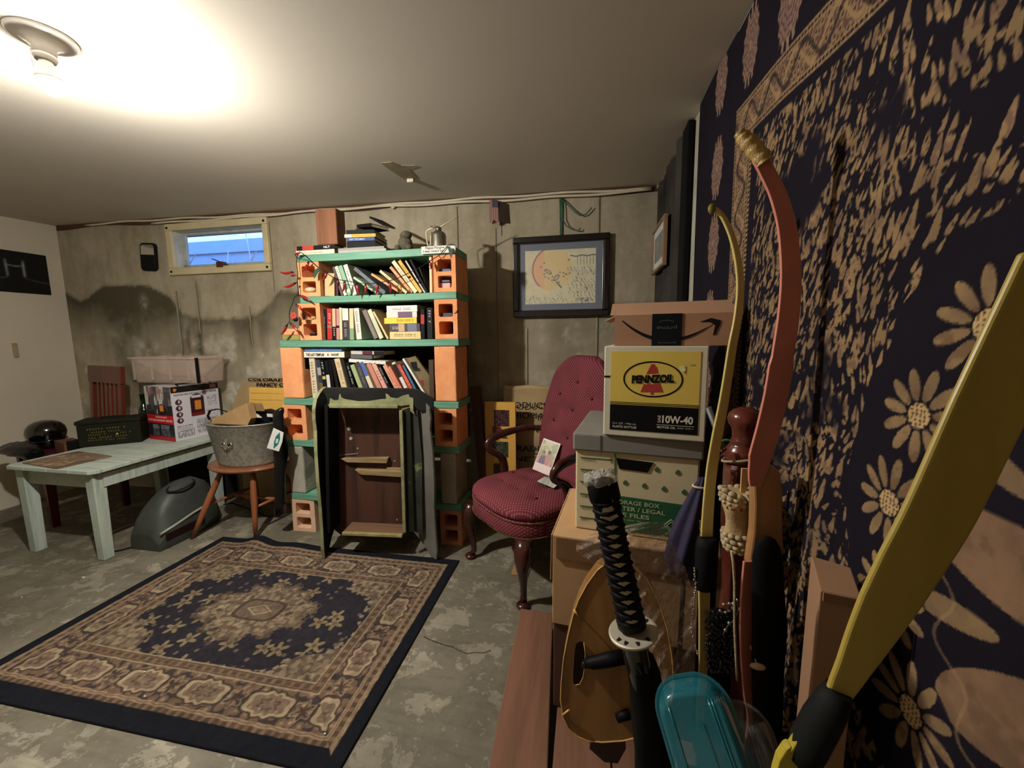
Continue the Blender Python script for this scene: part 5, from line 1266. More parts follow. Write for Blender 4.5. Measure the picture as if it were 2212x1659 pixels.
outl = [(0.02, 0.10), (0.25, 0.075), (0.45, 0.055), (0.62, 0.03), (0.78, 0.0), (1.0, 0.0), (1.03, 0.05), (1.0, 0.16), (0.985, 0.30), (1.02, 0.45), (1.0, 0.62), (0.93, 0.74), (0.97, 0.80), (0.93, 0.86), (0.78, 0.905), (0.55, 0.93), (0.3, 0.945), (0.02, 0.955)]
grym = Mat('lit_worn_side', 0.6, 0, 0.3); n = grym.noise(5, 5); sc = grym.step(grym.noise(1, 5, 0.6, grym.scaled((6, 6, 40), rot=(0.6, 0, 0)), 0.5), 0.72, 0.76)  # grey carries the lamplight on this wing, with pale scratches over it
grym.color(grym.mix(grym.math('MULTIPLY', sc, 0.5), grym.ramp(n, [(0.3, lin((86, 84, 76))), (0.7, lin((108, 106, 96)))]), lin((180, 175, 160))))
wing(Vector((-1.03, 2.095, 0)), FRc, outl, grym.m, 0.016, 1, 'side_wing')
wing(Vector((-1.53, 2.07, 0)), FLc, outl, [mp_d], 0.020, -1, 'side_wing')
# olive front edge of the left wing
P = []
r = FLc - Vector((-1.53, 2.07, 0))
for s, z in outl[5:]: P.append(Vector((-1.53, 2.07, 0)) + r * s + Vector((0, -0.003, z)))
mb = MB(); mb.band(P, Vector((1, 0.14, 0)), 0.019, 0.003); mb.build('worn_edge', ol.m, CAB, world=True)

CAB.location.z = 0.009
# ================================================================== ARMCHAIR
CH = thing('armchair', 'burgundy dotted tufted armchair with dark curved wooden arms and cabriole legs', 'armchair', (-0.290, 2.015, 0), -PI / 4)
CH.scale = (1.08, 1.05, 1.0)
mw = wood((66, 30, 24), (44, 18, 16), 0.25, 2, 0.6, coat=0.6, bump=0.03)
def fabric(plane):
    m = Mat('burgundy_dots', 0.85, 0, 0.15)
    sep = m.n('ShaderNodeSeparateXYZ'); m.put(sep.inputs[0], m.co); cb = m.n('ShaderNodeCombineXYZ')
    m.put(cb.inputs[0], sep.outputs[0]); m.put(cb.inputs[1], sep.outputs[1 if plane == 'xy' else 2])
    mp_ = m.n('ShaderNodeMapping'); m.put(mp_.inputs[0], cb.outputs[0]); mp_.inputs['Rotation'].default_value = (0, 0, PI / 4)
    v = m.n('ShaderNodeTexVoronoi', voronoi_dimensions='2D'); m.put(v.inputs['Vector'], mp_.outputs[0]); v.inputs['Scale'].default_value = 84.0; v.inputs['Randomness'].default_value = 0.0
    d = m.step(v.outputs['Distance'], 0.20, 0.32)
    base = m.ramp(m.noise(9, 3), [(0.3, lin((98, 36, 46))), (0.7, lin((116, 44, 55)))])
    m.color(m.mix(m.math('MULTIPLY', m.math('SUBTRACT', 1.0, d), 0.6), base, lin((168, 112, 106)))); m.bump(m.noise(300, 2), 0.2, 0.002)
    return m.m
FXY, FXZ = fabric('xy'), fabric('xz')
def sup(a, e=2.9):
    c, s_ = math.cos(a), math.sin(a); return math.copysign(abs(c) ** (2 / e), c), math.copysign(abs(s_) ** (2 / e), s_)
def seat_w(y): return 0.275 - 0.03 * (y + 0.27) / 0.54
tufts = [(-0.12, -0.10), (0.02, -0.10), (0.15, -0.09), (-0.19, 0.02), (-0.05, 0.02), (0.09, 0.02), (-0.12, 0.13), (0.02, 0.13), (0.15, 0.13)]
mb = MB(); rings = []; n = 56
for k, (rr, zz) in enumerate([(0.93, 0.398), (0.99, 0.405), (1.01, 0.42), (1.0, 0.436), (0.96, 0.450), (0.9, 0.458)] + [(0.9 * (1 - i / 14), None) for i in range(1, 14)]):
    ring = []
    for i in range(n):
        cx, cy = sup(2 * PI * i / n); y = cy * 0.27 * rr; x = cx * seat_w(y) * rr
        z = zz if zz is not None else 0.458 + 0.030 * (1 - rr * rr)
        if zz is None or rr <= 0.9:
            for tx, ty in tufts: z -= 0.017 * math.exp(-((x - tx) ** 2 + (y - ty) ** 2) / 0.0007) + 0.004 * math.exp(-((x - tx) ** 2 + (y - ty) ** 2) / 0.004)
        ring.append((x, y, z))
    rings.append(ring)
mb.loft(rings, True, True); mb.build('seat_cushion', FXY, CH)
for tx, ty in tufts:
    mb = MB(); mb.ball((tx, ty, 0.4635), (0.009, 0.009, 0.004), 8, 5); mb.build('button', pm((92, 26, 38), 0.7), CH)
mb = MB(); rings = []
for rr, z in ((0.93, 0.312), (0.985, 0.316), (1.0, 0.33), (1.0, 0.385), (0.985, 0.399), (0.9, 0.401)):
    rings.append([(sup(2 * PI * i / n)[0] * seat_w(sup(2 * PI * i / n)[1] * 0.27) * rr, sup(2 * PI * i / n)[1] * 0.27 * rr, z) for i in range(n)])
mb.loft(rings, True, True); mb.build('seat_rail', FXZ, CH)
gold = pm((120, 92, 58), 0.35, 0.7)
mb = MB()
for z in (0.322, 0.394):
    for k in range(110):
        a = PI + PI * k / 109 if z < 0.35 else PI + PI * k / 109
        cx, cy = sup(a); y = cy * 0.27; mb.ball((cx * seat_w(y) * 1.004, y * 1.004, z), 0.0035, 6, 4)
tag(mb.build('nailhead', gold, CH), kind='stuff')
# the tall tufted back
Mb = Matrix.Translation((0, 0.225, 0.455)) @ Matrix.Rotation(math.radians(-13), 4, 'X')
bt = [(-0.10, 0.14), (0.10, 0.14), (0, 0.22), (-0.13, 0.30), (0.13, 0.30), (0, 0.38), (-0.12, 0.46), (0.12, 0.46), (0, 0.54)]
HB_ = 0.70
def back_w(t): return 0.235 * (0.62 + 0.46 * math.sin(PI * min(1, 0.18 + 0.72 * t))) * (1 - 0.55 * max(0, (t - 0.80) / 0.20) ** 2.2)
mb = MB(); nu_, nv_ = 30, 44; front = []; backf = []
for j in range(nv_):
    t = j / (nv_ - 1); z = HB_ * t; wv = back_w(t)
    for i in range(nu_):
        u = -1 + 2 * i / (nu_ - 1); x = wv * u; edge = (1 - abs(u) ** 5) * (1 - max(0, (t - 0.9) / 0.1) ** 4) 
        y = -0.048 * edge ** 0.5
        for tx, tz in bt: y += 0.018 * math.exp(-((x - tx) ** 2 + (z - tz) ** 2) / 0.0006) + 0.004 * math.exp(-((x - tx) ** 2 + (z - tz) ** 2) / 0.004)
        front.append((x, min(y, 0.0), z)); backf.append((x, 0.035 * edge ** 0.5, z))
fs = [(j * nu_ + i, j * nu_ + i + 1, (j + 1) * nu_ + i + 1, (j + 1) * nu_ + i) for j in range(nv_ - 1) for i in range(nu_ - 1)]
mb.add(front, fs, Mb, True); mb.add(backf, [f[::-1] for f in fs], Mb, True); mb.build('backrest', FXZ, CH, fixn=False)
for tx, tz in bt:
    mb = MB(); mb.ball((tx, -0.033, tz), (0.009, 0.005, 0.009), 8, 5, Mb); mb.build('button', pm((92, 26, 38), 0.7), CH)
for sx in (-1, 1):
    mb = MB(); X = 0.268 * sx
    pts = [(0.225 * sx, 0.26, 0.680), (X, 0.19, 0.690), (X * 1.04, 0.10, 0.684), (X * 1.05, 0.01, 0.674), (X * 1.04, -0.05, 0.660), (X * 1.03, -0.085, 0.632), (X * 1.0, -0.082, 0.598), (X * 0.98, -0.052, 0.575), (X * 0.98, -0.018, 0.552), (X * 0.99, 0.005, 0.520), (X * 0.99, 0.015, 0.46), (X * 0.98, 0.015, 0.37)]
    rr = [0.015, 0.018, 0.020, 0.024, 0.025, 0.022, 0.018, 0.018, 0.021, 0.026, 0.028, 0.022]
    Q, R2 = [], []
    for i in range(len(pts) - 1):
        a, b, c, d = (Vector(pts[max(i - 1, 0)]), Vector(pts[i]), Vector(pts[i + 1]), Vector(pts[min(i + 2, len(pts) - 1)]))
        for t in (0, 0.33, 0.66):
            Q.append(0.5 * ((2 * b) + (c - a) * t + (2 * a - 5 * b + 4 * c - d) * t * t + (3 * b - a - 3 * c + d) * t ** 3)); R2.append(rr[i] * (1 - t) + rr[i + 1] * t)
    Q.append(Vector(pts[-1])); R2.append(rr[-1])
    mb.tube(Q, R2, 12, flat=0.75, up=(1, 0, 0)); mb.build('arm', mw, CH)
    mb = MB(); s_ = sx
    pts = [(0.225 * s_, -0.215, 0.325), (0.235 * s_, -0.228, 0.28), (0.243 * s_, -0.236, 0.235), (0.236 * s_, -0.230, 0.17), (0.224 * s_, -0.218, 0.10), (0.222 * s_, -0.216, 0.05), (0.230 * s_, -0.224, 0.025)]
    mb.tube(pts, [0.036, 0.040, 0.036, 0.024, 0.016, 0.0145, 0.017], 14); mb.ball((0.236 * s_, -0.232, 0.0145), (0.029, 0.029, 0.0145), 14, 8); mb.build('leg', mw, CH)
    mb = MB(); mb.tube([(0.19 * s_, 0.19, 0.33), (0.195 * s_, 0.23, 0.15), (0.20 * s_, 0.285, 0.0)], [0.024, 0.02, 0.016], 10); mb.build('leg', mw, CH)
# things on the seat
def card_on(name, lab, cat, pts, z0, up_lean, mats): pass
s0 = on_z(1172, 1020, 0.484)
PH = thing('photo_card', 'white bordered snapshot of people propped up on the armchair seat', 'photograph', tuple(s0))
rdir = (on_y(1185, 1027, s0.y - 0.02) - on_y(1150, 1013, s0.y + 0.03)); A0 = on_y(1150, 1013, s0.y + 0.02); B0 = on_y(1186, 1028, s0.y - 0.03); C0 = on_y(1208, 958, s0.y + 0.035)
Mph = frame(A0, B0 - A0, C0 - B0); wph = (B0 - A0).length; hph = (C0 - B0).length
def photo(U, V):
    x = U / wph; y = V / hph
    c = full(U, (226, 206, 200)); k = inrect(x, y, 0.05, 0.24, 0.95, 0.96)
    g = full(U, (150, 156, 110)); g = lay(g, (196, 186, 150), ss(fbm(x * 8, y * 8, 121), 0.5, 0.6)); g = lay(g, (210, 150, 140), (y < 0.5) * ss(fbm(x * 10, y * 6, 122), 0.45, 0.55))
    g = lay(g, (110, 92, 120), inell(x, y, 0.34, 0.34, 0.18, 0.2)); g = lay(g, (184, 120, 100), inell(x, y, 0.30, 0.56, 0.09, 0.07)); g = lay(g, (190, 130, 120), inell(x, y, 0.62, 0.44, 0.14, 0.2)); g = lay(g, (90, 60, 44), inell(x, y, 0.60, 0.64, 0.09, 0.06))
    g = lay(g, (100, 80, 60), inell(x, y, 0.31, 0.61, 0.08, 0.04))
    return np.where((k > 0)[..., None], g, c)
mb = MB(); mb.box((0, 0.0005, 0), (wph, 0.002, hph), Mph); mb.build('card', pm((230, 216, 208), 0.5), PH, world=True)
ink_panel('print', Mph, wph, hph, 40, 60, photo, PH, 0.35)
OFm = thing('picture_frame', 'orange wooden photo frame standing behind the snapshot on the armchair', 'picture', (s0.x + 0.1, s0.y + 0.03, 0.484))
o0 = on_y(1190, 1032, s0.y + 0.01); o1 = on_y(1240, 1050, s0.y - 0.05); o2 = on_y(1213, 962, s0.y + 0.05)
Mo = frame(o0, o1 - o0, o2 - o0); wo_ = 0.16; ho = (o2 - o0).length * 1.0
ow = wood((166, 74, 44), (140, 58, 34), 0.4, 0, 1.0)
mb = MB()
for a, b in (((0, 0), (wo_, 0.028)), ((0, ho - 0.028), (wo_, ho)), ((0, 0.028), (0.028, ho - 0.028)), ((wo_ - 0.028, 0.028), (wo_, ho - 0.028))): mb.box((a[0], 0.004, a[1]), (b[0], 0.018, b[1]), Mo)
mb.build('frame', ow, OFm, world=True, bevel=0.002)
mb = MB(); mb.box((0.026, 0.012, 0.026), (wo_ - 0.026, 0.014, ho - 0.026), Mo); mb.build('picture', pm((120, 124, 120), 0.4, var=0.4, scale=30), OFm, world=True)
q = [on_z(x, y, z) for x, y, z in ((1160, 1040, 0.486), (1196, 1055, 0.486), (1208, 1044, 0.500), (1176, 1030, 0.506))]; q2 = [on_z(1225, 1040, 0.486), on_z(1196, 1056, 0.486)]
mb = MB(); t_ = Vector((0, 0, 0.001)); mb.loft([[q[0], q[1], q[2], q[3]], [p + t_ for p in q]], True, False); mb.loft([[q[3], q[2], on_z(1216, 1048, 0.486), on_z(1196, 1030, 0.487)], [q[3] + t_, q[2] + t_, on_z(1216, 1048, 0.487), on_z(1196, 1030, 0.488)]], True, False)
solo(mb, 'folded_card', pm((168, 172, 158), 0.5, var=0.35, scale=40), 'small folded greeting card lying open on the armchair seat', 'card')

# ================================================================== BEHIND THE CHAIR
def burlap_mat(c=(186, 158, 112)):
    m = Mat('burlap', 0.95, 0, 0.1); L = lin(c)
    w1 = m.n('ShaderNodeTexWave', wave_type='BANDS', bands_direction='X'); m.put(w1.inputs[0], m.co); w1.inputs['Scale'].default_value = 90
    w2 = m.n('ShaderNodeTexWave', wave_type='BANDS', bands_direction='Z'); m.put(w2.inputs[0], m.co); w2.inputs['Scale'].default_value = 90
    h = m.math('ADD', w1.outputs['Fac'], w2.outputs['Fac']); n = m.noise(6, 4)
    m.color(m.mix(m.math('MULTIPLY', h, 0.25), m.ramp(n, [(0.3, tuple(x * .75 for x in L[:3]) + (1,)), (0.7, L)]), tuple(x * .6 for x in L[:3]) + (1,))); m.bump(h, 0.3, 0.002)
    return m.m
BURL = burlap_mat()
SK = thing('burlap_sack', 'tan burlap coffee sack with green stencilled words hung behind the armchair', 'sack', (-0.30, 2.55, 0.30))
sx0, sx1, sz0, sz1 = -0.545, 0.12, 0.26, 0.905
xs = np.linspace(sx0, sx1, 40); zs = np.linspace(sz0, sz1, 30); V = []
for z in zs:
    for x in xs: V.append((x, 2.53 + 0.006 * math.sin(x * 23 + z * 6) + 0.004 * math.sin(z * 31), z + (0.008 * math.sin(x * 14) if z == zs[-1] else 0)))
fs = [(j * 40 + i, j * 40 + i + 1, (j + 1) * 40 + i + 1, (j + 1) * 40 + i) for j in range(29) for i in range(39)]
mb = MB(); mb.add(V, fs, None, True); mb.add([(x, y + 0.035, z) for x, y, z in V], [f[::-1] for f in fs], None, True); mb.build('cloth', BURL, SK, world=True, fixn=False)
mb = MB(); mb.tube([(x, 2.532 + 0.006 * math.sin(x * 23 + sz1 * 6) + 0.02, sz1 + 0.004 * math.sin(x * 30)) for x in xs], 0.022, 8); mb.build('rolled_hem', BURL, SK, world=True)
sg = ink((40, 58, 44))
def sack_line(s, y, x0, x1, hz): 
    a = on_y(x0, y, 2.515); b = on_y(x1, y, 2.515); text(s, frame(((a.x + b.x) / 2, 2.512, a.z), (1, 0, 0), (0, 0, 1)), b.x - a.x, hz, sg, SK, 'lettering', 0.012)
sack_line('PRODUCE OF', 874, 1088, 1218, 0.040); sack_line('ETHIOPIA', 896, 1084, 1176, 0.040); sack_line('GENUINE HARAR', 921, 1076, 1252, 0.040); sack_line('GRADE-4', 967, 1100, 1190, 0.040); sack_line('NET', 990, 1112, 1160, 0.034)
# bead picture on a yellow board
BM = thing('bead_picture', 'tall yellow board with maroon and green beaded picture behind the armchair', 'artwork', (-0.55, 2.40, 0.2))
bw0, bw1 = on_y(1047, 868, 2.40).x, on_y(1113, 868, 2.40).x; bz1 = on_y(1080, 869, 2.40).z; bz0 = 0.16
ylw = pm((204, 156, 72), 0.6, var=0.15, scale=5)
mb = MB(); mb.box((bw0, 2.40, bz0), (bw1, 2.425, bz1)); mb.build('board', ylw, BM, world=True, bevel=0.002)
def bead(U, V):
    w_ = bw1 - bw0; h_ = bz1 - bz0; x = U / w_; y = (h_ - V)
    c = full(U, (208, 160, 76)); c = lay(c, (170, 126, 60), (x < 0.3) * 0.6)
    D, A, I = cells(U * 210, V * 210, 131, 0.2)
    a = inrect(x, y, 0.30, 0.05, 0.80, 0.155); b = ((y >= 0.155) & (y < 0.235) & (x > 0.24) & (x < 0.50 + (y - 0.155) * 3.2)).astype(float)
    g = ((y > 0.255) & (y < 0.36) & (x > 0.2) & (x < 0.76) & ((y - 0.255) < (x + 0.02) * 0.25)).astype(float)
    c = lay(c, (52, 26, 28), a); c = lay(c, (90, 30, 30), b); c = lay(c, (30, 56, 42), g)
    d2 = inrect(x, y, 0.26, 0.40, 0.7, 0.6); c = lay(c, (60, 24, 28), d2)
    m = np.clip(a + b + g + d2, 0, 1); c = lay(c, (150, 120, 100), m * (D < 0.22) * (I > 0.4)); c = lay(c, (18, 12, 14), m * (D > 0.52)); c = lay(c, (214, 180, 110), np.hypot((x - 0.34) / 0.06, (y - 0.215) / 0.010) < 1)
    return c
ink_panel('beadwork', frame((bw0, 2.3988, bz0), (1, 0, 0), (0, 0, 1)), bw1 - bw0, bz1 - bz0, 70, 230, bead, BM, 0.35)
a = on_y(1033, 850, 2.47); 
mb = MB(); mb.box((-0.03, -0.02, 0), (0.03, 0.02, 0.93), spin((a.x + 0.05, 2.46, 0.0), 0, math.radians(-4))); solo(mb, 'wood_post', wood((96, 64, 42), None, 0.6), 'leaning brown wooden post between the block shelf and the beaded board', 'post')
LF = thing('leaning_frame', 'empty wooden frame standing on the floor under the armchair, behind its legs', 'frame', (-0.56, 2.3, 0))
mb = MB(); x0, x1 = -0.66, -0.50; ym = 2.36
for a, b in (((x0, 0.0), (x1, 0.025)), ((x0, 0.21), (x1, 0.235)), ((x0, 0.025), (x0 + 0.022, 0.21)), ((x1 - 0.022, 0.025), (x1, 0.21))): mb.box((a[0], ym - 0.014, a[1]), (b[0], ym, b[1]))
mb.build('frame', wood((120, 88, 52), None, 0.6, 0), LF, world=True)
mb = MB(); P = [on_z(x, y, 0.002) for x, y in ((1104, 1242), (1140, 1246), (1150, 1210), (1118, 1198))]; mb.loft([P, [p + Vector((0, 0, 0.004)) for p in P]], True, False)
solo(mb, 'cardboard_scrap', pm((160, 122, 78), 0.8), 'flat tan cardboard scrap on the floor beneath the armchair', 'cardboard')
# galvanised rods poking out behind the shelf
for k, (x0, y0_, x1, y1_) in enumerate(((996, 800, 1018, 812), (995, 824, 1008, 827), (998, 876, 1018, 886))):
    A = on_y(x0, y0_, 2.385); B = on_y(x1, y1_, 2.375); mb = MB(); mb.tube([A + Vector((-0.03, 0.004, 0.01)), A, B], 0.0035, 6)
    solo(mb, 'bent_wire', pm((160, 154, 146), 0.4, 0.7), ['uppermost silver wire end poking out right of the shelf', 'short middle silver wire end right of the shelf', 'lowest silver wire end poking out right of the shelf'][k], 'wire')

# ================================================================== LEFT: white table and what is on it
TZ = 0.540
mtb = Mat('pale_blue_paint', 0.6, 0, 0.3); n = mtb.noise(1, 6, 0.65, mtb.scaled((3, 40, 3)), 0.4); mtb.color(mtb.ramp(n, [(0.25, lin((132, 146, 132))), (0.5, lin((174, 186, 172))), (0.8, lin((192, 200, 186)))])); mtb.bump(n, 0.2, 0.002); mtb = mtb.m
TB = thing('side_table', 'old pale blue white wooden table by the concrete wall', 'table', (-2.98, 2.02, 0))
tx0, tx1, ty0, ty1 = -3.315, -2.655, 1.605, 2.43
for k in range(4):
    a = tx0 + (tx1 - tx0) * k / 4; b = tx0 + (tx1 - tx0) * (k + 1) / 4 - 0.0015; mb = MB()
    c0 = 0.03 if k in (0, 3) else 0.0
    if k == 0: out = [(a, ty0 + c0), (a + c0, ty0), (b, ty0), (b, ty1), (a, ty1)]
    elif k == 3: out = [(a, ty0), (b - c0, ty0), (b, ty0 + c0), (b, ty1), (a, ty1)]
    else: out = [(a, ty0), (b, ty0), (b, ty1), (a, ty1)]
    mb.loft([[(x, y, TZ - 0.022) for x, y in out], [(x, y, TZ) for x, y in out]], True, False); mb.build('plank', mtb, TB, world=True, bevel=0.003)
iz0, iz1 = TZ - 0.115, TZ - 0.036
mb = MB(); mb.box((tx0 + 0.06, ty0 + 0.045, iz0), (tx1 - 0.06, ty0 + 0.065, iz1)); mb.build('apron', mtb, TB, world=True)
mb = MB(); mb.box((tx0 + 0.06, ty1 - 0.065, iz0), (tx1 - 0.06, ty1 - 0.045, iz1)); mb.build('apron', mtb, TB, world=True)
mb = MB(); mb.box((tx1 - 0.055, ty0 + 0.07, iz0), (tx1 - 0.035, ty1 - 0.07, iz1)); mb.build('apron', mtb, TB, world=True)
mb = MB(); mb.box((tx0 + 0.035, ty0 + 0.07, iz0), (tx0 + 0.055, ty1 - 0.07, iz1)); mb.build('apron', mtb, TB, world=True)
mb = MB(); mb.box((tx0 + 0.05, ty0 + 0.05, iz1), (tx1 - 0.05, ty1 - 0.05, TZ - 0.0225)); mb.build('gap_shade', pm((60, 56, 46), 0.9), TB, world=True)  # dark fill painting the shade in the gap above the apron
for sx, sy in ((0, 0), (1, 0), (0, 1), (1, 1)):
    x = tx0 + 0.04 + sx * (tx1 - tx0 - 0.142); y = ty0 + 0.025 + sy * (ty1 - ty0 - 0.11); mb = MB()
    o = 0.005; mb.loft([[(x + o, y + o, 0), (x + 0.062 - o, y + o, 0), (x + 0.062 - o, y + 0.062 - o, 0), (x + o, y + 0.062 - o, 0)], [(x, y, TZ - 0.0225), (x + 0.062, y, TZ - 0.0225), (x + 0.062, y + 0.062, TZ - 0.0225), (x, y + 0.062, TZ - 0.0225)]], True, False)
    mb.build('leg', mtb, TB, world=True, bevel=0.004)
def clothmap(U, V):
    c = full(U, (120, 98, 76)); c = lay(c, (176, 150, 118), (np.abs(fbm(U * 14, V * 14, 141) - 0.5) < 0.04) * 0.8); c = lay(c, (84, 66, 54), ss(fbm(U * 9, V * 9, 143), 0.5, 0.6) * 0.7); return c
PM = thing('place_mat', 'brown patterned placemat at the near corner of the pale table', 'placemat', (-3.1, 1.75, TZ))
q = [on_z(50, 999, TZ), on_z(120, 1014, TZ)]; Mpm = frame((-3.275, 1.655, TZ + 0.004), (0.97, -0.10, 0), (0, 0, 1)); Mpm = Matrix.Translation((-3.262, 1.66, TZ + 0.0045)) @ Matrix.Rotation(math.radians(-8), 4, 'Z') @ Matrix(((1, 0, 0, 0), (0, 0, 1, 0), (0, -1, 0, 0), (0, 0, 0, 1)))
ink_panel('print', Mpm, 0.36, 0.24, 60, 40, clothmap, PM, 0.8)
mb = MB(); mb.prism(rrect(-0.004, -0.004, 0.364, 0.244, 0.02), 0.0008, 0.0035, Mpm); mb.build('mat', pm((112, 92, 72), 0.8), PM, world=True)
# ammunition box
AM = thing('metal_ammo_box', 'long olive green metal box with yellow stencilling on the pale table', 'box', (-3.33, 1.965, TZ + 0.001), math.radians(37))
og = pm((44, 44, 26), 0.55, var=0.2, bump=0.1)
mb = MB(); mb.box((0, 0, 0), (0.325, 0.15, 0.150)); mb.build('body', og, AM, bevel=0.006)
mb = MB(); mb.box((-0.006, -0.006, 0.151), (0.331, 0.156, 0.178)); mb.build('lid', og, AM, bevel=0.006)
mb = MB(); mb.box((-0.012, 0.05, 0.08), (-0.001, 0.10, 0.165)); mb.build('latch', pm((96, 100, 86), 0.4, 0.5), AM, bevel=0.003)
mb = MB(); mb.tube([(0.10, 0.075, 0.180), (0.115, 0.075, 0.187), (0.21, 0.075, 0.187), (0.225, 0.075, 0.180)], 0.005, 8); mb.build('handle', pm((40, 42, 24), 0.5), AM)
yel = ink((128, 114, 44))
def fr_am(x, z): return rootm(AM) @ Matrix.Translation((x, -0.0002, z))
for s, x, z, w_, h_ in ((14, 0.15, 0.118, 0.20, 0.011), (12, 0.145, 0.098, 0.15, 0.010), (8, 0.10, 0.079, 0.09, 0.009), (15, 0.155, 0.060, 0.20, 0.010), (8, 0.10, 0.042, 0.10, 0.008), (9, 0.20, 0.040, 0.09, 0.008), (5, 0.245, 0.080, 0.06, 0.010)):
    smallprint(s, fr_am(x, z), w_, h_, yel, AM, 'stencil', 0.0005)
mb = MB(); mb.lathe([(0, 0), (0.006, 0), (0.006, 0.001), (0, 0.001)], 12, fr_am(0.20, 0.074) @ Matrix.Rotation(PI / 2, 4, 'X')); mb.build('stencil_dot', ink((190, 186, 120)), AM, world=True)
mb = MB(); p = on_y(292, 930, 2.28)
Mg = spin((-3.245, 2.33, TZ + 0.001), 0, math.radians(-3)); mb.lathe([(0.0, 0), (0.033, 0), (0.036, 0.01), (0.036, 0.17), (0.030, 0.205), (0.015, 0.235), (0.013, 0.30), (0.016, 0.302), (0.016, 0.315), (0, 0.315)], 20, Mg)
gb_ = Mat('green_glass', 0.08, 0, 0.6); gb_.color(lin((18, 44, 20))); solo(mb, 'wine_bottle', gb_.m, 'dark green bottle standing between the olive box and the heater carton', 'bottle')
# heater carton
HT = thing('heater_carton', 'white and black printed carton of a portable heater on the pale table', 'carton', (-3.115, 2.245, TZ + 0.001), math.radians(-9))
hw, hd, hh = 0.29, 0.315, 0.385
mb = MB(); mb.box((0, 0, 0), (hw, hd, hh)); mb.build('box', pm((206, 202, 206), 0.45, var=0.04), HT, bevel=0.003)
def side_print(U, V):      # the big right face
    x = U / hd; y = V / hh; c = full(U, (206, 202, 208)); c = lay(c, (24, 22, 26), y > 0.885); c = lay(c, (214, 120, 40), inell(x, y, 0.08, 0.94, 0.035, 0.025)); c = lay(c, (200, 120, 100), inrect(x, y, 0.82, 0.90, 0.95, 0.98) * 0.6)
    body = inrect(x, y, 0.36, 0.42, 0.66, 0.72); c = lay(c, (52, 24, 30), body); c = lay(c, (52, 24, 30), inell(x, y, 0.51, 0.73, 0.15, 0.10)); c = lay(c, (206, 202, 208), inrect(x, y, 0.40, 0.755, 0.60, 0.80)); c = lay(c, (112, 30, 26), inrect(x, y, 0.38, 0.41, 0.64, 0.47)); c = lay(c, (206, 130, 56), inrect(x, y, 0.45, 0.53, 0.59, 0.70))
    for k in range(4): c = lay(c, (64, 26, 44), inell(x, y, 0.13, 0.71 - 0.115 * k, 0.065, 0.052)); c = lay(c, (190, 180, 186), inell(x, y, 0.14, 0.715 - 0.115 * k, 0.02, 0.03))
    c = lay(c, (110, 108, 116), scribble(U, V, 0.05 * hd, 0.05 * hh, 0.40 * hd, 0.28 * hh, 8)); c = lay(c, (110, 108, 116), scribble(U, V, 0.45 * hd, 0.08 * hh, 0.93 * hd, 0.36 * hh, 11)); c = lay(c, (120, 118, 126), scribble(U, V, 0.72 * hd, 0.58 * hh, 0.95 * hd, 0.78 * hh, 9, 0.6, 5))
    return c
def front_print(U, V):
    x = U / hw; y = V / hh; c = full(U, (70, 66, 76)); t = fbm(x * 16, y * 3, 151); c = lay(c, (206, 196, 186), ss(t, 0.46, 0.62) * (y > 0.5)); c = lay(c, (150, 100, 96), (y > 0.86) * ss(fbm(x * 5, y * 9, 153), 0.5, 0.6) * 0.7)
    c = lay(c, (34, 32, 40), (y < 0.66) * ss(fbm(x * 8, y * 8, 155), 0.4, 0.5)); c = lay(c, (40, 20, 26), inell(x, y, 0.60, 0.56, 0.17, 0.12)); c = lay(c, (222, 140, 60), inrect(x, y, 0.53, 0.55, 0.66, 0.66))
    c = lay(c, (196, 30, 36), inrect(x, y, 0, 0.315, 1, 0.475)); c = lay(c, (34, 38, 44), inrect(x, y, 0, 0.075, 1, 0.315)); c = lay(c, (176, 34, 42), inrect(x, y, 0, 0, 1, 0.075))
    c = lay(c, (140, 140, 144), scribble(U, V, 0.18 * hw, 0.10 * hh, 0.42 * hw, 0.30 * hh, 7)); c = lay(c, (140, 140, 144), scribble(U, V, 0.50 * hw, 0.10 * hh, 0.82 * hw, 0.30 * hh, 7))
    return c
RM = rootm(HT)
ink_panel('side_print', RM @ Matrix(((0, 1, 0, hw + 0.0008), (1, 0, 0, 0), (0, 0, 1, 0), (0, 0, 0, 1))), hd, hh, 90, 110, side_print, HT, 0.35)
ink_panel('front_print', RM @ Matrix(((1, 0, 0, 0), (0, 1, 0, -0.0008), (0, 0, 1, 0), (0, 0, 0, 1))), hw, hh, 80, 110, front_print, HT, 0.35)
Ms = RM @ Matrix(((0, -1, 0, hw + 0.0009), (1, 0, 0, 0), (0, 0, 1, 0), (0, 0, 0, 1)))
text('INDOOR-SAFE PORTABLE RADIANT HEATER', Ms @ Matrix.Translation((hd * 0.5, 0, hh * 0.845)), hd * 0.90, 0.014, bk, HT, 'lettering', 0.02)
smallprint(8, Ms @ Matrix.Translation((hd * 0.80, 0, hh * 0.47)), hd * 0.20, 0.012, bk, HT)
wi = ink((226, 210, 206)); Mf = RM @ Matrix.Translation((0, -0.0009, 0))
text('INDOOR-SAFE', Mf @ Matrix.Translation((hw * 0.55, 0, hh * 0.435)), hw * 0.42, 0.013, wi, HT, 'lettering', 0.01); text('PORTABLE RADIANT HEATER', Mf @ Matrix.Translation((hw * 0.5, 0, hh * 0.375)), hw * 0.92, 0.015, wi, HT, 'lettering', 0.02)
mb = MB(); mb.tube([(hw * 1.0, 0.05, hh + 0.004), (hw * 0.9, 0.05, hh + 0.014), (hw * 0.9, hd - 0.05, hh + 0.014), (hw, hd - 0.05, hh + 0.004)], 0.005, 6); mb.build('carry_strap', pm((24, 22, 26), 0.5), HT)
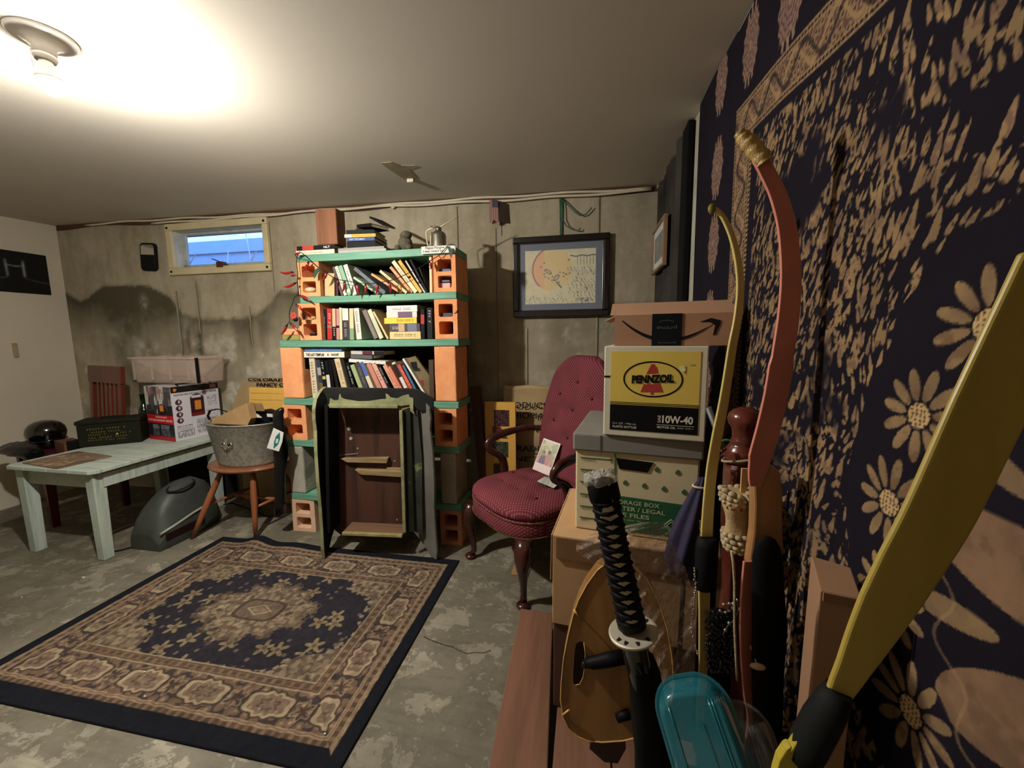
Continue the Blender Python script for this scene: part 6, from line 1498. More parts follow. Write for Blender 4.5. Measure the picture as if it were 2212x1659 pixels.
# clear storage bin on top of the carton
BN = thing('storage_bin', 'translucent empty plastic storage bin resting on top of the heater carton', 'plastic bin', (-2.985, 2.405, TZ + 0.4055))
cp_ = Mat('cloudy_plastic', 0.25, 0, 0.45); cp_.color(lin((206, 182, 166))); cp_.b.inputs['Alpha'].default_value = 0.42; cp_ = cp_.m
def binring(w_, d_, z, r=0.04): return [(x, y, z) for x, y in rrect(-w_ / 2, -d_ / 2, w_ / 2, d_ / 2, r, 4)]
mb = MB(); rs = [binring(0.565, 0.22, 0.0), binring(0.575, 0.24, 0.09), binring(0.585, 0.25, 0.175)]; mb.loft(rs, False, True); mb.poly(binring(0.565, 0.22, 0.0)); mb.build('tub', cp_, BN)
mb = MB(); a, b = binring(0.585, 0.25, 0.172), binring(0.615, 0.275, 0.172); c, d = binring(0.615, 0.275, 0.184), binring(0.585, 0.25, 0.184); mb.loft([a, b, c, d], False, False, closed=True); mb.build('rim', cp_, BN)
for x in (-0.26, -0.10, 0.06, 0.22):
    mb = MB(); mb.box((x, -0.125, 0.02), (x + 0.012, -0.117, 0.17)); mb.build('rib', cp_, BN)
mb = MB(); mb.box((0.297, -0.13, 0.0), (0.305, -0.11, 0.18)); mb.build('dark_strap', pm((36, 26, 24), 0.6), BN, label='dark strap end')

# ---- slat-back chair with what lies on its seat
rw = wood((104, 42, 24), (76, 28, 18), 0.35, 2, 0.8, coat=0.3); mar = wood((86, 22, 34), (66, 16, 26), 0.4, 2, 0.8)
CC = thing('slat_back_chair', 'reddish brown slat back wooden chair in the corner behind the pale table', 'chair', (-3.69, 2.14, 0), math.radians(-14))
mb = MB(); mb.box((-0.235, -0.22, 0.445), (0.235, 0.22, 0.475)); mb.build('seat', mar, CC, bevel=0.008)
bkM = Matrix.Translation((0, 0.20, 0.46)) @ Matrix.Rotation(math.radians(-4), 4, 'X')
for sx in (-1, 1):
    mb = MB(); mb.box((sx * 0.225 - 0.024, -0.014, 0.0), (sx * 0.225 + 0.024, 0.014, 0.48), bkM); mb.build('back_post', rw, CC, bevel=0.004)
mb = MB(); mb.prism([(-0.26, 0.47), (0.26, 0.47), (0.262, 0.60), (-0.262, 0.60)], -0.018, 0.014, bkM); mb.build('top_rail', rw, CC, bevel=0.004)
mb = MB(); mb.box((-0.2, -0.012, 0.10), (0.2, 0.012, 0.145), bkM); mb.build('lower_rail', rw, CC, bevel=0.003)
for k in range(5):
    x = -0.135 + k * 0.0675; mb = MB(); mb.box((x - 0.017, -0.006, 0.14), (x + 0.017, 0.006, 0.475), bkM); mb.build('slat', rw, CC, bevel=0.002)
for sx, sy in ((-1, -1), (1, -1), (-1, 1), (1, 1)):
    x, y = sx * 0.20, sy * 0.185; mb = MB(); e = 0.026; mb.loft([[(x - e * .7, y - e * .7, 0), (x + e * .7, y - e * .7, 0), (x + e * .7, y + e * .7, 0), (x - e * .7, y + e * .7, 0)], [(x - e, y - e, 0.4448), (x + e, y - e, 0.4448), (x + e, y + e, 0.4448), (x - e, y + e, 0.4448)]], True, False); mb.build('leg', mar, CC)
mb = MB(); mb.box((-0.19, -0.20, 0.38), (0.19, -0.18, 0.444)); mb.build('seat_apron', mar, CC)
sz = 0.4755
HM = thing('helmet', 'glossy black round helmet on the seat of the slat back chair', 'helmet', (-3.90, 2.13, sz))
gl = pm((14, 14, 16), 0.12, var=0.0, spec=0.6, coat=0.8)
prof = [(0.0, 0.0), (0.10, 0.0), (0.122, 0.02), (0.130, 0.06), (0.142, 0.09), (0.146, 0.115), (0.136, 0.15), (0.11, 0.178), (0.07, 0.196), (0.03, 0.203), (0.0, 0.204)]
mb = MB(); mb.lathe(prof, 32, None, sx=0.74, sy=0.72); mb.build('shell', gl, HM)
mb = MB(); mb.tube([(0.103 * math.cos(a), 0.100 * math.sin(a), 0.062 + 0.004 * math.cos(3 * a)) for a in np.linspace(0, 2 * PI, 33)[:-1]], 0.006, 6, closed=True); mb.build('rim', gl, HM)
SM_ = thing('black_bag', 'shiny black plastic wrapped bundle at the front of the slat chair seat', 'bag', (-3.79, 1.93, sz))
mb = MB(); rings = []
for j in range(15):
    t = j / 14; x = -0.20 + 0.40 * t; r = 0.055 * math.sin(PI * (0.08 + 0.84 * t)) ** 0.5
    rings.append([(x, (r * 1.3 + 0.008 * math.sin(5 * a + j)) * math.cos(a), max(0.0, r * 0.85 + (r * 0.85 + 0.006 * math.sin(4 * a + j * 1.7)) * math.sin(a))) for a in np.linspace(0, 2 * PI, 19)[:-1]])
mb.loft(rings, True, True, False, Matrix.Rotation(math.radians(-10), 4, 'Z')); mb.build('bundle', pm((12, 12, 14), 0.28, var=0.0, spec=0.4), SM_)
SBx = thing('small_carton', 'small brown carton with black parts beside the helmet on the chair seat', 'carton', (-3.70, 2.05, sz), math.radians(-16))
mb = MB(); mb.box((0.02, 0, 0), (0.20, 0.09, 0.082)); mb.build('box', pm((112, 70, 44), 0.8), SBx, bevel=0.002)
mb = MB(); mb.box((0.205, 0.01, 0.0), (0.235, 0.07, 0.095)); mb.build('black_bracket', pm((24, 22, 24), 0.5), SBx, bevel=0.004)

# ---- round wooden stool, steel tub and its contents
so = wood((150, 86, 50), (116, 62, 36), 0.35, 2, 0.7, coat=0.3)
ST = thing('wooden_stool', 'round topped brown wooden stool with turned legs under the steel tub', 'stool', (-2.185, 2.155, 0))
mb = MB(); mb.lathe([(0.0, 0.418), (0.20, 0.418), (0.245, 0.428), (0.262, 0.440), (0.258, 0.449), (0.23, 0.453), (0.0, 0.450)], 40, None, sx=1.0, sy=0.78); mb.build('seat', wood((136, 84, 52), (104, 60, 38), 0.35, 0, 0.6, coat=0.3), ST)
tops = {(-1, -1): (-0.12, -0.10), (1, -1): (0.11, -0.10), (-1, 1): (-0.11, 0.10), (1, 1): (0.11, 0.10)}
foot = {(-1, -1): (-0.262, -0.225), (1, -1): (0.136, -0.150), (-1, 1): (-0.20, 0.235), (1, 1): (0.20, 0.215)}
def lp(k, z): 
    a, b = tops[k], foot[k]; t = 1 - z / 0.42; return Vector((a[0] + (b[0] - a[0]) * t, a[1] + (b[1] - a[1]) * t, z))
for k in tops:
    mb = MB(); mb.tube([lp(k, z) for z in (0.42, 0.34, 0.24, 0.12, 0.0)], [0.013, 0.018, 0.020, 0.016, 0.012], 12); mb.build('leg', so, ST)
for a, b, z in (((-1, -1), (-1, 1), 0.20), ((1, -1), (1, 1), 0.19)):
    mb = MB(); A, B = lp(a, z), lp(b, z); mb.tube([A, (A + B) / 2, B], [0.008, 0.011, 0.008], 8); mb.build('stretcher', so, ST)
mb = MB(); A = (lp((-1, -1), 0.20) + lp((-1, 1), 0.20)) / 2; B = (lp((1, -1), 0.19) + lp((1, 1), 0.19)) / 2; mb.tube([A, B], 0.010, 8); mb.build('stretcher', so, ST)
gv = Mat('galvanised', 0.45, 0.35, 0.5); n = gv.noise(30, 4); n2 = gv.vor(45); gv.color(gv.ramp(gv.math('ADD', gv.math('MULTIPLY', n, 0.6), gv.math('MULTIPLY', n2, 0.5)), [(0.3, lin((128, 125, 114))), (0.7, lin((164, 160, 146)))])); gv = gv.m
TU = thing('galvanized_tub', 'oval galvanized steel tub with a fleur-de-lis on the wooden stool', 'tub', (-2.185, 2.15, 0.4535))
mb = MB(); sxx, syy = 1.0, 0.70
mb.lathe([(0.0, 0.004), (0.192, 0.004), (0.195, 0.0), (0.199, 0.004), (0.205, 0.02), (0.252, 0.262), (0.258, 0.266), (0.258, 0.272), (0.250, 0.274), (0.246, 0.262), (0.200, 0.03), (0.190, 0.010), (0.0, 0.010)], 48, None, False, sxx, syy); mb.build('body', gv, TU)
mb = MB(); mb.tube([(0.256 * math.cos(a), 0.180 * math.sin(a), 0.271) for a in np.linspace(0, 2 * PI, 49)[:-1]], 0.0045, 8, closed=True); mb.build('rolled_rim', gv, TU)
mb = MB(); mb.tube([(-0.245, -0.03, 0.262), (-0.262, -0.03, 0.30), (-0.240, -0.03, 0.335), (-0.19, -0.02, 0.345), (-0.14, -0.01, 0.33), (-0.11, 0.0, 0.295)], 0.010, 8, flat=0.35); mb.build('handle', pm((36, 32, 36), 0.5), TU)
# fleur-de-lis
flz = 0.158; fy = -(0.205 + (0.252 - 0.205) * (flz - 0.02) / 0.242) * syy
Mfl = Matrix.Translation((0.012, fy - 0.003, flz)) @ Matrix.Rotation(math.radians(0), 4, 'Z') @ Matrix.Rotation(math.radians(-11), 4, 'X') @ Matrix.Scale(1.3, 4)
pet = [(0, 0.034), (0.009, 0.016), (0.007, 0.0), (0.004, -0.010), (0.006, -0.022), (0, -0.028), (-0.006, -0.022), (-0.004, -0.010), (-0.007, 0.0), (-0.009, 0.016)]
chm = pm((190, 188, 180), 0.2, 0.9)
mb = MB(); mb.prism(pet, -0.006, 0.002, Mfl)
for s_ in (1, -1):
    mb.tube([Mfl @ Vector(p) for p in ((0.003 * s_, -0.003, -0.012), (0.014 * s_, -0.003, 0.006), (0.024 * s_, -0.003, 0.008), (0.030 * s_, -0.003, -0.002), (0.026 * s_, -0.003, -0.012), (0.019 * s_, -0.003, -0.010))], [0.004, 0.005, 0.005, 0.004, 0.003, 0.003], 6)
    mb.tube([Mfl @ Vector(p) for p in ((0.002 * s_, -0.003, -0.014), (0.012 * s_, -0.003, -0.020), (0.018 * s_, -0.003, -0.016))], [0.004, 0.003, 0.002], 6)
mb.box((-0.014, -0.006, -0.014), (0.014, 0.0, -0.008), Mfl); mb.build('fleur_de_lis', chm, TU)
def z7(x, y): return 260 + x * 0.17179, 750 + y * 0.17179
def sheet(name, pts, Y, th, mat, lab, cat, dY=None):
    P = [on_y(*z7(x, y), Y + (dY[k] if dY else 0)) for k, (x, y) in enumerate(pts)]; mb = MB(); off = Vector((0, th, 0)); mb.loft([P, [p + off for p in P]], True, False); return solo(mb, name, mat, lab, cat, bevel=0.0)
kraft = pm((176, 140, 92), 0.8, var=0.12)
sheet('cardboard_box', [(1150, 960), (1150, 900), (1280, 850), (1420, 780), (1590, 705), (1640, 900), (1600, 980)], 2.10, 0.05, kraft, 'open tan carton with a number on its flap, standing in the steel tub', 'carton')
a = on_y(*z7(1530, 870), 2.098); text('13', frame(a, (1, 0.0, -0.1), (0.1, 0, 1)), 0.045, 0.036, bk, bpy.data.objects['cardboard_box'], 'lettering', 0.0)
sheet('carton_flap', [(1590, 705), (1775, 708), (1812, 805), (1615, 800)], 2.16, 0.004, pm((136, 110, 70), 0.8), 'small brown carton flap sticking up in the tub behind the numbered one', 'cardboard')
sheet('black_pouch', [(1610, 985), (1615, 812), (1820, 790), (1960, 835), (1960, 985)], 2.19, 0.05, pm((30, 28, 34), 0.5), 'black soft pouch with white tags inside the steel tub', 'pouch')
sheet('price_tag', [(1840, 835), (1912, 840), (1915, 880), (1845, 875)], 2.155, 0.002, pm((210, 210, 205), 0.5), 'small white barcode tag standing at the right inside the tub', 'tag')
sheet('paper_scrap', [(1700, 885), (1715, 835), (1760, 870), (1780, 886)], 2.150, 0.002, pm((214, 212, 206), 0.6), 'torn white paper corner poking from the middle of the tub', 'paper')
# black bag hung at the tub's right with a leaf tag
BG = thing('black_bag', 'black plastic bag hanging between the steel tub and block shelf', 'bag', (-1.92, 2.07, 0.0))
mb = MB(); rings = []
for j, (x_, y_, w_) in enumerate(((2030, 760, 20), (2000, 800, 60), (1985, 860, 70), (1990, 940, 80), (2010, 1040, 85), (2020, 1140, 90), (2020, 1240, 95), (2020, 1330, 95), (2015, 1430, 90), (2010, 1560, 80), (2010, 1750, 75), (2015, 1950, 75), (2015, 2090, 78))):
    c0 = on_y(*z7(x_, y_), 2.055); c0.z = max(c0.z, 0.001); r = w_ * 0.17179 * 0.0027
    rings.append([(c0.x + (r * (1 + 0.12 * math.sin(4 * a + j))) * math.cos(a), c0.y + (r * 0.8 * (1 + 0.12 * math.sin(5 * a + j))) * math.sin(a), c0.z) for a in np.linspace(0, 2 * PI, 17)[:-1]])
mb.loft(rings, True, True); mb.build('bag', pm((20, 20, 22), 0.3, var=0.1, spec=0.5), BG, world=True)
TG = thing('hang_tag', 'white hang tag with a teal leaf emblem on the right side of the tub', 'tag', tuple(on_y(*z7(1945, 1300), 1.985)))
P = [on_y(*z7(x, y), 1.985) for x, y in ((1925, 1015), (2052, 1075), (2035, 1190), (1992, 1312), (1842, 1268), (1880, 1150))]; mb = MB(); mb.loft([P, [p + Vector((0, 0.002, 0)) for p in P]], True, False); mb.build('card', pm((214, 214, 206), 0.5, var=0.02), TG, world=True)
P = [on_y(*z7(x, y), 1.9835) for x, y in ((2003, 1070), (2006, 1150), (1985, 1220), (1925, 1275), (1932, 1190), (1955, 1120))]; mb = MB(); mb.loft([P, [p + Vector((0, 0.001, 0)) for p in P]], True, False); mb.build('leaf_emblem', ink((36, 112, 104)), TG, world=True)
P = [on_y(*z7(x, y), 1.9825) for x, y in ((1958, 1150), (1990, 1155), (1978, 1210), (1950, 1205))]; mb = MB(); mb.loft([P, [p + Vector((0, 0.0008, 0)) for p in P]], True, False); mb.build('emblem_window', ink((180, 206, 200)), TG, world=True)
mb = MB(); mb.tube([on_y(*z7(1960, 1030), 1.986), on_y(*z7(1960, 960), 1.99), on_y(*z7(1975, 890), 2.03)], 0.0012, 5); mb.build('string', bk if 'bk' in globals() else ink((30, 30, 30)), TG, world=True)
# burlap print bag and yellow envelope behind the tub
SB = thing('burlap_sack', 'tan burlap bag with black words standing behind the steel tub', 'sack', (-2.35, 2.5, 0.5))
P = [on_y(*z7(x, y), 2.50) for x, y in ((1400, 760), (1500, 480), (1560, 425), (1700, 400), (2060, 385), (2120, 800), (2000, 1400), (1400, 1400))]; P = [Vector((min(p.x, -2.02), p.y, max(p.z, 0.004))) for p in P]
mb = MB(); mb.loft([P, [p + Vector((0, 0.05, 0)) for p in P]], True, False); 
mb.box((-2.62, 2.49, 0.0), (-2.06, 2.56, 0.70)); mb.build('bag', BURL, SB, world=True, bevel=0.01)
for s, x0, x1, y, h_ in (('COLORADA', 1600, 2110, 405, 0.022), ('FANCY C', 1705, 2050, 468, 0.027)):
    a = on_y(*z7(x0, y), 2.485); b = on_y(*z7(x1, y), 2.485); text(s, frame(((a.x + b.x) / 2, 2.487, a.z), (1, 0, 0), (0, 0, 1)), b.x - a.x, h_, bk, SB, 'lettering', 0.03, shear=0.15)
EV = thing('padded_envelope', 'yellow padded envelope propped between the burlap bag and tub', 'envelope', (-2.3, 2.42, 0.5))
P = [on_y(*z7(x, y), 2.42) for x, y in ((1612, 505), (2060, 520), (2075, 780), (2040, 775), (1600, 705))]; P = [Vector((min(p.x, -1.98), p.y, p.z)) for p in P]; P[2].z -= 0.2; P[3].z -= 0.2; P[4].z -= 0.2
P = [P[0], P[1], P[2], P[4]]; mb = MB(); mb.loft([P, [p + Vector((0, 0.02, 0)) for p in P]], True, False); mb.build('envelope', pm((226, 176, 78), 0.7, var=0.05), EV, world=True, bevel=0.004)
for y in (575, 660):
    a = on_y(*z7(1640, y), 2.419); b = on_y(*z7(2040, y + 8), 2.419); mb = MB(); mb.tube([a, b], 0.0012, 4); mb.build('crease', pm((170, 128, 56), 0.7), EV, world=True)
# ---- grey plastic blower under the table edge
BW = thing('air_blower', 'grey plastic carpet blower on the floor between the table and stool', 'blower', (-2.60, 1.95, 0))
gp = pm((60, 64, 58), 0.5, var=0.12, bump=0.08, scale=20)
mb = MB(); rings = []
for y, h_, w_, z0_ in ((1.765, 0.10, 0.215, 0.0), (1.80, 0.20, 0.23, 0.0), (1.85, 0.27, 0.235, 0.0), (1.92, 0.325, 0.235, 0.0), (2.0, 0.352, 0.23, 0.0), (2.08, 0.350, 0.22, 0.0), (2.15, 0.30, 0.20, 0.0), (2.18, 0.24, 0.17, 0.0)):
    pr = [(-0.5, 0.0), (-0.5, 0.45), (-0.48, 0.68), (-0.40, 0.85), (-0.25, 0.96), (-0.05, 1.0), (0.12, 0.985), (0.24, 0.92), (0.33, 0.78), (0.44, 0.52), (0.5, 0.42), (0.5, 0.0)]
    rings.append([(-2.588 + a * w_, y, z0_ + b * h_) for a, b in pr])
mb.loft(rings, True, True); mb.build('housing', gp, BW, world=True, bevel=0.006)
mb = MB(); mb.prism([(-0.085, 0.012), (0.01, 0.012), (0.035, 0.06), (0.01, 0.13), (-0.02, 0.155), (-0.055, 0.13), (-0.088, 0.07)], -0.004, 0.012, Matrix.Translation((-2.60, 1.775, 0.0)) @ Matrix.Rotation(math.radians(-22), 4, 'X')); mb.build('air_outlet', pm((12, 12, 12), 0.8), BW, world=True)
P = [(-2.478, 1.775, 0.105), (-2.474, 1.86, 0.122), (-2.472, 1.98, 0.150), (-2.474, 2.06, 0.160), (-2.50, 2.10, 0.19), (-2.53, 2.13, 0.24)]; mb = MB(); mb.tube(P, 0.008, 8); mb.build('pale_trim', pm((150, 150, 134), 0.4), BW, world=True, label='pale grey trim line')
mb = MB(); mb.box((-2.472, 1.80, 0.055), (-2.466, 2.04, 0.095), Matrix.Identity(4)); mb.build('maroon_band', pm((58, 26, 28), 0.5), BW, world=True)
mb = MB(); mb.tube([(-2.545, 2.0 + 0.075 * math.cos(a), 0.345 + 0.0 * a) if False else (-2.55 + 0.045 * math.sin(a), 1.98 + 0.08 * math.cos(a), 0.325 + 0.012 * math.sin(a + 2.2)) for a in np.linspace(0, 2 * PI, 25)[:-1]], 0.006, 6, closed=True); mb.build('grille_ring', pm((46, 50, 46), 0.4), BW, world=True)
# cords on the floor
blkc = pm((26, 24, 24), 0.5)
for k, (pts, lab) in enumerate(([[(228, 1195), (262, 1188), (300, 1178), (330, 1180)], 'black cord lying on the floor left of the grey blower'], [[(212, 1155), (245, 1148), (275, 1136), (300, 1128)], 'thin pale cord on the floor behind the near table leg'], [[(455, 1112), (475, 1092), (500, 1086), (540, 1100), (575, 1115), (605, 1116)], 'thin black cord curving over the floor behind the stool legs'], [[(606, 1116), (618, 1112), (628, 1108)], 'pale end of a cord on the floor by the lowest clay block'])):
    P = [on_z(x, y, 0.006) for x, y in pts]; mb = MB(); mb.tube(P, 0.004, 6); solo(mb, 'floor_cord', blkc if k in (0, 2) else pm((170, 164, 146), 0.5), lab, 'cord')
mb = MB(); mb.tube([on_y(484, 1040, 2.40), on_y(486, 1080, 2.40)], 0.006, 6)
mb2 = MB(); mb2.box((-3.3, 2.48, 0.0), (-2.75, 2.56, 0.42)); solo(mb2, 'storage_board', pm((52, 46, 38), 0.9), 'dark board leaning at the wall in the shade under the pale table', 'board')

# ================================================================== RIGHT: stacked cartons beside the tapestry
plk = wood((124, 86, 66), (98, 66, 50), 0.45, 1, 0.9, coat=0.15)
PF = thing('wooden_platform', 'low reddish plank platform on the floor under the carton stack', 'platform', (0.05, 1.15, 0))
mb = MB(); mb.loft([[(-0.246, 0.80, 0.062), (-0.084, 0.80, 0.062), (-0.130, 1.522, 0.062), (-0.268, 1.526, 0.062)], [(-0.246, 0.80, 0.1), (-0.084, 0.80, 0.1), (-0.130, 1.522, 0.1), (-0.268, 1.526, 0.1)]], True, False); mb.build('plank', plk, PF, world=True, bevel=0.004)
for k, (a, b) in enumerate(((-0.080, 0.075), (0.079, 0.23), (0.234, 0.375))):
    mb = MB(); mb.box((a, 0.80, 0.060), (b, 1.50, 0.0985)); mb.build('plank', plk, PF, world=True, bevel=0.003)
for y in (0.86, 1.40):
    mb = MB(); mb.box((-0.225, y, 0.0), (0.36, y + 0.05, 0.0595)); mb.build('bearer', plk, PF, world=True)
CR = math.radians(-6)
def carton(name, lab, x, y, z, w_, d_, h_, rz, mat, cat='carton', bev=0.003):
    t = thing(name, lab, cat, (x, y, z), rz); mb = MB(); mb.box((0, 0, 0), (w_, d_, h_)); mb.build('box', mat, t, bevel=bev); return t
dbrown = pm((84, 54, 38), 0.8, var=0.15); kraft2 = Mat('kraft_card', 0.8, 0, 0.2); n = kraft2.noise(5, 4); n2 = kraft2.noise(1, 3, 0.5, kraft2.scaled((2, 2, 120))); kraft2.color(kraft2.ramp(n, [(0.3, lin((180, 140, 98))), (0.7, lin((198, 158, 114)))])); kraft2.bump(n2, 0.15, 0.001); kraft2 = kraft2.m
C1 = carton('brown_carton', 'dark brown carton at the very bottom of the stack, on the planks', -0.093, 1.105, 0.1005, 0.40, 0.37, 0.283, CR, dbrown)
C2 = carton('cardboard_box', 'tan cardboard box below the green and cream storage box', -0.096, 1.100, 0.3845, 0.40, 0.375, 0.283, CR, kraft2)
mb = MB(); mb.box((0.012, -0.006, 0.215), (0.39, -0.001, 0.281)); mb.build('folded_flap', pm((128, 92, 58), 0.8), C2, bevel=0.001)
mb = MB(); mb.loft([[(-0.001, 0.0, 0.283), (-0.001, 0.37, 0.283), (-0.004, 0.37, 0.10), (-0.004, 0.0, 0.14)], [(-0.004, 0.0, 0.283), (-0.004, 0.37, 0.283), (-0.007, 0.37, 0.10), (-0.007, 0.0, 0.14)]], True, False); mb.build('side_flap', kraft2, C2)
# storage box
SX, SYy, SZ = -0.036, 1.150, 0.6685; SW, SD, SH = 0.345, 0.36, 0.262
SBX = thing('storage_box', 'cream and green printed file storage box with a grey lid under the motor oil carton', 'storage box', (SX, SYy, SZ), math.radians(-8))
crm = pm((212, 196, 156), 0.7, var=0.06)
mb = MB(); mb.box((0.004, 0.004, 0), (SW - 0.004, SD - 0.004, SH)); mb.build('box', crm, SBX, bevel=0.005)
lidm = pm((128, 124, 116), 0.5, var=0.06)
mb = MB(); mb.box((-0.004, -0.004, SH - 0.018), (SW + 0.004, SD + 0.004, SH + 0.036)); mb.build('lid', lidm, SBX, bevel=0.006)
mb = MB(); mb.box((0.075, -0.0055, SH - 0.026), (0.078, -0.0038, SH + 0.034)); mb.build('tape_seam', pm((98, 96, 92), 0.5), SBX)
def face(o, x, z, y=0.0): return rootm(o) @ Matrix.Translation((x, y, z))
def patch(name, o, x0, z0, x1, z1, mat, y=-0.001, th=0.0012, label=None):
    mb = MB(); mb.box((x0, y - th, z0), (x1, y, z1)); r = mb.build(name, mat, o); 
    if label: r['label'] = label
    return r
gn_ = ink((38, 92, 58)); gl_ = ink((62, 104, 62)); F0 = 0.0038
for k, (z, s) in enumerate(((0.222, 'CONTENTS'), (0.186, 'FROM'), (0.148, 'TO'), (0.110, 'NUMBER'), (0.072, 'DESTROY DATE'), (0.036, 'DEPT.'))):
    patch('printed_line', SBX, 0.018, z, 0.112, z + 0.0022, gn_, F0)
    text(s, face(SBX, 0.018 + 0.0025 * len(s) + 0.004, z - 0.006, F0 - 0.0003), 0.0052 * len(s), 0.0052, gn_, SBX, 'lettering', 0.01)
patch('corner_stripe', SBX, 0.116, 0.12, 0.1205, 0.242, gl_, F0)
mb = MB(); mb.prism([(0.121, 0.230), (0.222, 0.226), (0.208, 0.196), (0.130, 0.199)], F0 - 0.002, F0 - 0.0002); mb.build('hand_hole', pm((14, 14, 14), 0.9), SBX)
mb = MB(); mb.prism([(0.121, 0.118), (SW - 0.010, 0.112), (SW - 0.010, 0.018), (0.121, 0.010)], F0 - 0.0012, F0 - 0.0002); mb.build('green_panel', gn_, SBX)
for x, z in ((0.232, 0.206), (0.286, 0.203), (0.148, 0.158), (0.200, 0.155), (0.252, 0.152), (0.304, 0.149)):
    mb = MB(); mb.prism([(x + 0.0065 * math.cos(a), z + 0.0065 * math.sin(a) + (0.003 if k == 3 else 0)) for k, a in enumerate(np.linspace(0, 2 * PI, 13)[:-1])], F0 - 0.0013, F0 - 0.0002); mb.build('leaf_dot', gl_, SBX)
cw = ink((176, 190, 140))
for s, z, w_ in (('STORAGE BOX', 0.101, 0.135), ('LETTER / LEGAL', 0.082, 0.150), ('SIZE FILES', 0.063, 0.108)): text(s, face(SBX, 0.108 + w_ / 2, z, F0 - 0.0014), w_, 0.0125, cw, SBX, 'lettering', 0.02)
smallprint(16, face(SBX, 0.160, 0.048, F0 - 0.0014), 0.07, 0.0045, cw, SBX)
mb = MB(); c = (0.274, 0.048)
for r, rr in ((0.020, 0.0165), (0.012, 0.0095)): 
    for a in range(4):
        p = [Vector((c[0] + r * math.cos(a * PI / 2), 0, c[1] + r * math.sin(a * PI / 2))), Vector((c[0] + r * math.cos((a + 1) * PI / 2), 0, c[1] + r * math.sin((a + 1) * PI / 2))), Vector((c[0] + rr * math.cos((a + 1) * PI / 2), 0, c[1] + rr * math.sin((a + 1) * PI / 2))), Vector((c[0] + rr * math.cos(a * PI / 2), 0, c[1] + rr * math.sin(a * PI / 2)))]
        mb.loft([[q + Vector((0, F0 - 0.0022, 0)) for q in p], [q + Vector((0, F0 - 0.0012, 0)) for q in p]], True, False)
mb.build('leaf_emblem', cw, SBX)
for k in range(8):
    z = 0.03 + k * 0.026; mb = MB(); mb.loft([[(0.0032, 0.02, z), (0.0032, 0.05, z + 0.02), (0.0032, 0.05, z + 0.023), (0.0032, 0.02, z + 0.003)], [(0.0040, 0.02, z), (0.0040, 0.05, z + 0.02), (0.0040, 0.05, z + 0.023), (0.0040, 0.02, z + 0.003)]], True, False); mb.build('hatch_line', pm((120, 116, 96), 0.7), SBX)
# motor oil carton
OX, OY, OZ = 0.046, 1.128, SZ + SH + 0.0375; OW, OD, OH = 0.262, 0.20, 0.252
OB = thing('motor_oil_carton', 'yellow and black motor oil carton with white edges, second from top of the stack', 'carton', (OX, OY, OZ), math.radians(-10))
mb = MB(); mb.box((0, 0, 0), (OW, OD, OH)); mb.build('box', pm((212, 204, 178), 0.5, var=0.05), OB, bevel=0.003)
yw = pm((226, 196, 84), 0.4, var=0.06, scale=4); bk2 = pm((22, 21, 24), 0.35, var=0.1); wt = ink((216, 208, 186)); rdd = ink((176, 52, 48))
mb = MB(); mb.box((0.018, -0.0012, 0.098), (OW - 0.018, -0.0002, 0.238)); mb.build('yellow_panel', yw, OB)
mb = MB(); mb.box((0.018, -0.0012, 0.018), (OW - 0.018, -0.0002, 0.088)); mb.build('black_panel', bk2, OB)
mb = MB(); mb.box((0.018, -0.0012, 0.0885), (OW - 0.018, -0.0002, 0.0975)); mb.build('black_panel', bk2, OB)
for z in (0.0905, 0.0945): patch('gold_stripe', OB, 0.018, z, OW - 0.018, z + 0.0013, yw, -0.0012, 0.0006)
def ellring(cx, cz, ra, rb, t, y0_, y1_):
    mb = MB(); n_ = 40
    O_ = [(cx + ra * math.cos(2 * PI * i / n_), cz + rb * math.sin(2 * PI * i / n_)) for i in range(n_)]; I_ = [(cx + (ra - t) * math.cos(2 * PI * i / n_), cz + (rb - t) * math.sin(2 * PI * i / n_)) for i in range(n_)]
    mb.loft([[(x, y0_, z) for x, z in O_], [(x, y1_, z) for x, z in O_], [(x, y1_, z) for x, z in I_], [(x, y0_, z) for x, z in I_]], False, False, closed=True); return mb
EX, EZ = 0.128, 0.163
ellring(EX, EZ, 0.076, 0.049, 0.0038, -0.0018, -0.0011).build('oval_ring', bk2, OB)
mb = MB(); mb.prism([(EX - 0.030, EZ - 0.036), (EX + 0.028, EZ - 0.034), (EX + 0.020, EZ - 0.012), (EX - 0.022, EZ - 0.014)], -0.0018, -0.0011); mb.prism([(EX - 0.016, EZ + 0.014), (EX + 0.014, EZ + 0.016), (EX + 0.010, EZ + 0.034), (EX - 0.006, EZ + 0.036)], -0.0018, -0.0011); mb.prism([(EX - 0.006, EZ + 0.034), (EX + 0.006, EZ + 0.034), (EX + 0.004, EZ + 0.041), (EX - 0.004, EZ + 0.041)], -0.0018, -0.0011); mb.prism([(EX - 0.003, EZ - 0.042), (EX + 0.003, EZ - 0.042), (EX + 0.004, EZ - 0.034), (EX - 0.004, EZ - 0.034)], -0.0018, -0.0011); mb.build('bell_emblem', rdd, OB)
text('PENNZOIL', face(OB, EX + 0.0, EZ + 0.001, -0.0018) @ Matrix.Rotation(math.radians(-3), 4, 'Y'), 0.108, 0.023, bk2, OB, 'lettering', 0.06, shear=0.1)
text('10W-40', face(OB, 0.194, 0.056, -0.0014), 0.076, 0.021, wt, OB, 'lettering', 0.035)
text('SAE', face(OB, 0.1485, 0.056, -0.0014) @ Matrix.Rotation(-PI / 2, 4, 'Y'), 0.020, 0.0075, wt, OB, 'lettering', 0.02)
patch('white_rule', OB, 0.142, 0.0395, 0.235, 0.0405, wt, -0.0012, 0.0006)
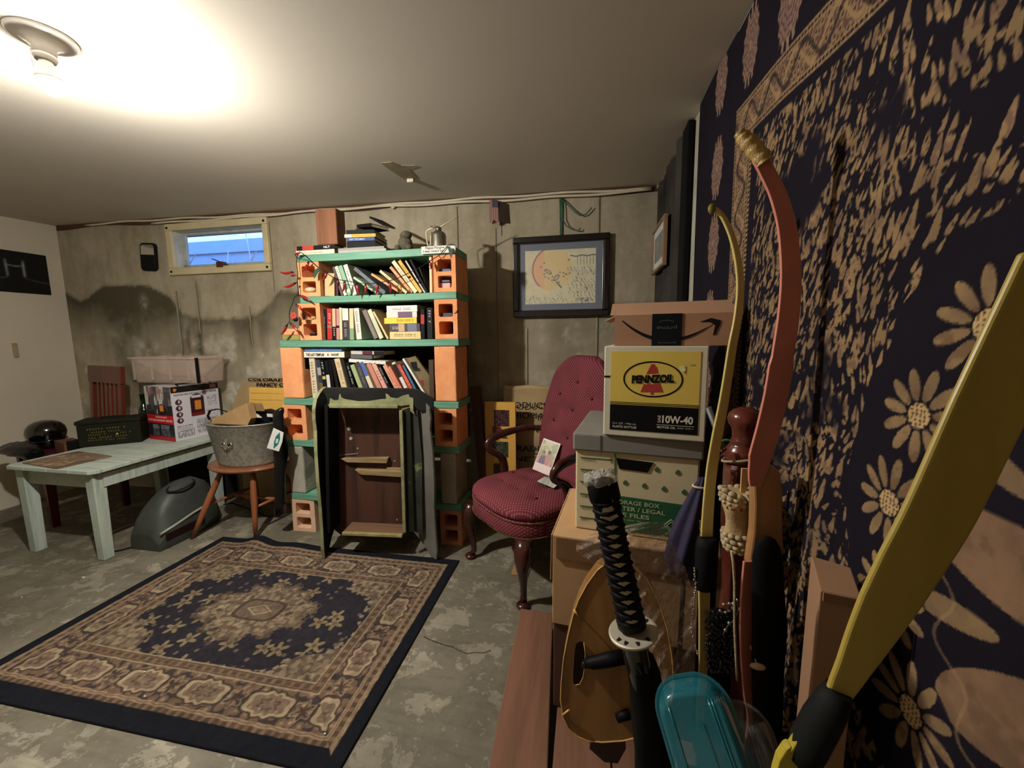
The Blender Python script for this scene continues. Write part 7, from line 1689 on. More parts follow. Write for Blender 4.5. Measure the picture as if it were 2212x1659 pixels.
text('MOTOR OIL', face(OB, 0.167, 0.0335, -0.0014), 0.046, 0.0062, wt, OB, 'lettering', 0.02); smallprint(14, face(OB, 0.214, 0.0335, -0.0014), 0.040, 0.0038, wt, OB)
text('12-1 QT. / 946 mL', face(OB, 0.058, 0.0365, -0.0014), 0.064, 0.0060, wt, OB, 'lettering', 0.0); text('PLASTIC BOTTLES', face(OB, 0.058, 0.0275, -0.0014), 0.064, 0.0062, wt, OB, 'lettering', 0.015)
patch('edge_mark', OB, 0.0005, 0.165, 0.017, 0.170, bk2, -0.0001, 0.0008)
mb = MB(); mb.box((-0.0012, 0.02, 0.10), (-0.0002, OD - 0.01, 0.236)); mb.build('side_yellow_panel', yw, OB)
mb = MB(); mb.box((-0.0012, 0.02, 0.02), (-0.0002, OD - 0.01, 0.09)); mb.build('side_black_panel', bk2, OB)
mb = MB(); mb.add([(0.192, -0.002, 0.196), (0.202, -0.004, 0.204), (0.210, -0.002, 0.190), (0.200, -0.0045, 0.182), (0.230, -0.002, 0.202), (0.226, -0.003, 0.208)], [(0, 1, 2), (0, 2, 3), (1, 5, 4)]); mb.build('torn_tape', pm((226, 214, 150), 0.15, spec=0.7), OB)
# delivery carton on top
AX, AY, AZ = 0.072, 1.135, OZ + OH + 0.001; AW, AD, AH = 0.295, 0.17, 0.083
AB = thing('delivery_carton', 'tan delivery carton with a black curved arrow, topmost of the stack', 'carton', (AX, AY, AZ), math.radians(-9))
tanm = pm((170, 126, 94), 0.75, var=0.07, scale=6)
mb = MB()
mb.box((0, 0, 0), (AW, AD, 0.003)); mb.box((0, 0, 0.003), (AW, 0.003, AH)); mb.box((0, AD - 0.003, 0.003), (AW, AD, AH)); mb.box((0, 0.003, 0.003), (0.003, AD - 0.003, AH)); mb.box((AW - 0.003, 0.003, 0.003), (AW, AD - 0.003, AH)); mb.build('box', tanm, AB)
mb = MB(); mb.loft([[(-0.012, 0.0, AH), (AW + 0.010, 0.0, AH), (AW - 0.01, 0.035, AH + 0.034), (-0.010, 0.035, AH + 0.034)], [(-0.012, 0.003, AH), (AW + 0.010, 0.003, AH), (AW - 0.01, 0.038, AH + 0.034), (-0.010, 0.038, AH + 0.034)]], True, False); mb.build('open_flap', pm((178, 136, 104), 0.75, var=0.05), AB)
mb = MB(); mb.loft([[(0, 0.01, AH), (0, AD, AH), (-0.028, AD, AH - 0.012), (-0.028, 0.02, AH - 0.012)], [(0, 0.01, AH - 0.003), (0, AD, AH - 0.003), (-0.028, AD, AH - 0.015), (-0.028, 0.02, AH - 0.015)]], True, False); mb.build('side_flap', tanm, AB)
bk3 = ink((44, 34, 34)); n_ = 24; top = []; bot = []
for i in range(n_ + 1):
    t = i / n_; x = 0.020 + 0.225 * t; c = 0.068 - 0.165 * (t - 0) * (1 - t) * 1.15 + 0.0 * t - 0.012 * t; w_ = 0.0105 * math.sin(PI * min(1, 0.06 + t * 0.98)) ** 0.7
    top.append((x, c + w_ / 2)); bot.append((x, c - w_ / 2))
mb = MB(); mb.prism(bot + top[::-1], -0.0012, -0.0002); mb.prism([(0.214, 0.061), (0.240, 0.070), (0.262, 0.064), (0.262, 0.056), (0.252, 0.028), (0.246, 0.026), (0.250, 0.052), (0.238, 0.060)], -0.0012, -0.0002); mb.build('curved_arrow', bk3, AB)
mb = MB(); mb.box((0.098, -0.0020, -0.001), (0.172, -0.0013, AH + 0.001)); mb.box((0.098, -0.0013, AH), (0.172, 0.004, AH + 0.0012)); mb.build('packing_tape', pm((24, 28, 34), 0.3), AB)
tp = ink((74, 84, 92))
text('prime', face(AB, 0.135, 0.048, -0.0021) @ Matrix.Rotation(PI, 4, 'Y'), 0.050, 0.012, tp, AB, 'lettering', 0.01); text('prime', face(AB, 0.136, 0.008, -0.0021) @ Matrix.Rotation(PI, 4, 'Y'), 0.044, 0.006, tp, AB, 'lettering', 0.01)
mb = MB(); mb.band([(0.115, -0.0022, 0.062), (0.125, -0.0022, 0.066), (0.140, -0.0022, 0.067), (0.152, -0.0022, 0.062)], (0, 0, 1), 0.0016, 0.0004); mb.build('tape_arc', tp, AB)

# ================================================================== leaning instrument, plastic sheet, umbrella
def PY(x, y, Y): return on_y(x, y, Y)
IN = thing('string_instrument', 'amber wooden string instrument body with pale edge leaning against the cartons', 'instrument', (0.07, 0.93, 0.1))
def inst(x, y, d=0.0):       # the instrument's front lies in a plane that leans back towards the cartons
    v = _ray(x, y); # plane y = 0.86 + 0.16*(z-0.30)
    t = (0.86 + 0.16 * (EYE - 0.30)) / (v.y - 0.16 * v.z); p = Vector((v.x * t, v.y * t, EYE + v.z * t)); return p + Vector((0, 0.987, -0.158)) * d
def z8(x, y): return 1150 + x * 0.3251, 1120 + y * 0.3251
lo_ = [(1316, 1212), (1290, 1232), (1268, 1262), (1250, 1296), (1238, 1330), (1228, 1370), (1218, 1420), (1213, 1470), (1211, 1510), (1216, 1545), (1228, 1572), (1246, 1590), (1270, 1600), (1300, 1603), (1345, 1600), (1390, 1590), (1425, 1566), (1448, 1530), (1456, 1480), (1452, 1420), (1442, 1360), (1424, 1300), (1398, 1250), (1366, 1220), (1340, 1210)]
F_ = [inst(x, y) for x, y in lo_]; B_ = [inst(x, y, 0.055) for x, y in lo_]
am = wood((160, 112, 58), (126, 86, 44), 0.25, 2, 0.4, coat=0.4, bump=0.02)
mb = MB(); mb.loft([F_, B_], True, False); mb.build('body', am, IN, world=True)
bd = pm((206, 160, 88), 0.35)
mb = MB(); mb.tube([inst(x, y, -0.001) for x, y in lo_], 0.0017, 6, closed=True); mb.build('binding', bd, IN, world=True)
fh = [inst(*z8(x, y), -0.0015) for x, y in ((292, 830), (318, 816), (338, 822), (350, 880), (352, 930), (344, 990), (330, 1060), (312, 1096), (292, 1106), (272, 1092), (270, 1050), (276, 950), (282, 880))]
mb = MB(); mb.loft([fh, [p + Vector((0, 0.001, 0)) for p in fh]], True, False); mb.build('sound_hole', pm((52, 26, 18), 0.6), IN, world=True)
mb = MB(); mb.tube([inst(*z8(x, y), -0.002) for x, y in ((342, 822), (352, 890), (350, 960), (338, 1050), (316, 1096), (288, 1104))], 0.0012, 5); mb.build('hole_edge', bd, IN, world=True)
mb = MB(); mb.tube([inst(*z8(x, y), -0.008) for x, y in ((335, 950), (400, 945), (500, 925), (600, 905))], [0.008, 0.014, 0.016, 0.016], 10); mb.build('chin_clamp', pm((16, 14, 16), 0.4), IN, world=True)
mb = MB(); mb.ball(inst(*z8(344, 950), -0.014), (0.008, 0.006, 0.009), 10, 6); mb.build('knob', pm((40, 16, 18), 0.2, coat=0.5), IN, world=True)
mb = MB(); mb.tube([inst(*z8(x, y), -0.008) for x, y in ((560, 1310), (640, 1280))], [0.010, 0.011], 8); mb.build('rest_pad', pm((16, 14, 16), 0.5), IN, world=True)
for (a, b, c, d) in ((274, 600, 306, 634), (204, 1298, 246, 1254)):
    mb = MB(); mb.tube([inst(*z8(a, b), -0.003), inst(*z8(c, d), -0.008)], 0.0028, 6); mb.build('edge_peg', bd, IN, world=True)
mb = MB(); P = [inst(*z8(x, y), 0.012) for x, y in ((400, 1480), (620, 1450), (625, 1560), (570, 1659), (480, 1650), (380, 1560))]; mb.loft([P, [p + Vector((0, 0.03, 0)) for p in P]], True, False); mb.build('lower_block', pm((64, 26, 18), 0.4, coat=0.3), IN, world=True)
# crumpled clear plastic
cl = Mat('crumpled_film', 0.12, 0, 0.8); cl.color(lin((200, 176, 154))); cl.b.inputs['Alpha'].default_value = 0.30
cn = cl.noise(26, 5, 0.7, dist=1.5); cl.bump(cn, 0.9, 0.02); cl.put(cl.b.inputs['Alpha'], cl.ramp(cn, [(0.4, (0.26,) * 3 + (1,)), (0.62, (0.66,) * 3 + (1,))]))
rows = [(1128, 1388, 1436), (1140, 1330, 1442), (1152, 1282, 1448), (1170, 1246, 1454), (1190, 1244, 1460), (1204, 1262, 1468), (1225, 1310, 1480), (1250, 1340, 1488), (1280, 1348, 1496), (1320, 1352, 1502), (1360, 1358, 1504), (1400, 1366, 1504), (1440, 1376, 1500), (1480, 1388, 1492), (1520, 1398, 1476), (1560, 1408, 1460), (1600, 1416, 1440)]
mb = MB(); m_ = 22; V = []
for j in range(len(rows) * 3 - 2):
    a = rows[j // 3]; b = rows[min(j // 3 + 1, len(rows) - 1)]; t = (j % 3) / 3; ry_, xl, xr = [a[q] * (1 - t) + b[q] * t for q in range(3)]
    for i in range(m_):
        u = i / (m_ - 1); Y = 0.80 - 0.05 * math.sin(PI * u) + 0.024 * math.sin(u * 11 + j * 0.7) * math.sin(j * 0.9 + u * 3) + 0.012 * math.sin(u * 31 + j * 1.9)
        V.append(PY(xl + (xr - xl) * u, ry_, Y))
nr = len(rows) * 3 - 2; mb.add(V, [(j * m_ + i, j * m_ + i + 1, (j + 1) * m_ + i + 1, (j + 1) * m_ + i) for j in range(nr - 1) for i in range(m_ - 1)], None, True)
solo(mb, 'plastic_sheet', cl.m, 'crumpled clear plastic bag bunched between the sword handle and thin yellow bow', 'plastic bag')
# closed umbrella
UM = thing('umbrella', 'closed navy purple umbrella standing between the cartons and thin yellow bow', 'umbrella', (0.27, 1.0, 0.1))
T0, T1 = PY(1519, 1032, 1.0), PY(1478, 1240, 0.98); mb = MB(); rings = []
for j in range(16):
    t = j / 15; c = T0.lerp(T1, t) if t < 0.999 else T1; r = 0.008 + 0.042 * math.sin(PI * 0.5 * min(1, t * 1.15)) * (1 if t < 0.8 else 1 - 0.45 * (t - 0.8) / 0.2)
    rings.append([(c.x + r * (1 + 0.20 * math.cos(7 * a + 2 * t)) * math.cos(a), c.y + 0.8 * r * (1 + 0.20 * math.cos(7 * a + 2 * t)) * math.sin(a), c.z) for a in np.linspace(0, 2 * PI, 43)[:-1]])
mb.loft(rings, True, True); mb.build('canopy', pm((44, 38, 66), 0.8, var=0.15), UM, world=True)
mb = MB(); mb.tube([T1, (T1.x - 0.01, 0.97, 0.103)], 0.006, 8); mb.build('shaft', pm((40, 38, 40), 0.4), UM, world=True)
a = PY(1516, 1054, 0.985); mb = MB(); mb.tube([(a.x + 0.017 * math.cos(q), a.y + 0.012 + 0.014 * math.sin(q), a.z) for q in np.linspace(0, 2 * PI, 17)[:-1]], 0.003, 6, closed=True); mb.build('tie_band', pm((190, 176, 130), 0.6), UM, world=True)
GT = thing('grey_tube', 'grey metal tube with green tape leaning behind the thin yellow bow', 'tube', (0.36, 1.06, 0.7))
mb = MB(); mb.tube([PY(1530, 880, 1.06), PY(1562, 962, 1.05), PY(1590, 1060, 1.04), (0.37, 1.04, 0.60), (0.372, 1.04, 0.1)], 0.008, 8); mb.build('tube', pm((96, 98, 92), 0.5, 0.3), GT, world=True)
c = PY(1568, 962, 1.045); mb = MB(); mb.tube([c + Vector((0.017 * math.cos(q), 0.0, 0.013 * math.sin(q))) for q in np.linspace(0, 2 * PI, 17)[:-1]], 0.004, 6, closed=True); mb.build('green_tape', pm((86, 116, 60), 0.5), GT, world=True)

# ================================================================== newel post
nt = PY(1612, 879, 0.95)
NP = thing('newel_post', 'dark red turned newel post with a ball top leaning near the tapestry', 'post', (nt.x, 0.95, 0.1))
nw = wood((104, 44, 30), (80, 32, 24), 0.22, 2, 0.5, coat=0.6, bump=0.03)
prof = [(0.0, 0.0), (0.012, -0.001), (0.024, -0.006), (0.033, -0.015), (0.0365, -0.026), (0.034, -0.038), (0.029, -0.045), (0.027, -0.050), (0.025, -0.062), (0.0255, -0.074), (0.029, -0.079), (0.0265, -0.083), (0.030, -0.088), (0.037, -0.098), (0.0385, -0.107), (0.036, -0.115), (0.037, -0.124), (0.030, -0.130)]
mb = MB(); mb.lathe(prof, 32, Matrix.Translation((nt.x, 0.95, nt.z)), False); mb.build('turned_top', nw, NP, world=True)
e = 0.0335; zt_ = nt.z - 0.128; q = 0.012
sq = lambda s_, z: [(nt.x + a * s_, 0.95 + b * s_, z) for a, b in ((-1, -.7), (-.7, -1), (.7, -1), (1, -.7), (1, .7), (.7, 1), (-.7, 1), (-1, .7))]
mb = MB(); mb.loft([sq(e * .9, 0.101), sq(e, 0.2), sq(e, zt_ - 0.01), sq(e * .85, zt_)], True, False); mb.build('shaft', nw, NP, world=True, bevel=0.002)
rope = Mat('cotton_rope', 0.8, 0, 0.2); rwv = rope.n('ShaderNodeTexWave', wave_type='BANDS', bands_direction='DIAGONAL'); rope.put(rwv.inputs[0], rope.co); rwv.inputs['Scale'].default_value = 160; rope.color(rope.mix(rwv.outputs['Fac'], lin((150, 130, 96)), lin((196, 178, 140)))); rope.bump(rwv.outputs['Fac'], 0.6, 0.002); rope = rope.m
RP = thing('rope_loop', 'twisted cream rope looped round the neck of the newel post', 'rope', (nt.x, 0.95, nt.z - 0.12))
mb = MB(); mb.tube([(nt.x + 0.0415 * math.cos(a), 0.95 + 0.0415 * math.sin(a), nt.z - 0.119 + 0.012 * math.sin(a * 1.0 + 2.4)) for a in np.linspace(0, 2 * PI, 33)[:-1]], 0.0030, 8, closed=True); mb.build('loop', rope, RP, world=True)
# crocheted pouch with its stick, hanging in front of the post
CP = thing('crochet_pouch', 'small crocheted cream pouch with a wooden stick hanging before the newel post', 'pouch', tuple(PY(1590, 1191, 0.86)))
ct, cb_ = PY(1588, 1060, 0.862), PY(1592, 1186, 0.862); ax = cb_ - ct
yarn = Mat('cream_yarn', 0.9, 0, 0.1); yn = yarn.noise(60, 3); yarn.color(yarn.ramp(yn, [(0.3, lin((150, 130, 98))), (0.7, lin((196, 178, 142)))])); yarn.bump(yarn.noise(160, 3), 0.6, 0.003); yarn = yarn.m
clothm = pm((178, 150, 104), 0.9, var=0.15, scale=30, bump=0.4)
mb = MB(); rings = []
for j in range(14):
    t = j / 13; c = ct + ax * t; r = 0.0255 + 0.003 * math.sin(t * 9) - 0.004 * t
    rings.append([(c.x + (r + 0.0018 * math.sin(3 * a + t * 6)) * math.cos(a), c.y + (r + 0.0018 * math.sin(3 * a + t * 6)) * math.sin(a), c.z) for a in np.linspace(0, 2 * PI, 25)[:-1]])
mb.loft(rings, True, True); mb.build('pouch', clothm, CP, world=True)
mb = MB()
for (t0, n0, rr, br) in ((0.0, 12, 0.026, 0.0062), (0.09, 13, 0.0265, 0.0052), (0.17, 13, 0.0265, 0.004), (0.72, 12, 0.0245, 0.0055), (0.81, 12, 0.0245, 0.006), (0.90, 12, 0.0235, 0.006), (0.98, 11, 0.020, 0.006)):
    c = ct + ax * t0
    for k in range(n0):
        a = 2 * PI * (k + (t0 * 37) % 1) / n0; mb.ball((c.x + rr * math.cos(a), c.y + rr * math.sin(a), c.z + (0.004 * math.sin(a * 2 + 1) if t0 < 0.05 else 0)), (br * 1.3, br * 1.3, br * 1.0), 8, 5)
tag(mb.build('crochet_stitches', yarn, CP, world=True), kind='stuff')
mb = MB(); c = ct + ax * 0.235
for k in (0, 2, 3, 5, 6):
    a = PI * 1.22 + k * 0.16; mb.ball((c.x + 0.0283 * math.cos(a), c.y + 0.0283 * math.sin(a), c.z + 0.001 * (k % 2)), (0.0022, 0.0015, 0.0035), 6, 4)
tag(mb.build('red_stitches', pm((168, 66, 52), 0.8), CP, world=True), kind='stuff')
st0, st1 = PY(1606, 1070, 0.855), PY(1609, 1012, 0.855)
mb = MB(); mb.band([st0 - Vector((0, 0, 0.03)), st0, st1], (1, 0, 0), 0.0125, 0.005); mb.build('wooden_stick', pm((206, 168, 108), 0.6), CP, world=True)
for pts in (((1580, 1190), (1584, 1215), (1587, 1258), (1587, 1353), (1590, 1420), (1593, 1470)), ((1612, 1068), (1622, 1086), (1626, 1110), (1625, 1180), (1623, 1258))):
    mb = MB(); mb.tube([PY(x, y, 0.83) for x, y in pts], 0.0028, 6); mb.build('cord', yarn, CP, world=True)

# ================================================================== bows
def smooth(P, k=4):
    Q = []
    for i in range(len(P) - 1):
        a = P[max(i - 1, 0)]; b = P[i]; c = P[i + 1]; d = P[min(i + 2, len(P) - 1)]
        for q in range(k):
            t = q / k; Q.append(0.5 * ((2 * b) + (c - a) * t + (2 * a - 5 * b + 4 * c - d) * t * t + (3 * b - a - 3 * c + d) * t ** 3))
    Q.append(P[-1]); return Q
# red recurve bow
RB = thing('recurve_bow', 'tall red recurve bow with an amber wooden grip leaning on the tapestry', 'bow', (0.33, 0.80, 0.1))
redm = pm((204, 120, 102), 0.35, var=0.08, spec=0.5, coat=0.3)
BY = 0.79
up_ = smooth([PY(x, y, BY) for x, y in ((1640, 340), (1660, 378), (1680, 420), (1697, 480), (1705, 545), (1707, 610), (1701, 690), (1689, 770), (1676, 850), (1660, 920), (1645, 975), (1634, 1020), (1630, 1050))])
wd = [0.026 + 0.012 * min(1, i / 26) for i in range(len(up_))]; L_ = len(up_); wd = [w_ * (1.15 if 28 < i < 42 else 1.0) * (1 - 0.5 * max(0, (i - 42) / (L_ - 43))) for i, w_ in enumerate(wd)]
side_r = Vector((0.97, 0.22, -0.06))
mb = MB(); mb.band(up_, side_r, wd, 0.006); mb.build('upper_limb', redm, RB, world=True, bevel=0.0012)
mb = MB(); mb.band([p + side_r * (wd[i] / 2) + Vector((0, -0.0032, 0)) for i, p in enumerate(up_)], side_r, 0.0022, 0.001); mb.build('limb_edge', pm((190, 130, 110), 0.3), RB, world=True)
tipP = smooth([PY(x, y, BY - 0.003) for x, y in ((1596, 284), (1606, 296), (1622, 312), (1642, 336), (1652, 352))])
mb = MB(); rr = [0.008 + 0.0016 * math.sin(i * 2.1) + 0.006 * min(1, i / 7) for i in range(len(tipP))]; mb.tube(tipP, rr, 9); mb.build('wrapped_tip', pm((186, 150, 78), 0.25, var=0.25, scale=60, bump=0.6, spec=0.7), RB, world=True)
orw = wood((176, 126, 76), (140, 96, 58), 0.3, 2, 0.6, coat=0.4)
def bowplate(name, pts, y0_, y1_, mat, bev=0.004):
    P = [PY(x, y, y0_) for x, y in pts]; mb = MB(); mb.loft([P, [p + Vector((0, y1_ - y0_, 0)) for p in P]], True, False); return mb.build(name, mat, RB, world=True, bevel=bev)
bowplate('riser', [(1628, 1030), (1640, 1000), (1652, 992), (1686, 1020), (1692, 1060), (1693, 1180), (1690, 1240), (1660, 1262), (1632, 1262), (1618, 1222), (1628, 1150), (1630, 1090)], BY + 0.006, BY + 0.036, orw)
lw = smooth([PY(x, y, BY - 0.004) for x, y in ((1617, 1212), (1614, 1260), (1612, 1320), (1613, 1380), (1617, 1440), (1622, 1500), (1630, 1560))] + [Vector((0.335, BY, 0.36)), Vector((0.330, BY - 0.004, 0.22)), Vector((0.300, BY - 0.01, 0.12)), Vector((0.262, BY - 0.01, 0.103))])
mb = MB(); mb.band(lw, side_r, [0.020 + 0.010 * min(1, i / 16) for i in range(len(lw))], 0.006); mb.build('lower_limb', redm, RB, world=True, bevel=0.0012)
c = PY(1637, 1440, 0.728); mb = MB(); mb.ball(c, (0.014, 0.006, 0.006), 10, 6); mb.tube([c, c + Vector((0.006, 0.05, 0.0))], 0.0015, 5); mb.build('string_knot', pm((196, 172, 142), 0.8), RB, world=True)
# black sleeve in front of the grip
BS = thing('black_sleeve', 'black round topped fabric sleeve standing in front of the amber bow grip', 'sleeve', (0.32, 0.77, 0.1))
mb = MB(); rings = []; c0 = [PY(1658, y, 0.752) for y in (1158, 1166, 1180, 1205, 1260, 1350, 1450, 1550, 1650)]; rr = [0.004, 0.014, 0.021, 0.0255, 0.027, 0.030, 0.028, 0.026, 0.024]
c0[5].x += 0.003
for c, r in zip(c0, rr): rings.append([(c.x + r * math.cos(a), c.y + 0.5 * r * math.sin(a), c.z) for a in np.linspace(0, 2 * PI, 21)[:-1]])
c = c0[-1]; rings.append([(c.x + 0.024 * math.cos(a), c.y + 0.012 * math.sin(a), 0.101) for a in np.linspace(0, 2 * PI, 21)[:-1]])
mb.loft(rings, True, True); mb.build('fabric', pm((18, 15, 17), 0.8, var=0.2), BS, world=True)
# thin yellow bow
YBW = thing('longbow', 'thin yellow fibreglass bow with a black grip beside the cartons', 'bow', (0.27, 0.90, 0.1))
fg = Mat('yellow_fibreglass', 0.35, 0, 0.5); n = fg.noise(1, 4, 0.6, fg.scaled((60, 60, 2))); fg.color(fg.ramp(n, [(0.3, lin((186, 166, 86))), (0.7, lin((206, 186, 106)))])); fg.b.inputs['Coat Weight'].default_value = 0.3; fg = fg.m
yp = smooth([PY(x, y, 0.90) for x, y in ((1540, 449), (1553, 458), (1566, 476), (1582, 514), (1594, 564), (1599, 622), (1593, 689), (1582, 747), (1570, 826), (1561, 880), (1549, 941), (1537, 1016), (1529, 1106), (1526, 1165))])
mb = MB(); mb.band(yp, side_r, [0.008 + 0.019 * (i / len(yp)) for i in range(len(yp))], 0.007); mb.build('upper_limb', fg, YBW, world=True, bevel=0.002)
mb = MB(); mb.ball(PY(1538, 451, 0.897), (0.008, 0.006, 0.011), 8, 6); mb.build('nock', pm((120, 108, 40), 0.5), YBW, world=True)
mb = MB(); mb.tube([PY(x, y, 0.895) for x, y in ((1528, 1160), (1526, 1180), (1522, 1230), (1519, 1262), (1519, 1270))], [0.019, 0.0225, 0.021, 0.0215, 0.018], 14, flat=1.0); mb.build('grip', pm((20, 20, 24), 0.7), YBW, world=True)
yl = smooth([PY(x, y, 0.90) for x, y in ((1521, 1265), (1521, 1320), (1520, 1380), (1518, 1450))] + [Vector((0.272, 0.90, 0.36)), Vector((0.275, 0.90, 0.20)), Vector((0.262, 0.90, 0.10))])
mb = MB(); mb.band(yl, side_r, [0.027 - 0.013 * (i / len(yl)) for i in range(len(yl))], 0.007); mb.build('lower_limb', fg, YBW, world=True, bevel=0.002)
# near yellow bow
NB = thing('longbow', 'large yellow olive bow with a dark grip crossing the right foreground', 'bow', (0.2, 0.3, 0.1))
NY = 0.30
ng = Mat('olive_fibreglass', 0.4, 0, 0.4); n = ng.noise(1, 4, 0.6, ng.scaled((20, 20, 4))); ng.color(ng.ramp(n, [(0.3, lin((158, 134, 52))), (0.7, lin((174, 150, 62)))])); ng = ng.m
cen = [(2290, 560), (2212, 722), (2130, 890), (2032, 1100), (1968, 1214), (1918, 1302), (1878, 1375), (1845, 1437), (1815, 1492), (1800, 1520), (1776, 1560)]
wpx = [112, 114, 114, 112, 106, 96, 80, 62, 48, 42, 36]
np_ = [PY(x, y, NY) for x, y in cen]; top_ = [np_[0] + Vector((0.012, 0, 0.10)), np_[0]]
sp = smooth(np_); 
def wat(i): 
    k = min(i // 4, len(wpx) - 2); t = (i - 4 * k) / 4; return (wpx[k] * (1 - t) + wpx[min(k + 1, len(wpx) - 1)] * t) * 0.000372
sidev = (PY(2096, 1100, NY) - PY(1968, 1100, NY))
mb = MB(); mb.band(sp, sidev, [wat(i) for i in range(len(sp))], 0.006); mb.build('upper_limb', ng, NB, world=True, bevel=0.0027, seg=3)
gp_ = [PY(x, y, NY) for x, y in ((1812, 1490), (1796, 1520), (1772, 1560), (1745, 1612), (1732, 1640))]
mb = MB(); mb.tube(gp_, [0.0095, 0.0125, 0.0138, 0.0138, 0.0125], 16, flat=0.8); mb.build('grip', pm((26, 30, 28), 0.7, var=0.1), NB, world=True)
lowp = smooth([PY(1758, 1590, NY), PY(1740, 1630, NY), PY(1718, 1672, NY), Vector((0.160, 0.305, 0.80)), Vector((0.150, 0.31, 0.60)), Vector((0.148, 0.31, 0.40)), Vector((0.16, 0.31, 0.20)), Vector((0.19, 0.31, 0.02))])
mb = MB(); mb.band(lowp, sidev, [0.020 + 0.014 * math.sin(PI * min(1, i / len(lowp))) for i in range(len(lowp))], 0.008); mb.build('lower_limb', pm((176, 156, 40), 0.4), NB, world=True, bevel=0.0025)

# ================================================================== bead necklaces
def necklace(lab, pts, Y, r, mat, step, jig=0.0):
    P = smooth([PY(x, y, Y) for x, y in pts]); mb = MB(); acc = 0.0; mb.ball(P[0], r, 7, 5)
    for a, b in zip(P[:-1], P[1:]):
        L_ = (b - a).length; 
        while acc + L_ >= step:
            t = (step - acc) / L_; a = a.lerp(b, t); L_ = (b - a).length; acc = 0.0; mb.ball(a + Vector((rng.normal() * jig, rng.normal() * jig, rng.normal() * jig)), r * (0.8 + 0.4 * rng.random()), 7, 5)
        acc += L_
    N = thing('bead_necklace', lab, 'necklace', tuple(P[-1])); tag(mb.build('beads', mat, N, world=True), kind='stuff'); 
    mb = MB(); mb.tube(P, r * 0.25, 5); mb.build('string', mat, N, world=True); return N
silver = pm((190, 186, 170), 0.18, 0.85); blackb = pm((20, 20, 22), 0.12, 0.3, spec=0.8, coat=0.8); wine = pm((90, 22, 30), 0.15, 0.4, coat=0.6); goldb = pm((180, 150, 60), 0.25, 0.8)
necklace('silver bead string hanging down the left edge of the thin yellow bow', [(1500, 1228), (1502, 1262), (1500, 1300), (1496, 1330), (1494, 1360), (1500, 1388), (1508, 1412)], 0.885, 0.0027, silver, 0.0065, 0.0008)
necklace('short silver and pearl bead string above the black bead heap', [(1564, 1306), (1574, 1303), (1584, 1306), (1580, 1318), (1566, 1322), (1554, 1322)], 0.87, 0.0042, silver, 0.0095, 0.001)
necklace('loose pearl beads over the middle of the black bead heap', [(1592, 1296), (1594, 1320), (1584, 1340), (1572, 1352), (1562, 1370)], 0.868, 0.0036, silver, 0.020, 0.002)
necklace('dark red bead strand hanging behind the bow near the umbrella tip', [(1566, 970), (1556, 985), (1550, 1005), (1546, 1030)], 0.92, 0.0040, wine, 0.0078, 0.002)
necklace('gold bead strand beside the grip of the thin yellow bow', [(1512, 1125), (1513, 1150), (1512, 1170)], 0.89, 0.0016, goldb, 0.0045)
BH = thing('bead_heap', 'heap of glossy black bead necklaces hanging between thin yellow and red bows', 'necklaces', tuple(PY(1556, 1452, 0.90)))
mb = MB()
for k in range(420):
    a = rng.random(); b = rng.random(); px = 1524 + 66 * a; py = 1322 + 130 * b; Y = 0.885 + 0.02 * rng.random(); mb.ball(PY(px, py, Y), 0.0024 + 0.0022 * rng.random(), 6, 4)
tag(mb.build('beads', blackb, BH, world=True), kind='stuff')
mb = MB(); rings = []
for y in (1318, 1340, 1380, 1420, 1460): c = PY(1557, y, 0.915); r = 0.022; rings.append([(c.x + r * math.cos(a), c.y + 0.4 * r * math.sin(a), c.z) for a in np.linspace(0, 2 * PI, 15)[:-1]])
rings.append([(p[0], p[1], 0.1) for p in rings[-1]]); mb.loft(rings, True, True); mb.build('dark_pouch', pm((16, 14, 16), 0.7), BH, world=True)

# ================================================================== sword
KA = thing('sword', 'sheathed long sword with black wrapped handle and pale round guard in the foreground', 'sword', (0.15, 0.62, 0.1))
KY = 0.60; hp = [PY(1302, 1052, KY), PY(1316, 1120, KY), PY(1332, 1200, KY), PY(1350, 1280, KY), PY(1366, 1356, KY)]
ho = smooth(hp); kb = pm((22, 20, 26), 0.55, var=0.1)
haft = (hp[-1] - hp[0]).normalized(); vw = (Vector((0, 0, EYE)) - hp[2]).normalized(); sdv = haft.cross(vw).normalized(); ndv = sdv.cross(haft).normalized()
if ndv.dot(vw) < 0: ndv = -ndv
mb = MB(); rings = []
for i, p in enumerate(ho):
    t = i / (len(ho) - 1); a_, b_ = 0.0205 + 0.0015 * abs(t - .5), 0.0140
    rings.append([p + sdv * (a_ * math.cos(q)) + ndv * (b_ * math.sin(q)) for q in np.linspace(0, 2 * PI, 21)[:-1]])
mb.loft(rings, True, True); mb.build('handle', kb, KA, world=True)
ray_ = pm((188, 172, 146), 0.6, var=0.12, scale=60)
hl = (hp[-1] - hp[0]).length; NW = 15
def hpt(t):
    k = t * (len(ho) - 1); i = int(k); return ho[i].lerp(ho[min(i + 1, len(ho) - 1)], k - i)
for k in range(NW):
    t = 0.10 + 0.86 * k / (NW - 1); c = hpt(min(t, 0.995)); s_ = 0.0102; l_ = hl / NW * 0.30; mb = MB()
    sh = -0.001
    P = [c + sdv * (s_ + sh) + ndv * 0.0128 - haft * l_ * 0.2, c + sdv * sh + ndv * 0.0152 - haft * l_, c - sdv * (s_ - sh) + ndv * 0.0128 + haft * l_ * 0.1, c + sdv * sh + ndv * 0.0152 + haft * l_ * 0.9]
    mb.loft([P, [p - ndv * 0.004 for p in P]], True, False); mb.build('ray_skin_patch', ray_, KA, world=True)
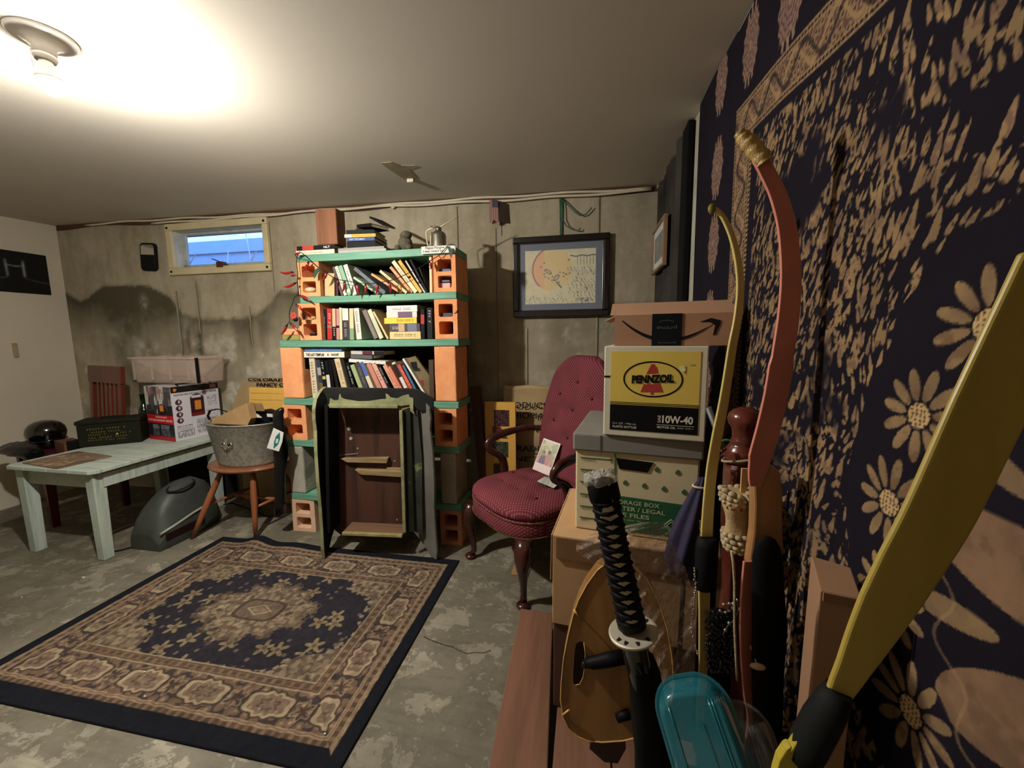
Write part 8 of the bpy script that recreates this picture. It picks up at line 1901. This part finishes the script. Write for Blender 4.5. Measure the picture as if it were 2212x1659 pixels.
for k in range(NW - 1):
    t = 0.10 + 0.86 * (k + 0.5) / (NW - 1); c = hpt(t)
    mb = MB(); mb.tube([c - sdv * 0.0205 + ndv * 0.002 - haft * 0.004, c - sdv * 0.010 + ndv * 0.0132 - haft * 0.001, c + ndv * 0.0165, c + sdv * 0.010 + ndv * 0.0132 - haft * 0.001, c + sdv * 0.0205 + ndv * 0.002 - haft * 0.004], 0.0036, 6, flat=0.9); mb.build('wrap_band', kb, KA, world=True)
mb = MB(); rings = []
for t, g in ((0.0, 0.75), (0.008, 1.1), (0.03, 1.12), (0.034, 1.02)): p = hp[0] + haft * (t - 0.012); rings.append([p + sdv * (0.0215 * g * math.cos(q)) + ndv * (0.0145 * g * math.sin(q)) for q in np.linspace(0, 2 * PI, 21)[:-1]])
mb.loft(rings, True, True); mb.build('pommel_cap', pm((44, 34, 38), 0.3, 0.5), KA, world=True)
mb = MB(); c = hp[0] + haft * 0.028 + ndv * 0.0145; P = [c + sdv * a + haft * b for a, b in ((-0.008, -0.020), (0.004, -0.022), (0.010, -0.012), (0.005, 0.0), (0.013, 0.014), (0.0, 0.020), (-0.014, 0.016), (-0.007, 0.002), (-0.011, -0.010))]; mb.loft([P, [p - ndv * 0.004 for p in P]], True, False); mb.build('pommel_inlay', ray_, KA, world=True)
cw_ = Mat('clear_wrap', 0.1, 0, 0.8); cw_.color(lin((214, 210, 200))); cw_.b.inputs['Alpha'].default_value = 0.45; cw_.bump(cw_.noise(90, 4, 0.7), 0.9, 0.01)
mb = MB(); rings = []
for j, (t, g) in enumerate(((-0.008, 0.95), (-0.014, 1.02), (-0.021, 0.95), (-0.024, 0.6))): p = hp[0] + haft * t; rings.append([p + sdv * (0.024 * g * (1 + 0.13 * math.sin(5 * q + j)) * math.cos(q)) + ndv * (0.017 * g * (1 + 0.15 * math.sin(6 * q + j * 2)) * math.sin(q)) + haft * 0.003 * math.sin(7 * q) for q in np.linspace(0, 2 * PI, 31)[:-1]])
mb.loft(rings, True, True); mb.build('clear_wrap', cw_.m, KA, world=True)
gm = pm((176, 168, 146), 0.45, 0.35, var=0.08); gc = hp[-1] + haft * 0.004; gn2 = (haft + Vector((0.0, 0.0, 0.0))).normalized()
mb = MB(); rings = []
for r, t in ((0.036, 0.0), (0.0385, 0.001), (0.0385, 0.004), (0.036, 0.005)): rings.append([gc + haft * t + sdv * (r * math.cos(q)) + ndv * (r * math.sin(q)) for q in np.linspace(0, 2 * PI, 49)[:-1]])
mb.loft(rings, True, False); mb.build('guard', gm, KA, world=True)
dk_ = pm((30, 26, 24), 0.8)
for a0 in (215, 238, 262, 286, 35, 60, 95, 130):
    q = math.radians(a0); d = sdv * math.cos(q) + ndv * math.sin(q); e = sdv * -math.sin(q) + ndv * math.cos(q); c = gc + d * 0.030 - haft * 0.0003
    P = [c - d * 0.004 - e * 0.0026, c + d * 0.0035 - e * 0.001, c + d * 0.0035 + e * 0.002, c - d * 0.003 + e * 0.0036]; mb = MB(); mb.loft([P, [p - haft * 0.0008 for p in P]], True, False); mb.build('guard_opening', dk_, KA, world=True)
mb = MB(); rings = []
for t in (-0.018, -0.002): p = hp[-1] + haft * t; rings.append([p + sdv * (0.0225 * math.cos(q)) + ndv * (0.0158 * math.sin(q)) for q in np.linspace(0, 2 * PI, 21)[:-1]])
mb.loft(rings, True, True); mb.build('collar', pm((56, 50, 48), 0.3, 0.5), KA, world=True)
sp0 = [gc + haft * 0.006, PY(1382, 1440, KY), PY(1392, 1520, KY + 0.003), PY(1402, 1600, KY + 0.006), PY(1410, 1680, KY + 0.01), Vector((0.130, KY + 0.02, 0.36)), Vector((0.152, KY + 0.04, 0.102))]
lac = pm((12, 12, 14), 0.12, var=0.0, spec=0.7, coat=0.9)
sc_ = smooth(sp0); mb = MB(); rings = []
for i, p in enumerate(sc_): rings.append([p + sdv * (0.0185 * math.cos(q)) + ndv * (0.0125 * math.sin(q)) for q in np.linspace(0, 2 * PI, 21)[:-1]])
mb.loft(rings, True, True); mb.build('scabbard', lac, KA, world=True)
mb = MB(); rings = []
for (x, y, r) in ((1376, 1415, 0.022), (1390, 1450, 0.024), (1398, 1500, 0.026), (1404, 1560, 0.028), (1410, 1620, 0.030), (1414, 1700, 0.030)):
    p = PY(x, y, KY + 0.004); rings.append([p + sdv * ((r + 0.003 * math.sin(5 * q + y * .03)) * math.cos(q)) + ndv * ((0.7 * r + 0.003 * math.sin(4 * q + y * .05)) * math.sin(q)) for q in np.linspace(0, 2 * PI, 21)[:-1]])
mb.loft(rings, True, True); mb.build('black_wrap', pm((15, 14, 16), 0.45, var=0.2), KA, world=True)

# ================================================================== carton tube by the tapestry
LB = thing('long_carton', 'tall narrow tan carton standing against the tapestry behind the large bow', 'carton', (0.33, 0.57, 0.0))
zt_ = 0.915; qx = [on_z(x, y, zt_) for x, y in ((1772, 1276), (1862, 1294), (1838, 1226), (1752, 1200))]
mb = MB(); Bq = [Vector((p.x - 0.004, p.y, 0.001)) for p in qx]; mb.loft([Bq, [(p.x, p.y, p.z) for p in qx]], True, False); mb.build('box', pm((150, 112, 82), 0.8, var=0.06, scale=4), LB, world=True, bevel=0.0015)
mb = MB(); a, b = qx[0], qx[1]; t_ = Vector((0.0, -0.0012, 0.0)); s0_, s1_ = a.lerp(b, 0.05), a.lerp(b, 0.98); mb.loft([[s0_ + t_, s1_ + t_, s1_ + t_ - Vector((0, 0, 0.012)), s0_ + t_ - Vector((0, 0, 0.012))], [s0_ + t_ * 3, s1_ + t_ * 3, s1_ + t_ * 3 - Vector((0, 0, 0.012)), s0_ + t_ * 3 - Vector((0, 0, 0.012))]], True, False); mb.build('tucked_flap', pm((132, 98, 70), 0.8), LB, world=True)

# ================================================================== plastic food tubs on a dark crate
CRT = thing('dark_crate', 'black plastic crate holding up the teal tub at the bottom edge', 'crate', (0.22, 0.60, 0.1))
mb = MB(); mb.taper((0.190, 0.50, 0.1005), (0.285, 0.70, 0.44), 0.006); mb.build('crate', pm((18, 18, 20), 0.6), CRT, world=True, bevel=0.004)
def tub(lab, c, tilt, W_, H_, D_, mat):
    cam_ = Vector((0, 0, EYE)); d = (c - cam_).normalized(); d = (d + Vector((0, 0, 0.25))).normalized(); r = Vector((d.y, -d.x, 0)).normalized(); u = r.cross(d).normalized()
    r2 = r * math.cos(tilt) + u * math.sin(tilt); u2 = -r * math.sin(tilt) + u * math.cos(tilt); M = frame(c, r2, u2)
    T = thing('plastic_tub', lab, 'plastic tub', tuple(c)); n_ = 8
    def rg(w_, h_, rad, y): return [(x, y, z) for x, z in rrect(-w_ / 2, -h_ / 2, w_ / 2, h_ / 2, rad, n_)]
    mb = MB(); mb.loft([rg(W_ * .70, H_ * .74, 0.022, -D_), rg(W_ * .76, H_ * .80, 0.026, -D_ * 0.97), rg(W_ * .82, H_ * .86, 0.030, -D_ * 0.8), rg(W_ * .90, H_ * .93, 0.034, -D_ * 0.12), rg(W_ * .92, H_ * .95, 0.036, 0.0)], False, True, False, M); mb.poly(rg(W_ * .70, H_ * .74, 0.022, -D_), M); mb.build('bowl', mat, T, world=True)
    mb = MB(); a = rg(W_ * .92, H_ * .95, 0.036, 0.0); b = rg(W_, H_ * 1.02, 0.042, 0.0); c2 = rg(W_, H_ * 1.02, 0.042, 0.006); d2 = rg(W_ * .92, H_ * .95, 0.036, 0.004); mb.loft([b, c2, d2, a], False, False, True, M); mb.build('rim', mat, T, world=True, bevel=0.001)
    mb = MB()
    for x in (0.26, 0.30, 0.33, 0.36, 0.39, 0.42, 0.45, -0.28, -0.32, -0.37, -0.42): 
        mb.tube([(W_ * x * 0.94, -D_ * (1.0 - max(0, (abs(x) - .30)) * 6.5), z) for z in np.linspace(-H_ * 0.34, H_ * 0.34, 6)], 0.0016, 6, M=M)
    tag(mb.build('ridges', mat, T, world=True), kind='stuff')
    mb = MB(); mb.prism(rrect(-0.012, -H_ * 0.16, 0.010, H_ * 0.22, 0.005, 3), -D_ - 0.0015, -D_ + 0.0005, M); mb.build('base_panel', mat, T, world=True)
    return T
teal = Mat('teal_plastic', 0.12, 0, 0.6); teal.color(lin((18, 112, 126))); teal.b.inputs['Alpha'].default_value = 0.66; teal.b.inputs['Coat Weight'].default_value = 0.6; teal = teal.m
clearp = Mat('clear_tub_plastic', 0.1, 0, 0.7); clearp.color(lin((120, 120, 120))); clearp.b.inputs['Alpha'].default_value = 0.22; clearp.b.inputs['Coat Weight'].default_value = 0.5; clearp = clearp.m
tub('translucent teal plastic food tub lying upside down at the bottom edge', PY(1528, 1622, 0.50), math.radians(27), 0.104, 0.165, 0.035, teal)
tub('clear plastic food tub right of and below the teal one', PY(1604, 1660, 0.54), math.radians(24), 0.110, 0.150, 0.035, clearp)

finish_texts()
